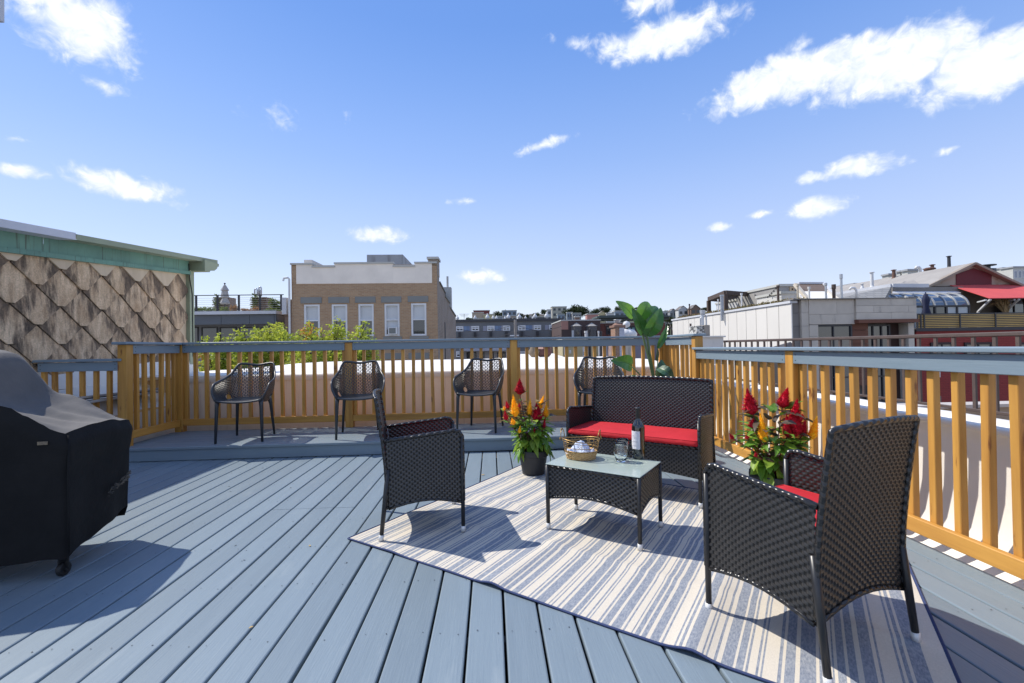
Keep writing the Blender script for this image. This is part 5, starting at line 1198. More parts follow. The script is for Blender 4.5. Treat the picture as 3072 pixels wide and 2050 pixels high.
# ------------------------------------------------------------------ far hillside houses and trees
HC = {'white': (.55, .55, .55), 'tan': (.42, .34, .27), 'yellow': (.52, .45, .26), 'red': (.20, .06, .055), 'grey': (.30, .31, .33), 'blue': (.26, .31, .37), 'cream': (.52, .48, .40), 'pink': (.45, .22, .19), 'brown': (.20, .13, .10), 'dark': (.12, .12, .13)}
far = [('C', 630, 275, 880, 'red', 0, 230, 'long dark red flat-roofed building on the hill, left of the trees'), ('C', 608, 308, 785, 'tan', 0, 220, 'blank tan wall building on the hill in front of the dark red one'), ('C', 787, 335, 962, 'yellow', 0, 215, 'pale yellow block on the hill'),
 ('C', 535, 400, 785, 'white', 0, 190, 'low white flat-roofed building at the foot of the hill'), ('C', 1085, 275, 1305, 'blue', 3, 240, 'blue-grey apartment house with rows of windows on the hill crest'), ('C', 965, 367, 1085, 'grey', 0, 205, 'dull grey house beside the pale yellow block'),
 ('C', 1088, 362, 1180, 'grey', 2, 200, 'light grey twin-window house right of the dull grey one'), ('C', 1186, 360, 1300, 'tan', 2, 200, 'beige two-window house below the blue-grey apartments'), ('C', 1330, 350, 1450, 'grey', -2, 205, 'hip-roofed grey house, first of three in a row'), ('C', 1470, 350, 1600, 'white', -2, 205, 'white hip-roofed house, second of three in a row'),
 ('C', 1612, 350, 1740, 'cream', -2, 205, 'cream hip-roofed house, third of three in a row'), ('C', 1860, 215, 2090, 'cream', 3, 260, 'tall cream apartment building highest on the hill'), ('C', 1785, 262, 1850, 'white', 1, 235, 'slim white house left of the tall cream building'), ('C', 1948, 335, 2060, 'blue', 2, 210, 'pale blue-grey house below the tall cream building'), ('C', 1420, 378, 1760, 'dark', 0, 180, 'dark low roofline in front of the hip-roofed houses'),
 ('D', 110, 305, 195, 'blue', 2, 215, 'narrow slate-blue house near the middle of the hill'), ('D', 197, 318, 330, 'grey', 3, 212, 'light grey row house beside the narrow slate-blue one'), ('D', 238, 378, 308, 'brown', 0, 120, 'small brown brick bulkhead above the bay-window building'), ('D', 425, 335, 600, 'pink', 0, 150, 'salmon pink flat-roofed building'),
 ('D', 615, 320, 728, 'yellow', -1, 170, 'yellow gabled house beside a white house with three windows'), ('D', 731, 320, 845, 'white', 3, 168, 'white house with three small windows beside the yellow gable'), ('D', 862, 285, 1085, 'blue', 3, 175, 'grey-blue flat-roofed row left of the large plant leaves'), ('D', 1190, 262, 1272, 'dark', 2, 180, 'dark narrow house seen between the plant leaves'),
 ('D', 1605, 290, 1692, 'white', 2, 230, 'small white house right of the large plant leaves'), ('D', 1722, 285, 1828, 'grey', -1, 225, 'pale gabled house with brown roof, left one on the right-hand ridge'), ('D', 1856, 260, 2008, 'white', -1, 220, 'white gabled house with green-grey roof on the right-hand ridge'), ('D', 2052, 240, 2200, 'brown', -1, 215, 'brown gabled house on the right-hand ridge')]
fg = wcol('far_window', (.07, .08, .09), .3)
for (zk, l, t, r, ck, kind, D, lab) in far:
    Z_ = zc if zk == 'C' else zd; c_ = HC[ck]; x0, x1, z0, z1 = rect(*Z_(l, t), *Z_(r, t+60), D); w_ = x1-x0
    gz = hill_z((x0+x1)/2, D)-2; gz = min(gz, z1-3)
    tt = building('hillside_house', lab, 'house', ((x0+x1)/2, D, gz)); mm_ = wcol('far_'+ck, c_, .85); mb = MB(); mb.box(x0, x1, D, D+w_*.8, gz, z1); mb.obj('wall', mm_, tt, world=True)
    rm = wcol('far_roof', (.16, .14, .13), .9)
    mb = MB()
    if kind == -1:
        zz = z1+w_*.42; mb.add([(x0-.3, D-.3, z1-.1), (x1+.3, D-.3, z1-.1), ((x0+x1)/2, D-.3, zz), (x0-.3, D+w_, z1-.1), (x1+.3, D+w_, z1-.1), ((x0+x1)/2, D+w_, zz)], [(0, 2, 5, 3), (2, 1, 4, 5)])
        mb2 = MB(); mb2.add([(x0, D-.01, z1), (x1, D-.01, z1), ((x0+x1)/2, D-.01, zz-.3)], [(0, 1, 2)]); mb2.obj('gable', mm_, tt, world=True)
    elif kind == -2:
        zz = z1+w_*.22; mb.add([(x0-.4, D-.4, z1), (x1+.4, D-.4, z1), (x1+.4, D+w_, z1), (x0-.4, D+w_, z1), (lerp(x0, x1, .35), D+w_*.4, zz), (lerp(x0, x1, .65), D+w_*.4, zz)], [(0, 1, 5, 4), (1, 2, 5), (2, 3, 4, 5), (3, 0, 4)])
    else: mb.box(x0-.2, x1+.2, D-.2, D+w_*.8, z1, z1+.3)
    mb.obj('roof', rm if kind < 0 else cop, tt, world=True)
    nx = {0: 0, 1: 1, 2: 2, 3: 3, -1: 2, -2: 3}[kind]; fl = 3.0
    for j in range(3 if nx else 0):
        zz = z1-1.1-j*fl
        if zz < gz+1: break
        for i in range(nx):
            cx_ = lerp(x0, x1, (i+.5)/nx); ww = min(.7, w_/nx*.28)
            mb = MB(); mb.box(cx_-ww, cx_+ww, D-.06, D-.002, zz-1.0, zz+.35); mb.obj('window', fg, tt, world=True)
t_ = thing('antenna_mast', 'thin television antenna on the skyline right of the brick building', 'antenna', tuple(at(*zc(483, 395), 60)))
mb = MB(); p, q = at(*zc(483, 400), 60), at(*zc(483, 325), 60); mb.tube([p, q], .03, 5)
for k_ in range(4): mb.bar(q+V((-.7+.1*k_, 0, -.1*k_)), q+V((.7-.1*k_, 0, -.1*k_)), .02, .02)
mb.obj('mast', greyf, t_, world=True)
fartree = mat('far_tree_leaves', (.075, .10, .03), .9, (.035, .05, .018), .25, 4, contrast=1.2)
trees = [('C', 900, 268, 1150), ('C', 1310, 312, 1400), ('C', 1395, 335, 1490), ('C', 1545, 302, 1650), ('C', 1680, 258, 1800), ('C', 2015, 240, 2180), ('C', 2130, 200, 2350), ('D', 150, 198, 430), ('D', 440, 250, 600), ('D', 585, 208, 770), ('D', 850, 215, 1000), ('D', 1130, 225, 1210), ('D', 1200, 210, 1270),
         ('D', 1620, 278, 1760), ('D', 1600, 370, 1760), ('D', 1640, 470, 1760), ('D', 1930, 262, 2050), ('D', 2160, 235, 2260), ('D', 2225, 215, 2330), ('C', 500, 385, 610), ('D', 930, 345, 1100)]
names_ = ['broad dark tree on the crest left of the blue-grey apartments', 'small round tree left of the hip-roofed houses', 'low scrubby tree behind the first hip-roofed house', 'small tree rising behind the white hip-roofed house', 'tree beside the slim white house', 'tree at the right foot of the tall cream building', 'large spreading tree right of the tall cream building', 'widest tree crown on the middle of the ridge', 'low tree left of the yellow gable',
          'rounded tree rising behind the yellow gable', 'flat-topped tree behind the grey-blue row', 'small tree seen between the plant leaves', 'dark tree touching the plant leaves', 'tree beside the small white house on the right', 'lower tree left of the white panelled building', 'lowest tree against the end of the white panelled building', 'bush in front of the white gabled house', 'bush right of the brown gabled house', 'tree left of the pergola', 'shrub beside the low white building', 'bright green shrub in front of the grey-blue row']
fm_ = []
for sd in range(3):
    rn = random.Random(50+sd); mb = MB(); bl = [((0, 0, 0), (.75, .6, .5))]+[((rn.uniform(-.6, .6), rn.uniform(-.4, .4), rn.uniform(-.1, .45)), (rn.uniform(.25, .45),)*3) for _ in range(7)]
    leaf_cloud(mb, bl, 2200, .13, rn); fm_.append(mb.mesh('crown', fartree))
tkm = MB().tube([(0, 0, -2.5), (0, 0, 0)], [.09, .06], 6).mesh('trunk', barkm)
for i, ((zk, l, t, r), lab) in enumerate(zip(trees, names_)):
    Z_ = zc if zk == 'C' else zd; D = 250 if t < 300 else 175; 
    if zk == 'D' and l in (1600, 1640): D = 110
    x0, x1, z0, z1 = rect(*Z_(l, t), *Z_(r, t+60), D); w_ = (x1-x0)/2; tt = thing('hillside_tree', lab, 'tree', ((x0+x1)/2, D, z1-w_*.75), group='trees on the far hill')
    piece('crown', fm_[i % 3], tt, scale=(w_*1.45, w_*1.3, w_*1.15)); piece('trunk', tkm, tt, scale=(w_*.7, w_*.7, w_*.9))
# ------------------------------------------------------------------ white panelled building on the right
ze = zm(2000, 800, 4.7); zf_ = zm(2400, 740, 3.497); zg = zm(2650, 1050, 5.569); zk_ = zm(2250, 1050, 5.222)
WXR = 12.0
wp = building('white_panelled_building', 'long white panelled building with planted roof edge behind the iron railing', loc=(WXR, 24, -12))
wpm = mat('white_cladding_panel', (.72, .69, .64), .55, (.66, .63, .58), 1.0, 5, (1, 1, .3), bump=.001, bscale=5, rand=.02)
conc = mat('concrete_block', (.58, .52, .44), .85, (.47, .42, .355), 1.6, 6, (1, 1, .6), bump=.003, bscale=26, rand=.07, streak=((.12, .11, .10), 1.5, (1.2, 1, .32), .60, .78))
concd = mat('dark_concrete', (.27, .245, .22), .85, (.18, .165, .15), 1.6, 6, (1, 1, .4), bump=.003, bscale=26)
pn = onx(*ze(1765, 482), WXR); pf = onx(*ze(78, 742), WXR); zt = (pn.z+pf.z)/2
jx = [78, 152, 230, 307, 392, 478, 562, 650, 752, 865, 988, 1118, 1260, 1412, 1580, 1762]
ys = [onx(*ze(x_, 700), WXR).y for x_ in jx]
mb = MB(); mb.box(WXR+.05, WXR+4.4, ys[-1]+.7, ys[0], -12, zt-.06); mb.obj('core', wpm, wp, world=True)
for a, c in zip(ys, ys[1:]): mb = MB(); mb.cbox(WXR, WXR+.048, c+.014, a-.014, -6, zt-.11, .004); mb.obj('cladding_panel', wpm, wp, world=True)
mb = MB(); mb.box(WXR-.05, WXR+.25, ys[-1], ys[0]+.05, zt-.10, zt+.0); mb.obj('roof_trim', wtrim, wp, world=True)
sed = mat('roof_sedum', (.15, .15, .045), .9, (.20, .13, .06), 1.4, 4)
rn = random.Random(61); mb = MB(); nb = 60
leaf_cloud(mb, [((WXR+.45+rn.uniform(-.1, .3), lerp(ys[-1]+.3, ys[0], (k_+.5)/nb), zt+.04), (.35, .30, .10+.05*rn.random())) for k_ in range(nb)], 7000, .09, rn); mb.box(WXR+.2, WXR+3, ys[-1]+.2, ys[0], zt-.08, zt+.02)
tag(mb.obj('sedum_planting', sed, wp, world=True), kind='stuff')
# pergola
per_ = thing('pergola', 'dark timber pergola standing on the planted roof of the white panelled building', 'pergola', tuple(at(*ze(830, 600), 27)))
pgm = wcol('dark_timber', (.085, .06, .05), .8)
def post(Z_, l, r, t, b_, D, m_, nm_, par, round_=False, w=None, zb=None):
    x0, x1, z0, z1 = rect(*Z_(l, t), *Z_(r, b_), D); z0 = z0 if zb is None else zb; mb = MB()
    if round_: mb.tube([((x0+x1)/2, D, z0), ((x0+x1)/2, D, z1)], (x1-x0)/2, 10)
    else: mb.box(x0, x1, D-.1, D+.1, z0, z1)
    return mb.obj(nm_, m_, par, world=True)
Dn, Df = 25.0, 28.5
corners = [at(*ze(592, 440), Df+0), at(*ze(828, 388), Dn), at(*ze(1215, 378), Dn+1.2), at(*ze(950, 440), Df+1.5)]
ztop_ = sum(c.z for c in corners[1:3])/2
for c in corners: c.z = ztop_
for (a, b_) in ((0, 1), (1, 2), (2, 3), (3, 0)): mb = MB(); mb.bar(corners[a], corners[b_], .14, .24); mb.obj('beam', pgm, per_, world=True)
for c in corners: mb = MB(); mb.box(c.x-.10, c.x+.10, c.y-.10, c.y+.10, zt, ztop_-.1); mb.obj('post', pgm, per_, world=True)
for k_ in range(1, 9): mb = MB(); mb.bar(lerp(corners[0], corners[1], k_/9)+V((0, 0, .05)), lerp(corners[3], corners[2], k_/9)+V((0, 0, .05)), .06, .12); mb.obj('rafter', pgm, per_, world=True)
for (l, r, t, m_, lab, D_) in ((718, 732, 460, ventm, 'slim white post under the pergola', 24), (755, 776, 400, steel, 'left of two steel flues in front of the pergola', 23), (779, 800, 398, steel, 'right of two steel flues in front of the pergola', 23), (1045, 1066, 376, ventm, 'white vent pipe in front of the pergola', 22.5), (312, 327, 528, pgm, 'short dark pipe at the far end of the planted roof', 30),
                         (1557, 1586, 266, pgm, 'thick dark post right of the pergola', 20.5), (1836, 1860, 250, wcol('cream_pipe', (.50, .44, .35)), 'tall cream pipe in front of the roof bulkhead', 19.5), (1996, 2020, 285, ventm, 'white pipe on the sloping white roof', 19.2), (2232, 2258, 232, steel, 'galvanised flue with cap left of the dark flue', 19.0)):
    x0, x1, z0, z1 = rect(*ze(l, t), *ze(r, 480), D_); r_ = (x1-x0)/2; mb = MB(); mb.lathe([(r_, zt-.5), (r_, z1-.12), (r_*1.45, z1-.09), (r_*1.45, z1), (0, z1)], 12, ((x0+x1)/2, D_, 0))
    tag(mb.obj('roof_pipe', m_, None), lab, 'pipe')
for (l, r, t, m_, lab, D_) in ((340, 370, 398, pgm, 'dark flue on the concrete parapet between two grey ones', 18.9), (422, 445, 290, steel, 'tallest thin grey flue above the concrete facade', 18.9)):
    x0, x1, z0, z1 = rect(*zf_(l, t), *zf_(r, 560), D_); r_ = (x1-x0)/2; mb = MB(); mb.lathe([(r_, z0-.8), (r_, z1-.2), (r_*1.3, z1-.18), (r_*1.3, z1), (0, z1)], 12, ((x0+x1)/2, D_, 0)); tag(mb.obj('roof_pipe', m_, None), lab, 'pipe')
t_ = thing('string_lights', 'string of small bulbs sagging from the pergola to the dark post', 'string lights', tuple(at(*ze(1400, 330), 23)))
mb = MB(); bm = MB(); a, c = at(*ze(1235, 385), 24.5), at(*ze(1557, 275), 20.6); pts = [lerp(a, c, k_/24)-V((0, 0, .35*sin(pi*k_/24))) for k_ in range(25)]; mb.tube(pts, .010, 4)
for p in pts[1:-1:2]: bm.lathe([(0, -.12), (.035, -.08), (.03, -.02), (0, 0)], 6, tuple(p))
mb.obj('wire', greyf, t_, world=True); bm.obj('bulb_row', greyf, t_, world=True)
# roof bulkhead with brown shingles, sloping white roof
D = 23; t_, x0, x1, z1 = flatb('roof_bulkhead', 'grey roof bulkhead with tan-framed opening beside brown shingled slope', ze, 1586, 280, 1850, (.33, .32, .31), 23, dep=4)
t_['category'] = 'bulkhead'
a = rect(*ze(1730, 285), *ze(1800, 360), 23); window(t_, a[0], a[1], a[2], a[3], 23, wcol('tan_frame', (.52, .40, .26)), wcol('brown_opening', (.12, .08, .05)), 1, 1, .09)
bs = wcol('brown_shingles', (.15, .105, .08), .9, bump=.01, bscale=6); t_ = thing('brown_shingle_slope', 'brown shingled roof slope with white edge left of the concrete parapet', 'roof', tuple(at(*ze(2000, 340), 23.5)))
P4 = [at(*ze(1850, 345), 22.6), at(*ze(2262, 348), 22.6), at(*ze(2195, 246), 24.5), at(*ze(1850, 246), 24.5)]; P4 += [p+V((0, 2.0, -.6)) for p in P4]
mb = MB(); mb.add(P4, [(0, 1, 2, 3), (1, 5, 6, 2), (0, 3, 7, 4), (3, 2, 6, 7), (4, 7, 6, 5), (0, 4, 5, 1)]); mb.obj('shingles', bs, t_, world=True)
mb = MB(); mb.bar(P4[3]+V((0, -.05, .04)), P4[2]+V((0, -.05, .04)), .12, .10); mb.bar(P4[2]+V((0, -.05, .04)), P4[1]+V((.5, -.1, -.5)), .12, .10); mb.obj('white_edge', wtrim, t_, world=True)
t_ = thing('white_sloping_roof', 'white coated sloping roof with raised edges behind the concrete facade', 'roof', tuple(at(*ze(2050, 430), 20)))
P4 = [at(*ze(1905, 480), 19.6), at(*ze(2420, 480), 19.6), at(*ze(2262, 350), 22.4), at(*ze(1860, 350), 22.4)]; P4 += [p-V((0, 0, 1)) for p in P4]
mb = MB(); mb.add(P4, [(0, 1, 2, 3), (0, 4, 5, 1), (1, 5, 6, 2), (3, 7, 4, 0), (2, 6, 7, 3)]); mb.obj('membrane', memb, t_, world=True)
mb = MB(); mb.bar(at(*ze(1810, 250), 20.2), at(*ze(1990, 462), 19.4), .14, .14); mb.bar(P4[2], P4[1], .14, .14); mb.obj('edge_strip', wcol('cream_trim', (.62, .56, .47), .7), t_, world=True)
t_, x0, x1, z1 = flatb('white_roof_shed', 'small white roof shed with framed panels beside the thick dark post', ze, 1618, 385, 1830, (.60, .59, .57), 21, dep=2); t_['category'] = 'shed'
flatb('low_white_bulkhead', 'low long white bulkhead behind the pergola', ze, 1040, 470, 1510, (.52, .53, .55), 27, dep=3)['category' if False else 0]['category'] = 'bulkhead'

# ------------------------------------------------------------------ grey concrete-block facade
DFc = onx(*ze(1768, 700), WXR).y-.01; D = DFc
cf = building('concrete_block_building', 'grey concrete-block facade with black windows and rust-brown soffit', loc=(15, D, -12))
RF = lambda l, t, r, b_, D=DFc: rect(*zf_(l, t), *zf_(r, b_), D)
RE = lambda l, t, r, b_, D=DFc: rect(*ze(l, t), *ze(r, b_), D)
ztc = RF(75, 556, 550, 700)[3]; zsof = RF(565, 700, 1180, 765)[2]
xa = RE(1768, 500, 1880, 600)[0]; xb = RF(75, 0, 76, 1)[0]; xc = RF(552, 0, 553, 1)[0]; xd = RF(1182, 0, 1183, 1)[0]
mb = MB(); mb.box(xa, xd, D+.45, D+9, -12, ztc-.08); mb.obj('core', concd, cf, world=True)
# left pier: darker set-back strip and lighter pier
xp = RE(1885, 0, 1886, 1)[0]
def blocks(x0, x1, z0, z1, y, dep, m_, bw, bh, stagger=True, name='concrete_block', gap=.007):
    n_ = max(1, round((z1-z0)/bh)); hh = (z1-z0)/n_
    for j in range(n_):
        off = (bw/2 if (j % 2 and stagger) else 0); xs = [x0]; x_ = x0+bw-off
        while x_ < x1-.15: xs.append(x_); x_ += bw
        xs.append(x1)
        for a, c in zip(xs, xs[1:]):
            mb = MB(); mb.cbox(a+gap/2, c-gap/2, y, y+dep, z0+j*hh+gap/2, z0+(j+1)*hh-gap/2, .003); mb.obj(name, m_, cf, world=True)
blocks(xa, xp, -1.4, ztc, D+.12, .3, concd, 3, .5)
blocks(xp, xb, -1.4, ztc, D, .44, conc, 3, .5)
wt = RF(168, 820, 560, 1045)[3]; wl = RF(168, 0, 169, 1)[0]
blocks(xb, xc, wt+.42, ztc, D-.02, .4, conc, 1.15, .43, True); blocks(xb, xc, wt+.012, wt+.42, D-.02, .4, conc, 1.9, .42, True)
blocks(xb, wl, -1.4, wt, D-.02, .4, conc, 3, .45)
blocks(xc+.004, xd, zsof, ztc, D-.10, .45, conc, 1.45, (ztc-zsof)/3, True)
mb = MB(); mb.box(xa-.03, xd+.03, D-.13, D+.5, ztc+.001, ztc+.04); mb.obj('parapet_cap', concd, cf, world=True)
rustm = wcol('rust_brown_panel', (.16, .06, .035), .7, bump=.002, bscale=9)
a = RF(565, 768, 1196, 802); mb = MB(); mb.box(a[0], a[1], D-.25, D+.4, a[2], zsof-.004); mb.obj('soffit_band', rustm, cf, world=True)
a = RF(567, 803, 742, 1045); 
for j in range(9): mb = MB(); mb.cbox(a[0], a[1], D+.12, D+.2, a[3]-.28*(j+1)+.01, a[3]-.28*j-.004, .003); mb.obj('timber_cladding_board', rustm, cf, world=True)
a = RF(168, 820, 562, 1300); window(cf, a[0], a[1], -1.4, a[3], D+.1, greyf, darkglass, 2, 3, .07, .06, 0)
for (l, r) in ((192, 428), (455, 545)):
    q = RF(l, 945, r, 1040); mb = MB(); mb.box(q[0], q[1], D+.07, D+.075, q[2]-.3, q[3]); mb.obj('blind', wcol('tan_blind', (.33, .29, .23)), cf, world=True)
a = RF(735, 815, 1008, 1300); window(cf, a[0], a[1], -1.4, a[3], D+.3, greyf, darkglass, 3, 3, .07, .06, 0)
a = RF(1010, 803, 1128, 1300); mb = MB(); mb.box(a[0], a[1], D+.38, D+.44, -1.4, a[3]); mb.obj('dark_recess', wcol('deep_brown_wall', (.045, .02, .016)), cf, world=True)
a = RF(1130, 803, 1190, 1300); mb = MB(); mb.box(a[0], a[1], D-.05, D+.4, -1.4, a[3]); mb.obj('pier', conc, cf, world=True)
# lower floor, seen between the balusters
mb = MB(); mb.box(xa-2.2, xd+.1, D-.18, D+.44, -1.72, -1.41); mb.obj('floor_slab', conc, cf, world=True)
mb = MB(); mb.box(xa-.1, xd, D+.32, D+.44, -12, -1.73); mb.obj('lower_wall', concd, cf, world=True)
for i, (l, r) in enumerate(((.3, 1.3), (1.5, 2.4), (2.7, 3.5), (3.8, 4.4), (4.4, 5.1))):
    window(cf, xa+l, min(xa+r, xd-.1), -4.2, -2.0, D+.28, greyf, rustm if i == 3 else darkglass, 1, 2, .08, .05, 0)
mb = MB(); q = rect(*zg(240, 400), *zg(575, 900), D-.1); mb.tube([((q[0]+q[1])/2, D+.1, -12), ((q[0]+q[1])/2, D+.1, -1.73)], (q[1]-q[0])/2, 20); mb.obj('round_column', conc, cf, smooth=True, world=True)
mb = MB(); q = rect(*ze(1640, 1120), *ze(1840, 1020), 15.5); t_ = thing('dark_hood', 'dark pyramid roof hood rising between the iron railing bars', 'roof hood', tuple(at(*ze(1740, 1060), 15.5)))
pk_ = at(*ze(1745, 1062), 15.5); bs_ = [at(*ze(1560, 1215), 15.0), at(*ze(1930, 1215), 15.0)]; mb.add([bs_[0], bs_[1], bs_[1]+V((0, 1.4, 0)), bs_[0]+V((0, 1.4, 0)), pk_], [(0, 1, 4), (1, 2, 4), (2, 3, 4), (3, 0, 4)]); mb.box(bs_[0].x+.1, bs_[1].x-.1, 15.1, 16.3, bs_[0].z-2.5, bs_[0].z); mb.obj('hood', wcol('dark_hood_metal', (.05, .045, .045), .7), t_, world=True)

# ------------------------------------------------------------------ red brick building with solarium, awning and gable
D = 18.6; rb = building('red_painted_building', 'red painted brick building with curved glass solarium and gabled roof on the right', loc=(22, D, -12))
redp = brick_mat('red_painted_brick', (.30, .042, .036), (.27, .036, .032), (.22, .03, .028), .22, .075)
RF = lambda l, t, r, b_, D=18.6: rect(*zf_(l, t), *zf_(r, b_), D)
xl = RF(1192, 0, 1193, 1)[0]; XR = xl+14; zband = RF(1700, 845, 2350, 880)
mb = MB(); mb.box(xl, XR, D, D+14, -12, zband[2]); mb.obj('brick_wall', redp, rb, world=True)
mb = MB(); mb.box(xl-.05, XR, D-.08, D+14, zband[2]+.002, zband[3]); mb.obj('dark_band', wcol('dark_roof_band', (.055, .05, .055)), rb, world=True)
for (l, r) in ((1362, 1598), (1718, 2006), (2280, 2500)): a = RF(l, 1005, r, 1150); window(rb, a[0], a[1], a[2], a[3], D-.01, wcol('brown_frame', (.05, .03, .03)), wcol('pale_curtain', (.34, .31, .25)), 2, 2, .09)
for (l, r, t, b_, n_) in ((790, 930, 348, 458, 6), (800, 945, 770, 900, 1), (1648, 1825, 752, 890, 1), (-60, 100, 770, 900, 1)):
    a = rect(*zg(l, t), *zg(r, b_), D)
    f = window(rb, a[0], a[1], a[2], a[3], D-.01, whitef if n_ == 6 else wcol('grey_frame', (.16, .155, .15)), darkglass if n_ == 6 else wcol('grey_shutter', (.20, .195, .18)), 2, n_, .05)
mb = MB(); mb.tube([(RF(1245, 0, 1246, 1)[0]+3.2, D-.06, -8), (RF(1245, 0, 1246, 1)[0]+3.2, D-.06, zband[2]-.4)], .05, 6); mb.obj('drainpipe', greyf, rb, world=True)
# terrace railing with yellow screen
tr = thing('terrace_railing', 'dark slatted railing backed by yellow fabric on the red building terrace', 'railing', (xl, D, zband[3]))
q0, q1 = RF(1190, 705, 2350, 842)[2:]; q0 = zband[3]
yelm = mat('yellow_screen', (.62, .46, .19), .85, (.54, .40, .16), 2, 4, (1, 1, 3), bump=.004, bscale=8, transl=.25)
mb = MB(); mb.grid(lambda u, v: V((lerp(xl+.05, XR, u), D+.03+.015*sin(u*60), lerp(q0+.01, q1-.03, v))), 60, 3); mb.obj('yellow_screen', yelm, tr, world=True)
for k_ in range(8): z_ = lerp(q0+.06, q1, k_/7); mb = MB(); mb.bar((xl, D-.03, z_), (XR, D-.03, z_), .03, .035 if k_ < 7 else .06); mb.obj('rail_bar', greyf, tr, world=True)
for px_ in (1195, 1232, 1268, 1642, 2013, 2390): x_ = RF(px_, 0, px_+1, 1)[0]; mb = MB(); mb.box(x_-.03, x_+.03, D-.075, D-.047, q0, q1+.02); mb.obj('post', greyf, tr, world=True)
# upper storey walls
D2 = 21.5; R2 = lambda l, t, r, b_, D=21.5: rect(*zf_(l, t), *zf_(r, b_), D)
stuc = mat('grey_stucco', (.22, .20, .18), .9, (.18, .165, .15), 3, 5, bump=.004, bscale=40); beig = mat('beige_render', (.44, .37, .30), .85, (.34, .28, .23), 1.5, 6, streak=((.26, .17, .12), 2, (1, 1, 1), .58, .75))
maroon = wcol('maroon_panel', (.13, .015, .025), .7)
zq = zband[3]; us = rb
a = R2(1690, 430, 2700, 700); mb = MB(); mb.box(a[0], XR, D2, D2+4, zq, at(*zf_(2000, 415), D2).z); mb.obj('upper_wall', stuc, us, world=True)
G_ = lambda x_, y_, D_=D2: at(*zf_(x_, y_), D_)
gab = [G_(1340, 418), G_(2312, 412), G_(1820, 182)]
mb = MB(); mb.add(gab+[p+V((0, .3, 0)) for p in gab], [(0, 1, 2), (5, 4, 3), (0, 3, 4, 1)]); mb.obj('gable_wall', beig, us, world=True)
mp_ = [G_(1640, 402, D2-.03), G_(2012, 402, D2-.03), G_(2012, 292, D2-.03), G_(1822, 226, D2-.03), G_(1640, 292, D2-.03)]
mb = MB(); mb.add(mp_+[p+V((0, .025, 0)) for p in mp_], [(0, 1, 2, 3, 4), (0, 5, 6, 1), (1, 6, 7, 2), (2, 7, 8, 3), (3, 8, 9, 4), (4, 9, 5, 0)]); mb.obj('maroon_panel', maroon, us, world=True)
mb = MB(); ap_ = G_(1820, 178, D2-.2); mb.bar(G_(1325, 425, D2-.2), ap_, .25, .10); mb.bar(ap_, G_(2330, 418, D2-.2), .25, .10); mb.obj('barge_board', wcol('weathered_trim', (.30, .25, .20)), us, world=True)
shg = brick_mat('grey_roof_shingle', (.33, .325, .31), (.27, .265, .255), (.22, .215, .21), .35, .12, msize=.02)
gro = mat('pale_roof_shingles', (.34, .32, .295), .95, (.27, .25, .23), 1.2, 6, (1, 1, 1), bump=.01, bscale=12)
ridge = [ap_+V((0, 0, .04)), ap_+V((0, 12, .04))]; ea = G_(1325, 425, D2-.25)
mb = MB(); el_ = V((ea.x-.1, ea.y, ea.z)); mb.add([el_, el_+V((-3.0, 12, 0)), ridge[1], ridge[0], G_(2335, 420, D2-.25), G_(2335, 420, D2-.25)+V((0, 12, 0))], [(0, 3, 2, 1), (3, 4, 5, 2)]); mb.obj('gable_roof', gro, us, world=True)
mb = MB(); pr0 = [G_(900, 430, 22.5), G_(1330, 418, 21.4), G_(1730, 208, 24.5), G_(1290, 285, 30)]; mb.add(pr0, [(0, 1, 2, 3)]); mb.obj('roof_slope', gro, us, world=True)
mb = MB(); sk = [G_(1062, 398, 23.2), G_(1150, 398, 23.0), G_(1215, 350, 25.0), G_(1120, 360, 25.2)]; mb.add([p+V((0, -.08, .08)) for p in sk]+sk, [(0, 1, 2, 3), (0, 4, 5, 1), (1, 5, 6, 2), (3, 7, 4, 0)]); mb.obj('skylight', greyf, us, world=True)
# mansard with white edge
mb = MB(); ms_ = [G_(330, 560, 19.6), G_(880, 560, 19.4), G_(958, 418, 20.6), G_(330, 512, 22.8)]; mb.add(ms_+[G_(958, 640, 20.8)], [(0, 1, 2, 3), (1, 4, 2)]); mb.obj('mansard_slope', shg, us, world=True)
mb = MB(); mb.bar(G_(300, 512, 22.9), G_(960, 410, 20.5), .2, .16); mb.bar(G_(960, 410, 20.5), G_(1335, 412, 20.3), .2, .16); mb.obj('white_edge', wtrim, us, world=True)
mb = MB(); mb.box(G_(960, 0, 21).x, G_(1700, 0, 21).x, 21.0, 23.5, zq, G_(1300, 425, 21).z); mb.obj('roof_core', stuc, us, world=True)
# solarium
so = thing('solarium', 'curved glass solarium with silver ribs on the red building terrace', 'solarium', tuple(G_(1500, 690, 20)))
Ds = 19.9; xs0, xs1 = G_(950, 690, Ds).x, G_(1760, 690, Ds).x; zbot = zq; zsp = G_(1500, 622, Ds).z; ztop2 = G_(1500, 492, 20.9).z
mb = MB(); wp4 = [G_(968, 490, 20.85), G_(1690, 487, 20.85), G_(1640, 432, 21.3), G_(978, 432, 21.3)]; mb.add(wp4+[p-V((0, 0, .06)) for p in wp4], [(0, 1, 2, 3), (0, 4, 5, 1)]); mb.obj('roof_flashing', wtrim, so, world=True)
def arc(x_, t, o_=0): a = pi/2*t; return V((x_, 20.95-1.05*sin(a)-o_, zsp+(ztop2-zsp)*cos(a)))
bot = [983, 1060, 1175, 1290, 1410, 1530, 1640, 1765]; xb_ = [G_(x_, 640, Ds).x for x_ in bot]
rib = mat('silver_rib', (.50, .50, .48), .4, (.4, .4, .39), 4, 3, metal=.4)
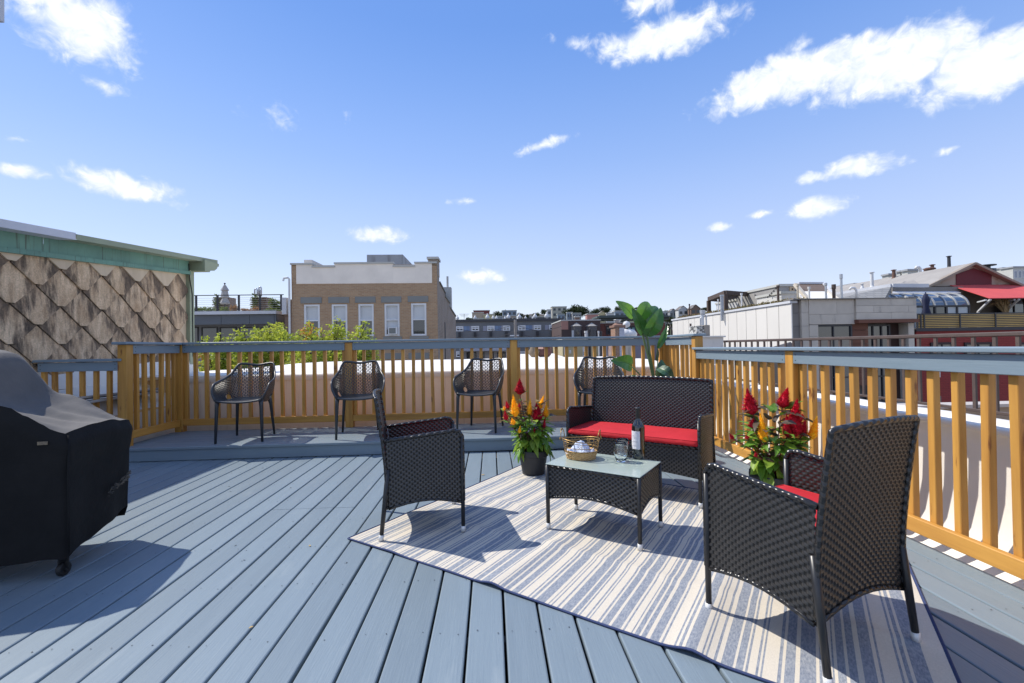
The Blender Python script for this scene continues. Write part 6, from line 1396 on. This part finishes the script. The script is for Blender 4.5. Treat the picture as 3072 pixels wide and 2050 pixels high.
for x_ in xb_:
    mb = MB(); pts = [arc(x_, k_/10, .02) for k_ in range(11)]
    for p, q in zip(pts, pts[1:]): mb.bar(p, q, .06, .06, up=(1, 0, 0))
    mb.obj('rib', rib, so, world=True); mb = MB(); mb.box(x_-.04, x_+.04, Ds-.05, Ds+.03, zbot, zsp); mb.obj('mullion', greyf, so, world=True)
for a, c in zip(xb_, xb_[1:]):
    mb = MB(); mb.grid(lambda u, v: arc(lerp(a+.03, c-.03, u), v), 1, 10); mb.obj('curved_pane', blueglass, so, smooth=True, world=True)
wpan = wcol('white_blind_panel', (.50, .55, .58), .5)
for i, (a, c) in enumerate(zip(xb_, xb_[1:])): mb = MB(); mb.box(a+.04, c-.04, Ds-.01, Ds+.01, zbot+.02, zsp-.06); mb.obj('lower_pane', wpan if i in (0, 1, 2, 5, 6) else darkglass, so, world=True)
mb = MB(); mb.box(xs0, xb_[-1]+.05, Ds-.06, Ds+.03, zsp-.05, zsp+.02); mb.obj('transom', greyf, so, world=True)
mb = MB(); sp_ = [arc(xb_[-1], k_/10) for k_ in range(11)]+[V((xb_[-1], Ds, zbot)), V((xb_[-1], 21, zbot))]; mb.add(sp_, [tuple(range(13))]); mb.obj('end_pane', darkglass, so, world=True)
mb = MB(); mb.box(xs0, xb_[-1]-.05, 21.05, 21.1, zbot, ztop2); mb.obj('back_wall', wcol('interior_wall', (.16, .14, .12)), so, world=True)
# awning
aw = thing('red_awning', 'faded red retractable awning stretched out from the gable wall', 'awning', tuple(G_(2000, 470, 21)))
awm = mat('red_awning_fabric', (.62, .09, .085), .85, (.54, .075, .075), 1.5, 4)
A4 = [G_(1572, 405, D2-.05), G_(2092, 400, D2-.05), G_(3050, 545, 19.3), G_(1990, 540, 19.3)]; A4[1].x = A4[0].x+7.3; A4[2].x = A4[3].x+7.0; A4[2].z = A4[3].z; A4[1].z = A4[0].z
mb = MB(); mb.add(A4+[p-V((0, 0, .03)) for p in A4], [(0, 3, 2, 1), (4, 5, 6, 7), (3, 7, 6, 2), (0, 4, 7, 3)]); mb.obj('canopy', awm, aw, world=True)
for x_ in (G_(2000, 545, 19.3).x+.05, G_(2312, 545, 19.3).x): mb = MB(); mb.bar((x_, 19.35, A4[3].z-.06), (x_+.35, 20.2, A4[3].z-.55), .07, .07); mb.bar((x_+.35, 20.2, A4[3].z-.55), (x_+.35, 20.2, zq), .08, .08); mb.bar((x_+.35, 20.2, A4[3].z-.1), (x_-.15, 19.4, A4[3].z-.08), .06, .06); mb.obj('support_arm', wtrim, aw, world=True)
pass
for (l, r) in ((2135, 2232), (2245, 2345), (2358, 2460)):
    a = R2(l, 545, r, 700, 20.9); mb = MB(); n_ = 12; cx_, rr_ = (a[0]+a[1])/2, (a[1]-a[0])/2; zc_ = a[3]-rr_*1.2
    pl_ = [(cx_-rr_, zq), (cx_+rr_, zq)]+[(cx_+rr_*cos(pi*k_/n_), zc_+rr_*1.2*sin(pi*k_/n_)) for k_ in range(n_+1)]
    mb.prism(pl_, lambda x_, z_, t: V((x_, 20.9+.3*t, z_))); f = mb.obj('arched_window', greyf, us, world=True)
    mb = MB(); mb.prism([(cx_+(x_-cx_)*.86, zq+(z_-zq)*.93+.03) for x_, z_ in pl_], lambda x_, z_, t: V((x_, 20.89+.008*t, z_))); mb.obj('pane', blueglass, f, world=True)
t_ = thing('closed_navy_parasol', 'closed navy blue parasol in front of the solarium glass', 'parasol', tuple(G_(1318, 700, 19.3))); c_ = G_(1320, 600, 19.3); zt_ = G_(1320, 490, 19.3).z; zl_ = G_(1320, 690, 19.3).z; hh = zt_-zq
mb = MB(); mb.lathe([(0, hh), (.06, hh*.97), (.13, hh*.80), (.09, hh*.62), (.15, hh*.42), (.12, hh*.30), (.18, hh*.06), (.0, hh*.04)], 16, (c_.x, 19.3, zq), fn=lambda q, a: V((c_.x+(q.x-c_.x)*(1+.22*sin(a*4)), 19.3+(q.y-19.3)*(1+.2*sin(a*4)), q.z))); mb.tube([(c_.x, 19.3, zq), (c_.x, 19.3, zt_+.05)], .025, 6)
mb.obj('canopy', wcol('navy_canvas', (.02, .025, .06), .9), t_, smooth=True, world=True)
t_ = thing('dry_grass_plant', 'clump of dry straw-coloured grass under the red awning', 'plant', tuple(G_(2150, 700, 20))); mb = MB(); rn = random.Random(5); b0 = G_(2165, 700, 20)
for _ in range(70): e_ = b0+V((rn.uniform(-.7, .2), rn.uniform(-.3, .3), rn.uniform(.3, .75))); mb.tube([b0+V((rn.uniform(-.1, .1), 0, -.1)), lerp(b0, e_, .6)+V((0, 0, .25)), e_], [.015, .014, .006], 4)
mb.obj('blades', wcol('straw_blades', (.36, .26, .14), .9), t_, world=True)
# chimneys and vents on the roof
rusty = wcol('rusted_flue', (.13, .065, .045), .7, streak=((.30, .22, .17), 6, (1, 1, 1), .6, .75)); 
for (l, r, t, b_, D_, m_, lab) in ((738, 770, 264, 435, 23, ventm, 'white flue with dark cap left on the grey roof'), (968, 1000, 240, 345, 25.5, rusty, 'short brown flue with square cap on the grey roof'), (1330, 1394, 218, 352, 24, rusty, 'thick rusty chimney flue on the grey roof'), (1372, 1405, 185, 320, 24.6, rusty, 'taller rusty flue right behind the thick one'), (1548, 1578, 96, 232, 25, greyf, 'tall black flue standing highest on the roof'), (1300, 1330, 228, 300, 26, rusty, 'small rusty flue left behind the thick chimney flue'), (640, 664, 388, 440, 23, ventm, 'thin white vent pipe above the mansard edge')):
    x0, x1, z0, z1 = rect(*zf_(l, t), *zf_(r, b_), D_); r_ = (x1-x0)/2; mb = MB(); mb.lathe([(r_*1.6, z0-.6), (r_*1.5, z0), (r_*.95, z0+.12), (r_*.9, z1-r_*.8), (r_*1.5, z1-r_*.7), (r_*1.5, z1-r_*.35), (r_*1.0, z1-.02), (0, z1)], 14, ((x0+x1)/2, D_, 0)); tag(mb.obj('chimney_flue', m_, None), lab, 'chimney')
for (x_, y_, D_, lab) in ((1262, 300, 27, 'white gooseneck vent on the grey roof'), (590, 540, 19.5, 'white gooseneck vent in front of the mansard shingles'), ):
    p = G_(x_, y_, D_); mb = MB(); h_ = .55 if x_ > 1000 else .5; mb.tube([p, p+V((0, 0, h_*.7)), p+V((-.08, 0, h_*.9)), p+V((-.22, 0, h_*.92)), p+V((-.30, 0, h_*.75))], .08 if x_ > 1000 else .05, 8); tag(mb.obj('gooseneck_vent', ventm, None, smooth=True), lab, 'vent')
# far modern blocks
for (l, t, r, D_, lab, nx_) in ((565, 400, 960, 90, 'long low grey modern block behind the roof flues', 14), (930, 300, 1060, 95, 'pale stepped rooftop block behind the short brown flue', 0), (1050, 268, 1120, 92, 'small white plant room with dark cap on the roof skyline', 0), (1130, 255, 1240, 90, 'pale rooftop plant room with dark louvres', 0), (300, 455, 425, 80, 'dark stepped rooftop between the grey flues', 3), (2010, 240, 2118, 120, 'pale tower block wall right of the gable', 1), (2120, 232, 2230, 118, 'glass and white tower block with balconies, left part', 3), (2234, 222, 2420, 115, 'glass and white tower block at the right edge', 4)):
    x0, x1, z0, z1 = rect(*zf_(l, t), *zf_(r, t+60), D_); tt = building('far_block', lab, loc=((x0+x1)/2, D_, -12)); w_ = x1-x0
    dk = 300 <= l < 430; mb = MB(); mb.box(x0, x1, D_, D_+w_*.6, -12, z1); mb.obj('wall', wcol('far_dark', (.14, .13, .13)) if dk else wcol('far_pale', (.50, .50, .47)) if nx_ != 14 else wcol('far_greyblue', (.27, .29, .30)), tt, world=True)
    mb = MB(); mb.box(x0-.3, x1+.3, D_-.3, D_+w_*.6, z1, z1+.35); mb.obj('roof_edge', wcol('far_grey_edge', (.33, .34, .36)), tt, world=True)
    for i in range(nx_):
        for j in range(6 if nx_ != 14 else 2):
            a, c = lerp(x0, x1, (i+.15)/nx_), lerp(x0, x1, (i+.85)/nx_); zz = z1-.8-3.0*j; f = window(tt, a, c, zz-2.0, zz, D_, wtrim, blueglass, 2, 1, .14, .1)
mb = MB(); p = G_(2000, 240, 100); mb.lathe([(1.6, -6), (1.6, .0), (.7, .2), (.7, .7), (1.7, .8), (1.7, 1.0), (0, 1.1)], 12, (p.x-1, 100, p.z)); tag(mb.obj('rooftop_tank', greyf, None), 'dark round cooling tank on the skyline right of the gable', 'tank')

# ------------------------------------------------------------------ iron railing, tan roof, equipment
ir = thing('iron_railing', 'rusty brown iron railing running along the neighbouring roof on the right', 'railing', (6.3, 4, 0))
irm = mat('rusty_iron', (.10, .072, .062), .6, (.065, .045, .04), 6, 5, bump=.001, bscale=30)
za_ = onx(*zf_(2300, 908), 6.3).z; zb2_ = onx(*zk_(1300, 622), 6.3)
zlo = onx(*zg(2200, 1078), 6.3).z
Y0, Y1 = .6, 15.3
mb = MB(); mb.cbox(6.27, 6.33, Y0, Y1, za_-.035, za_+.02, .01); mb.obj('top_rail', irm, ir, world=True)
mb = MB(); mb.cbox(6.28, 6.32, Y0, Y1, zlo-.03, zlo+.01, .005); mb.obj('bottom_rail', irm, ir, world=True)
pkm = MB().box(-.015, .015, -.02, .02, zlo+.01, za_-.036).mesh('picket', irm); y_ = 5.449-16*.255
while y_ < Y1: piece('picket', pkm, ir, (0, y_-4, 0)); y_ += .255
for y_ in (2.0, 8.2, 12.3, 15.2): mb = MB(); mb.box(6.27, 6.33, y_-.03, y_+.03, -3 if y_ > 8.5 else -.45, zlo-.031); mb.obj('post', irm, ir, world=True)
tanr = mat('tan_roof_coating', (.36, .27, .19), .85, (.30, .22, .155), 1.2, 6, bump=.01, bscale=3, streak=((.20, .16, .13), .8, (1, 1, 1), .56, .8))
tr_ = thing('tan_flat_roof', 'tan coated flat roof with pale edge beyond the right parapet', 'roof', (8, 4, -.5))
mb = MB(); mb.box(2.80, 15, -3, 8.0, -.75, -.5); mb.obj('roof_surface', tanr, tr_, world=True)
mb = MB(); mb.box(2.80, 15, 8.0, 8.25, -4, -.16); mb.obj('parapet', tanr, tr_, world=True)
mb = MB(); mb.box(2.80, 15.1, 7.95, 8.33, -.158, -.10); mb.obj('pale_coping', wcol('pale_coping', (.50, .45, .41)), tr_, world=True)
mb = MB(); mb.box(3.2, 11.9, 8.4, 19, -3.3, -3.0); mb.box(3.2, 11.9, 8.4, 19, -12, -3.31); tag(mb.obj('low_dark_roof', wcol('dark_roof_felt', (.07, .068, .07), .9), None), 'dark felt roof a storey down between the parapet and the concrete facade', 'roof')
mb = MB(); q = rect(*ze(500, 1000), *ze(800, 1130), 11.5); mb.box(q[0]-.3, q[1], 11.5, 13.5, -3, q[3]); t_ = thing('white_roof_box', 'white flat-topped roof box under the weathered equipment cabinet', 'roof box', ((q[0]+q[1])/2, 12, q[3])); mb.obj('box', memb, t_, world=True)
mb = MB(); mb.box(q[0]-.35, q[1]+.04, 11.45, 13.55, q[3]+.001, q[3]+.04); mb.obj('lid', memb, t_, world=True); zbx = q[3]+.041
grun = mat('peeling_cabinet_paint', (.50, .50, .48), .8, (.40, .40, .39), 6, 5, streak=((.06, .06, .06), 9, (1, 1, 1.3), .46, .56)); 
eq = thing('equipment_cabinet', 'peeling grey rooftop equipment cabinet with a thin stack', 'equipment', tuple(at(*ze(520, 980), 12)))
q = rect(*ze(424, 835), *ze(612, 1010), 12); xm = at(*ze(530, 900), 12).x; mb = MB(); mb.cbox(q[0], xm, 12, 12.5, lerp(q[2], q[3], .35), q[3], .01); mb.obj('cabinet', grun, eq, world=True)
mb = MB(); mb.cbox(xm+.004, q[1], 12.0, 12.55, zbx, q[3]+.02, .01); mb.obj('dark_cabinet', concd, eq, world=True)
mb = MB(); mb.box(q[0]+.02, q[0]+.05, 12.05, 12.08, zbx, lerp(q[2], q[3], .35)); mb.box(q[0]+.02, q[0]+.05, 12.4, 12.43, zbx, lerp(q[2], q[3], .35)); mb.obj('stand', irm, eq, world=True)
zst = at(*ze(508, 615), 12.2).z; xs_ = at(*ze(508, 800), 12.2).x; mb = MB(); mb.lathe([(.035, q[3]), (.035, zst-.12), (.065, zst-.1), (.07, zst), (0, zst)], 12, (xs_, 12.2, 0)); mb.obj('stack', steel, eq, world=True)
xs_ = at(*ze(558, 800), 12.3).x; mb = MB(); mb.tube([(xs_, 12.3, q[3]), (xs_, 12.3, q[3]+.28), (xs_-.08, 12.3, q[3]+.34), (xs_-.12, 12.3, q[3]+.26)], .022, 8); xs_ = at(*ze(478, 800), 12.3).x; mb.tube([(xs_, 12.3, q[3]), (xs_, 12.3, q[3]+.22), (xs_+.07, 12.3, q[3]+.3), (xs_+.1, 12.3, q[3]+.24)], .02, 8); mb.obj('valve_pipes', steel, eq, world=True)
mb = MB(); p = at(*ze(336, 805), 13); mb.tube([p, (p.x, 13, -3)], .03, 8); mb.tube([(p.x+.0, 13, p.z-.5), (p.x+.18, 13, p.z-.95)], .015, 6); tag(mb.obj('standing_pipe', irm, None), 'short dark standing pipe left of the equipment cabinet', 'pipe')
mb = MB()
for x_ in (8, 48): 
    a, c = at(*ze(x_-12, 960), 14), at(*ze(x_+26, 960), 14); t0 = at(*ze(x_+8, 835), 14).z; mb.tube([V((a.x, 14, -3)), V((a.x, 14, t0-.15)), V(((a.x+c.x)/2, 14, t0)), V((c.x, 14, t0-.15)), V((c.x, 14, -3))], .03, 6)
tag(mb.obj('ladder_hoops', irm, None), 'pair of dark curved ladder hoops left of the white panelled building', 'ladder')
# sitting white bird ornament on the parapet
bd = thing('white_bird', 'small white long-necked bird figure sitting on the right parapet', 'bird figure', tuple(at(2431, 1192, 1)))
pb = onx(2430, 1192, 2.66); bdm = mat('white_feathers', (.74, .73, .68), .7, (.62, .60, .55), 12, 3); bdm2 = mat('pale_yellow_head', (.66, .56, .28), .7, (.7, .66, .5), 8, 3)
S_ = .0016*pb.y*.55; bd.location = pb; XF[bd.name] = Matrix.Translation(pb); s_ = pb.y/FP
mb = MB(); mb.lathe([(0, -.5*s_), (8.5*s_, 0), (8.5*s_, 8*s_), (6.5*s_, 15*s_), (3*s_, 19*s_), (1.6*s_, 22*s_), (1.5*s_, 26*s_), (0, 27*s_)], 16, (0, 0, 0)); mb.obj('body', bdm, bd, smooth=True)
mb = MB(); mb.lathe([(0, -3*s_), (2.2*s_, -1.8*s_), (2.8*s_, 0), (2.2*s_, 1.8*s_), (0, 3*s_)], 12, (-.3*s_, 0, 28*s_)); mb.tube([(-1.5*s_, 0, 28*s_), (-8*s_, 0, 27.3*s_)], [1.3*s_, .2*s_], 8); mb.obj('head', bdm2, bd, smooth=True)
# light bracket corner at the upper left of the house
t_ = thing('eave_corner', 'white boxed eave corner poking into the upper left corner', 'eave', tuple(at(5, 30, 1.6)))
mb = MB(); p = at(19, 69, 1.6); mb.box(p.x-.35, p.x-.006, 1.2, 1.6, p.z, p.z+.3); mb.obj('boxed_end', wtrim, t_, world=True)

# ------------------------------------------------------------------ flowering celosia pots
potm = mat('charcoal_pot', (.032, .034, .037), .55, (.026, .027, .03), 12, 3, bump=.0006, bscale=80); soil = mat('potting_soil', (.03, .02, .015), .95, bump=.004, bscale=60)
lgm_ = mat('leaf_green', (.17, .33, .04), .45, (.10, .23, .03), 16, 3, transl=.28, rand=.25, spec=.4); llm = mat('leaf_lime', (.30, .42, .05), .5, (.19, .32, .04), 16, 3, transl=.35, rand=.2); lpm = mat('leaf_purple', (.11, .055, .055), .45, (.06, .07, .03), 18, 3, transl=.18, rand=.25); lbm_ = mat('leaf_bronze', (.30, .17, .06), .5, (.18, .16, .04), 16, 3, transl=.3, rand=.2)
crim = mat('crimson_plume', (.66, .010, .040), .8, (.42, .005, .024), 40, 3, rand=.1, transl=.2); yelp = mat('yellow_plume', (1.0, .70, .03), .8, (.95, .55, .02), 40, 3, transl=.25); stm = mat('plant_stem', (.12, .16, .04), .6); stmr = mat('red_stem', (.20, .03, .04), .6)
def leaf_mesh(nm_, m_, droop=.35, cup=.12, wave_=.02):
    b = MB(); n_ = 7
    def f(u, v):
        t = u; w = .27*sin(pi*t**.8)**.9*(1-.15*t); s = 2*v-1; z = -droop*t*t+cup*abs(s)*w*2+wave_*sin(t*14)*s
        return V((t, s*w, z+.05*t))
    b.grid(f, n_, 4); return b.mesh(nm_, m_, True)
lmesh = {k_: [leaf_mesh('leaf', m_, d, c) for d, c in ((.30, .15), (.6, .2), (.1, .1))] for k_, m_ in (('g', lgm_), ('l', llm), ('p', lpm), ('b', lbm_))}
def add_leaf(root, kind, pos, dirv, L, rn, up=V((0, 0, 1))):
    d = dirv.normalized(); a = up.cross(d)
    if a.length < .05: a = V((1, 0, 0)).cross(d)
    a.normalize(); n = d.cross(a); M = Matrix((d, a, n)).transposed()
    o = piece('leaf', rn.choice(lmesh[kind]), root, (0, 0, 0)); q = M.to_quaternion(); o.rotation_euler = (q @ __import__('mathutils').Euler((rn.uniform(-.5, .5), 0, 0)).to_quaternion()).to_euler(); o.location = pos-XF[root.name].translation; o.scale = (L, L*rn.uniform(.8, 1.1), L)
def plume(root, base, tip, w, m_, rn, bushy=1.0):
    ax_ = tip-base; L = ax_.length*1.12; ax_.normalize(); a = ax_.cross(V((0, 1, .3))).normalized(); b_ = ax_.cross(a); bend = V((rn.uniform(-.12, .12), rn.uniform(-.1, .1), 0))*L
    mb = MB(); C_ = lambda t: base+ax_*(L*t)+bend*(t*t); R__ = lambda t: w*.5*min(1, (t+.05)/.22)**.7*max(0, 1-max(0, (t-.18)/.82)**1.25)
    pts = [C_(k_/12) for k_ in range(13)]; mb.tube(pts, [max(.0008, R__(k_/12)*.72) for k_ in range(13)], 9)
    for _ in range(int(520*bushy)):
        t = rn.random(); an = rn.uniform(0, 2*pi); o_ = a*cos(an)+b_*sin(an); r_ = max(.001, R__(t)); p = C_(t)+o_*r_*.62; e_ = C_(t)+o_*r_*rn.uniform(.95, 1.4)+ax_*(.10*L*rn.uniform(.1, 1)); sd = ax_.cross(o_)*(w*.06)
        mb.add([p-sd, p+sd, e_], [(0, 1, 2)])
    return mb.obj('flower_plume', m_, root, world=True)
def celosia(label, cpos, rim_r, h, plumes, seeds, mix, leafspec, lowz=.0):
    rn = random.Random(seeds); root = thing('potted_celosia', label, 'potted plant', cpos)
    b = MB(); b.lathe([(0, 0), (rim_r*.72, 0), (rim_r*.74, .01), (rim_r*.92, h*.72), (rim_r*.96, h*.74), (rim_r*1.0, h*.76), (rim_r*1.02, h*.97), (rim_r, h), (rim_r*.93, h), (rim_r*.90, h*.9), (0, h*.9)], 40); b.obj('pot', potm, root, smooth=False)
    b = MB(); b.lathe([(rim_r*.89, h*.915), (rim_r*.4, h*.93), (0, h*.94)], 24); b.obj('soil', soil, root)
    top = V(cpos)+V((0, 0, h*.92))
    for (bx0, by0, tx0, ty0, w, m_, dd) in plumes:
        pb_, pt_ = at(bx0, by0, cpos[1]+dd), at(tx0, ty0, cpos[1]+dd); ws = w*cpos[1]/FP*1.4
        plume(root, pb_, pt_, ws, m_, rn, 1.0 if w > 14 else .5)
        s0 = top+V((rn.uniform(-.05, .05), rn.uniform(-.05, .05), 0)); mb = MB(); mb.tube([s0, lerp(s0, pb_, .5)+V((0, 0, .03)), pb_+(pt_-pb_)*.1], [.005, .004, .004], 6); mb.obj('stem', stmr if m_ is crim else stm, root, world=True)
        for k_ in range(7):
            t = .25+.72*k_/6; p = lerp(s0, pb_, t)+V((0, 0, .03*sin(pi*t))); an = rn.uniform(0, 2*pi); kind = rn.choice('pgb' if m_ is crim else 'gll')
            add_leaf(root, kind, p, V((cos(an), sin(an), rn.uniform(.1, .9))), rn.uniform(.05, .09), rn)
    for (n_, rad, z0, z1, kinds, Lr, out) in leafspec:
        for _ in range(n_):
            an = rn.uniform(0, 2*pi); rr_ = rad*rn.random()**.5; z_ = rn.uniform(z0, z1); p = V(cpos)+V((cos(an)*rr_, sin(an)*rr_, z_))
            k_ = rn.choice(kinds); add_leaf(root, k_, p, V((cos(an), sin(an), rn.uniform(*out))), rn.uniform(*Lr), rn)
    return root
zp = zm(1480, 1130, 4.9)
def PL(Z_, L): return [(*Z_(bx0, by0), *Z_(tx0, ty0), w, crim if c == 'r' else yelp, dd) for (bx0, by0, tx0, ty0, w, c, dd) in L]
c1 = cw(.165, 3.90); c1.z = .006
celosia('potted red and yellow celosia in a charcoal pot between left chair and coffee table', tuple(c1), .128, .205,
        PL(zp, [(385, 262, 398, 65, 27, 'r', 0), (330, 590, 300, 315, 22, 'y', -.08), (528, 590, 540, 360, 15, 'y', -.05), (665, 490, 735, 300, 15, 'y', 0), (775, 600, 760, 425, 16, 'y', -.03), (650, 650, 645, 430, 30, 'r', -.08), (745, 770, 748, 620, 10, 'r', -.1), (215, 470, 190, 370, 12, 'r', 0), (190, 640, 175, 520, 14, 'r', -.06), (165, 500, 160, 440, 9, 'y', 0), (300, 710, 285, 620, 13, 'y', -.12), (380, 480, 380, 400, 12, 'r', -.02), (385, 830, 382, 740, 9, 'y', -.14), (600, 830, 600, 760, 8, 'r', -.13)]),
        3, 'gl', [(85, .11, .24, .46, 'gggll', (.08, .13), (-.5, .4)), (44, .12, .20, .34, 'gglg', (.09, .13), (-1.4, -.3)), (26, .13, .36, .52, 'glpg', (.06, .10), (-.1, .9)), (12, .08, .46, .60, 'ppbp', (.07, .11), (.2, 1.3))])
zr = zm(2170, 1150, 5.057)
c2 = cw(1.72, 3.06); c2.z = .002
celosia('potted red and yellow celosia with purple leaves beside the right railing', tuple(c2), .138, .21,
        PL(zr, [(440, 470, 370, 140, 38, 'r', 0), (890, 370, 945, 110, 34, 'r', 0), (1080, 800, 1035, 320, 46, 'r', -.06), (980, 820, 960, 520, 22, 'r', -.08), (1200, 800, 1230, 590, 20, 'r', -.04), (630, 890, 560, 510, 22, 'y', -.10), (1340, 850, 1400, 550, 24, 'y', -.05), (440, 680, 440, 550, 20, 'r', -.03), (1200, 540, 1200, 470, 13, 'r', .05), (150, 850, 100, 770, 10, 'r', 0), (370, 850, 350, 790, 11, 'r', -.04), (500, 1120, 480, 1050, 9, 'r', -.12)]),
        9, 'gl', [(80, .12, .24, .44, 'gglg', (.09, .14), (-.3, .5)), (38, .12, .20, .34, 'glgp', (.09, .14), (-1.3, -.2)), (44, .15, .38, .54, 'ggpgl', (.09, .13), (-.1, .7)), (22, .10, .50, .64, 'pppg', (.09, .13), (0, .9))])

# ------------------------------------------------------------------ tall large-leaved plant behind the loveseat
zpl = zm(1800, 880, 5.227); DP = 4.55
pg1 = mat('banana_leaf_light', (.15, .30, .045), .32, (.11, .25, .04), 5, 3, transl=.35, spec=.6); pg2 = mat('banana_leaf_mid', (.060, .17, .028), .26, (.045, .14, .025), 5, 3, transl=.22, spec=.65); pg3 = mat('banana_leaf_dark', (.035, .10, .04), .4, (.026, .075, .034), 5, 3, transl=.1, spec=.65); pbr = mat('dried_leaf', (.14, .14, .09), .6, (.10, .12, .06), 9, 3)
base_p = onz(1985, 1290, PH); gp = thing('banana_leaf_plant', 'tall plant with broad glossy green leaves in the corner behind the loveseat', 'plant', (base_p.x, base_p.y, PH))
b = MB(); b.lathe([(0, .001), (.11, .001), (.14, .26), (.155, .27), (.155, .30), (.135, .30), (.13, .27), (0, .27)], 28); b.obj('pot', potm, gp)
def big_leaf(bx0, by0, tx0, ty0, w, m_, d0=0, d1=0, arch=.06, fold=.25, twist=0, roll=0):
    p, q = at(*zpl(bx0, by0), DP+d0), at(*zpl(tx0, ty0), DP+d1); ws = w*DP/FP/5.227*1.28; ax_ = q-p; L = ax_.length; d = ax_.normalized(); vw = V((0, -1, .15))
    sd = d.cross(vw).normalized(); n = sd.cross(d)
    def f(u, v):
        s = 2*v-1; w_ = ws*.5*(sin(pi*min(1, .04+.96*u)**.75)**.75)*(1 if u < .995 else .2); tw = twist*u
        c = p+ax_*u+n*(arch*sin(pi*u))+V((0, 0, 0))
        s2 = sd*cos(tw)+n*sin(tw); n2 = n*cos(tw)-sd*sin(tw)
        return c+s2*(s*w_*cos(fold*abs(s)))+n2*(abs(s)*w_*sin(fold)+.003*sin(u*40+s*2)*abs(s))+n2*(roll*w_*s*s)
    mb = MB(); mb.grid(f, 22, 10); lf = mb.obj('leaf', m_, gp, smooth=True, world=True)
    mb = MB(); mb.tube([f(k_/12, .5)+n*.0012 for k_ in range(12)], [.004*(1-k_/13) for k_ in range(12)], 5); mb.obj('midrib', pg1, lf, smooth=True, world=True)
big_leaf(520, 380, 243, 120, 150, pg1, .05, .0, .05, .25)
big_leaf(668, 655, 500, 225, 150, pg2, 0, -.05, .03, .45, .3)
big_leaf(620, 410, 745, 132, 200, pg1, .05, .12, .05, .2)
big_leaf(655, 480, 900, 212, 185, pg2, -.02, .05, .06, .3)
big_leaf(735, 670, 955, 225, 200, pg2, -.06, -.10, .07, .35, -.2)
big_leaf(690, 640, 720, 470, 85, pg3, .06, .08, .02, .3)
big_leaf(505, 1130, 165, 1055, 200, pg2, -.05, -.15, .06, .25)
big_leaf(905, 865, 1068, 503, 95, pg2, 0, .02, .02, .55, .5)
big_leaf(878, 1060, 905, 850, 60, pbr, 0, 0, .01, .9)
big_leaf(915, 1350, 965, 1040, 150, pg3, .05, .08, .03, .3)
big_leaf(895, 1170, 1165, 1380, 130, pg3, -.03, -.10, .09, .35)
big_leaf(575, 1360, 430, 1300, 90, pg2, -.05, -.1, .02, .3)
mb = MB(); root_t = base_p+V((0, 0, .27))
for (pts, r_) in (([(650, 560), (680, 700), (760, 1000), (835, 1345)], .011), ([(655, 640), (740, 690), (790, 1000), (850, 1345)], .012), ([(735, 670), (750, 800), (800, 1050), (845, 1345)], .009), ([(495, 1145), (600, 1250), (685, 1350)], .007), ([(905, 1040), (900, 1200), (893, 1345)], .008), ([(905, 865), (890, 960), (900, 1060)], .006), ([(900, 1168), (896, 1250), (893, 1345)], .006), ([(570, 1355), (640, 1420)], .005)):
    P3 = [at(*zpl(*q), DP) for q in pts]+[root_t+V((0, 0, .0))]; mb.tube(P3, [r_*.7]+[r_]*(len(P3)-1), 7)
mb.obj('leaf_stalks', mat('leaf_stalk', (.13, .19, .07), .5, (.09, .13, .05), 8, 3), gp, smooth=True, world=True)
# ------------------------------------------------------------------ small litter on the deck
lf = leaf_mesh('fallen_leaf', mat('fallen_leaf_yellow', (.55, .38, .12), .8, (.40, .25, .09), 30, 3), .05, .1)
for i, ((px, py), s_, r_, lab) in enumerate((((1444, 1426), .035, .4, 'small yellow fallen leaf on the deck left of the flower pot'), ((930, 1640), .02, 2.1, 'tiny dry leaf on the deck boards left of the rug'), ((760, 1880), .018, 4.0, 'tiny dry leaf on the deck at the front left'))):
    p = onz(px, py, .002); o = piece('fallen_leaf', lf, None, (p.x, p.y, .004), r_, scale=(s_, s_, s_)); tag(o, lab, 'leaf')
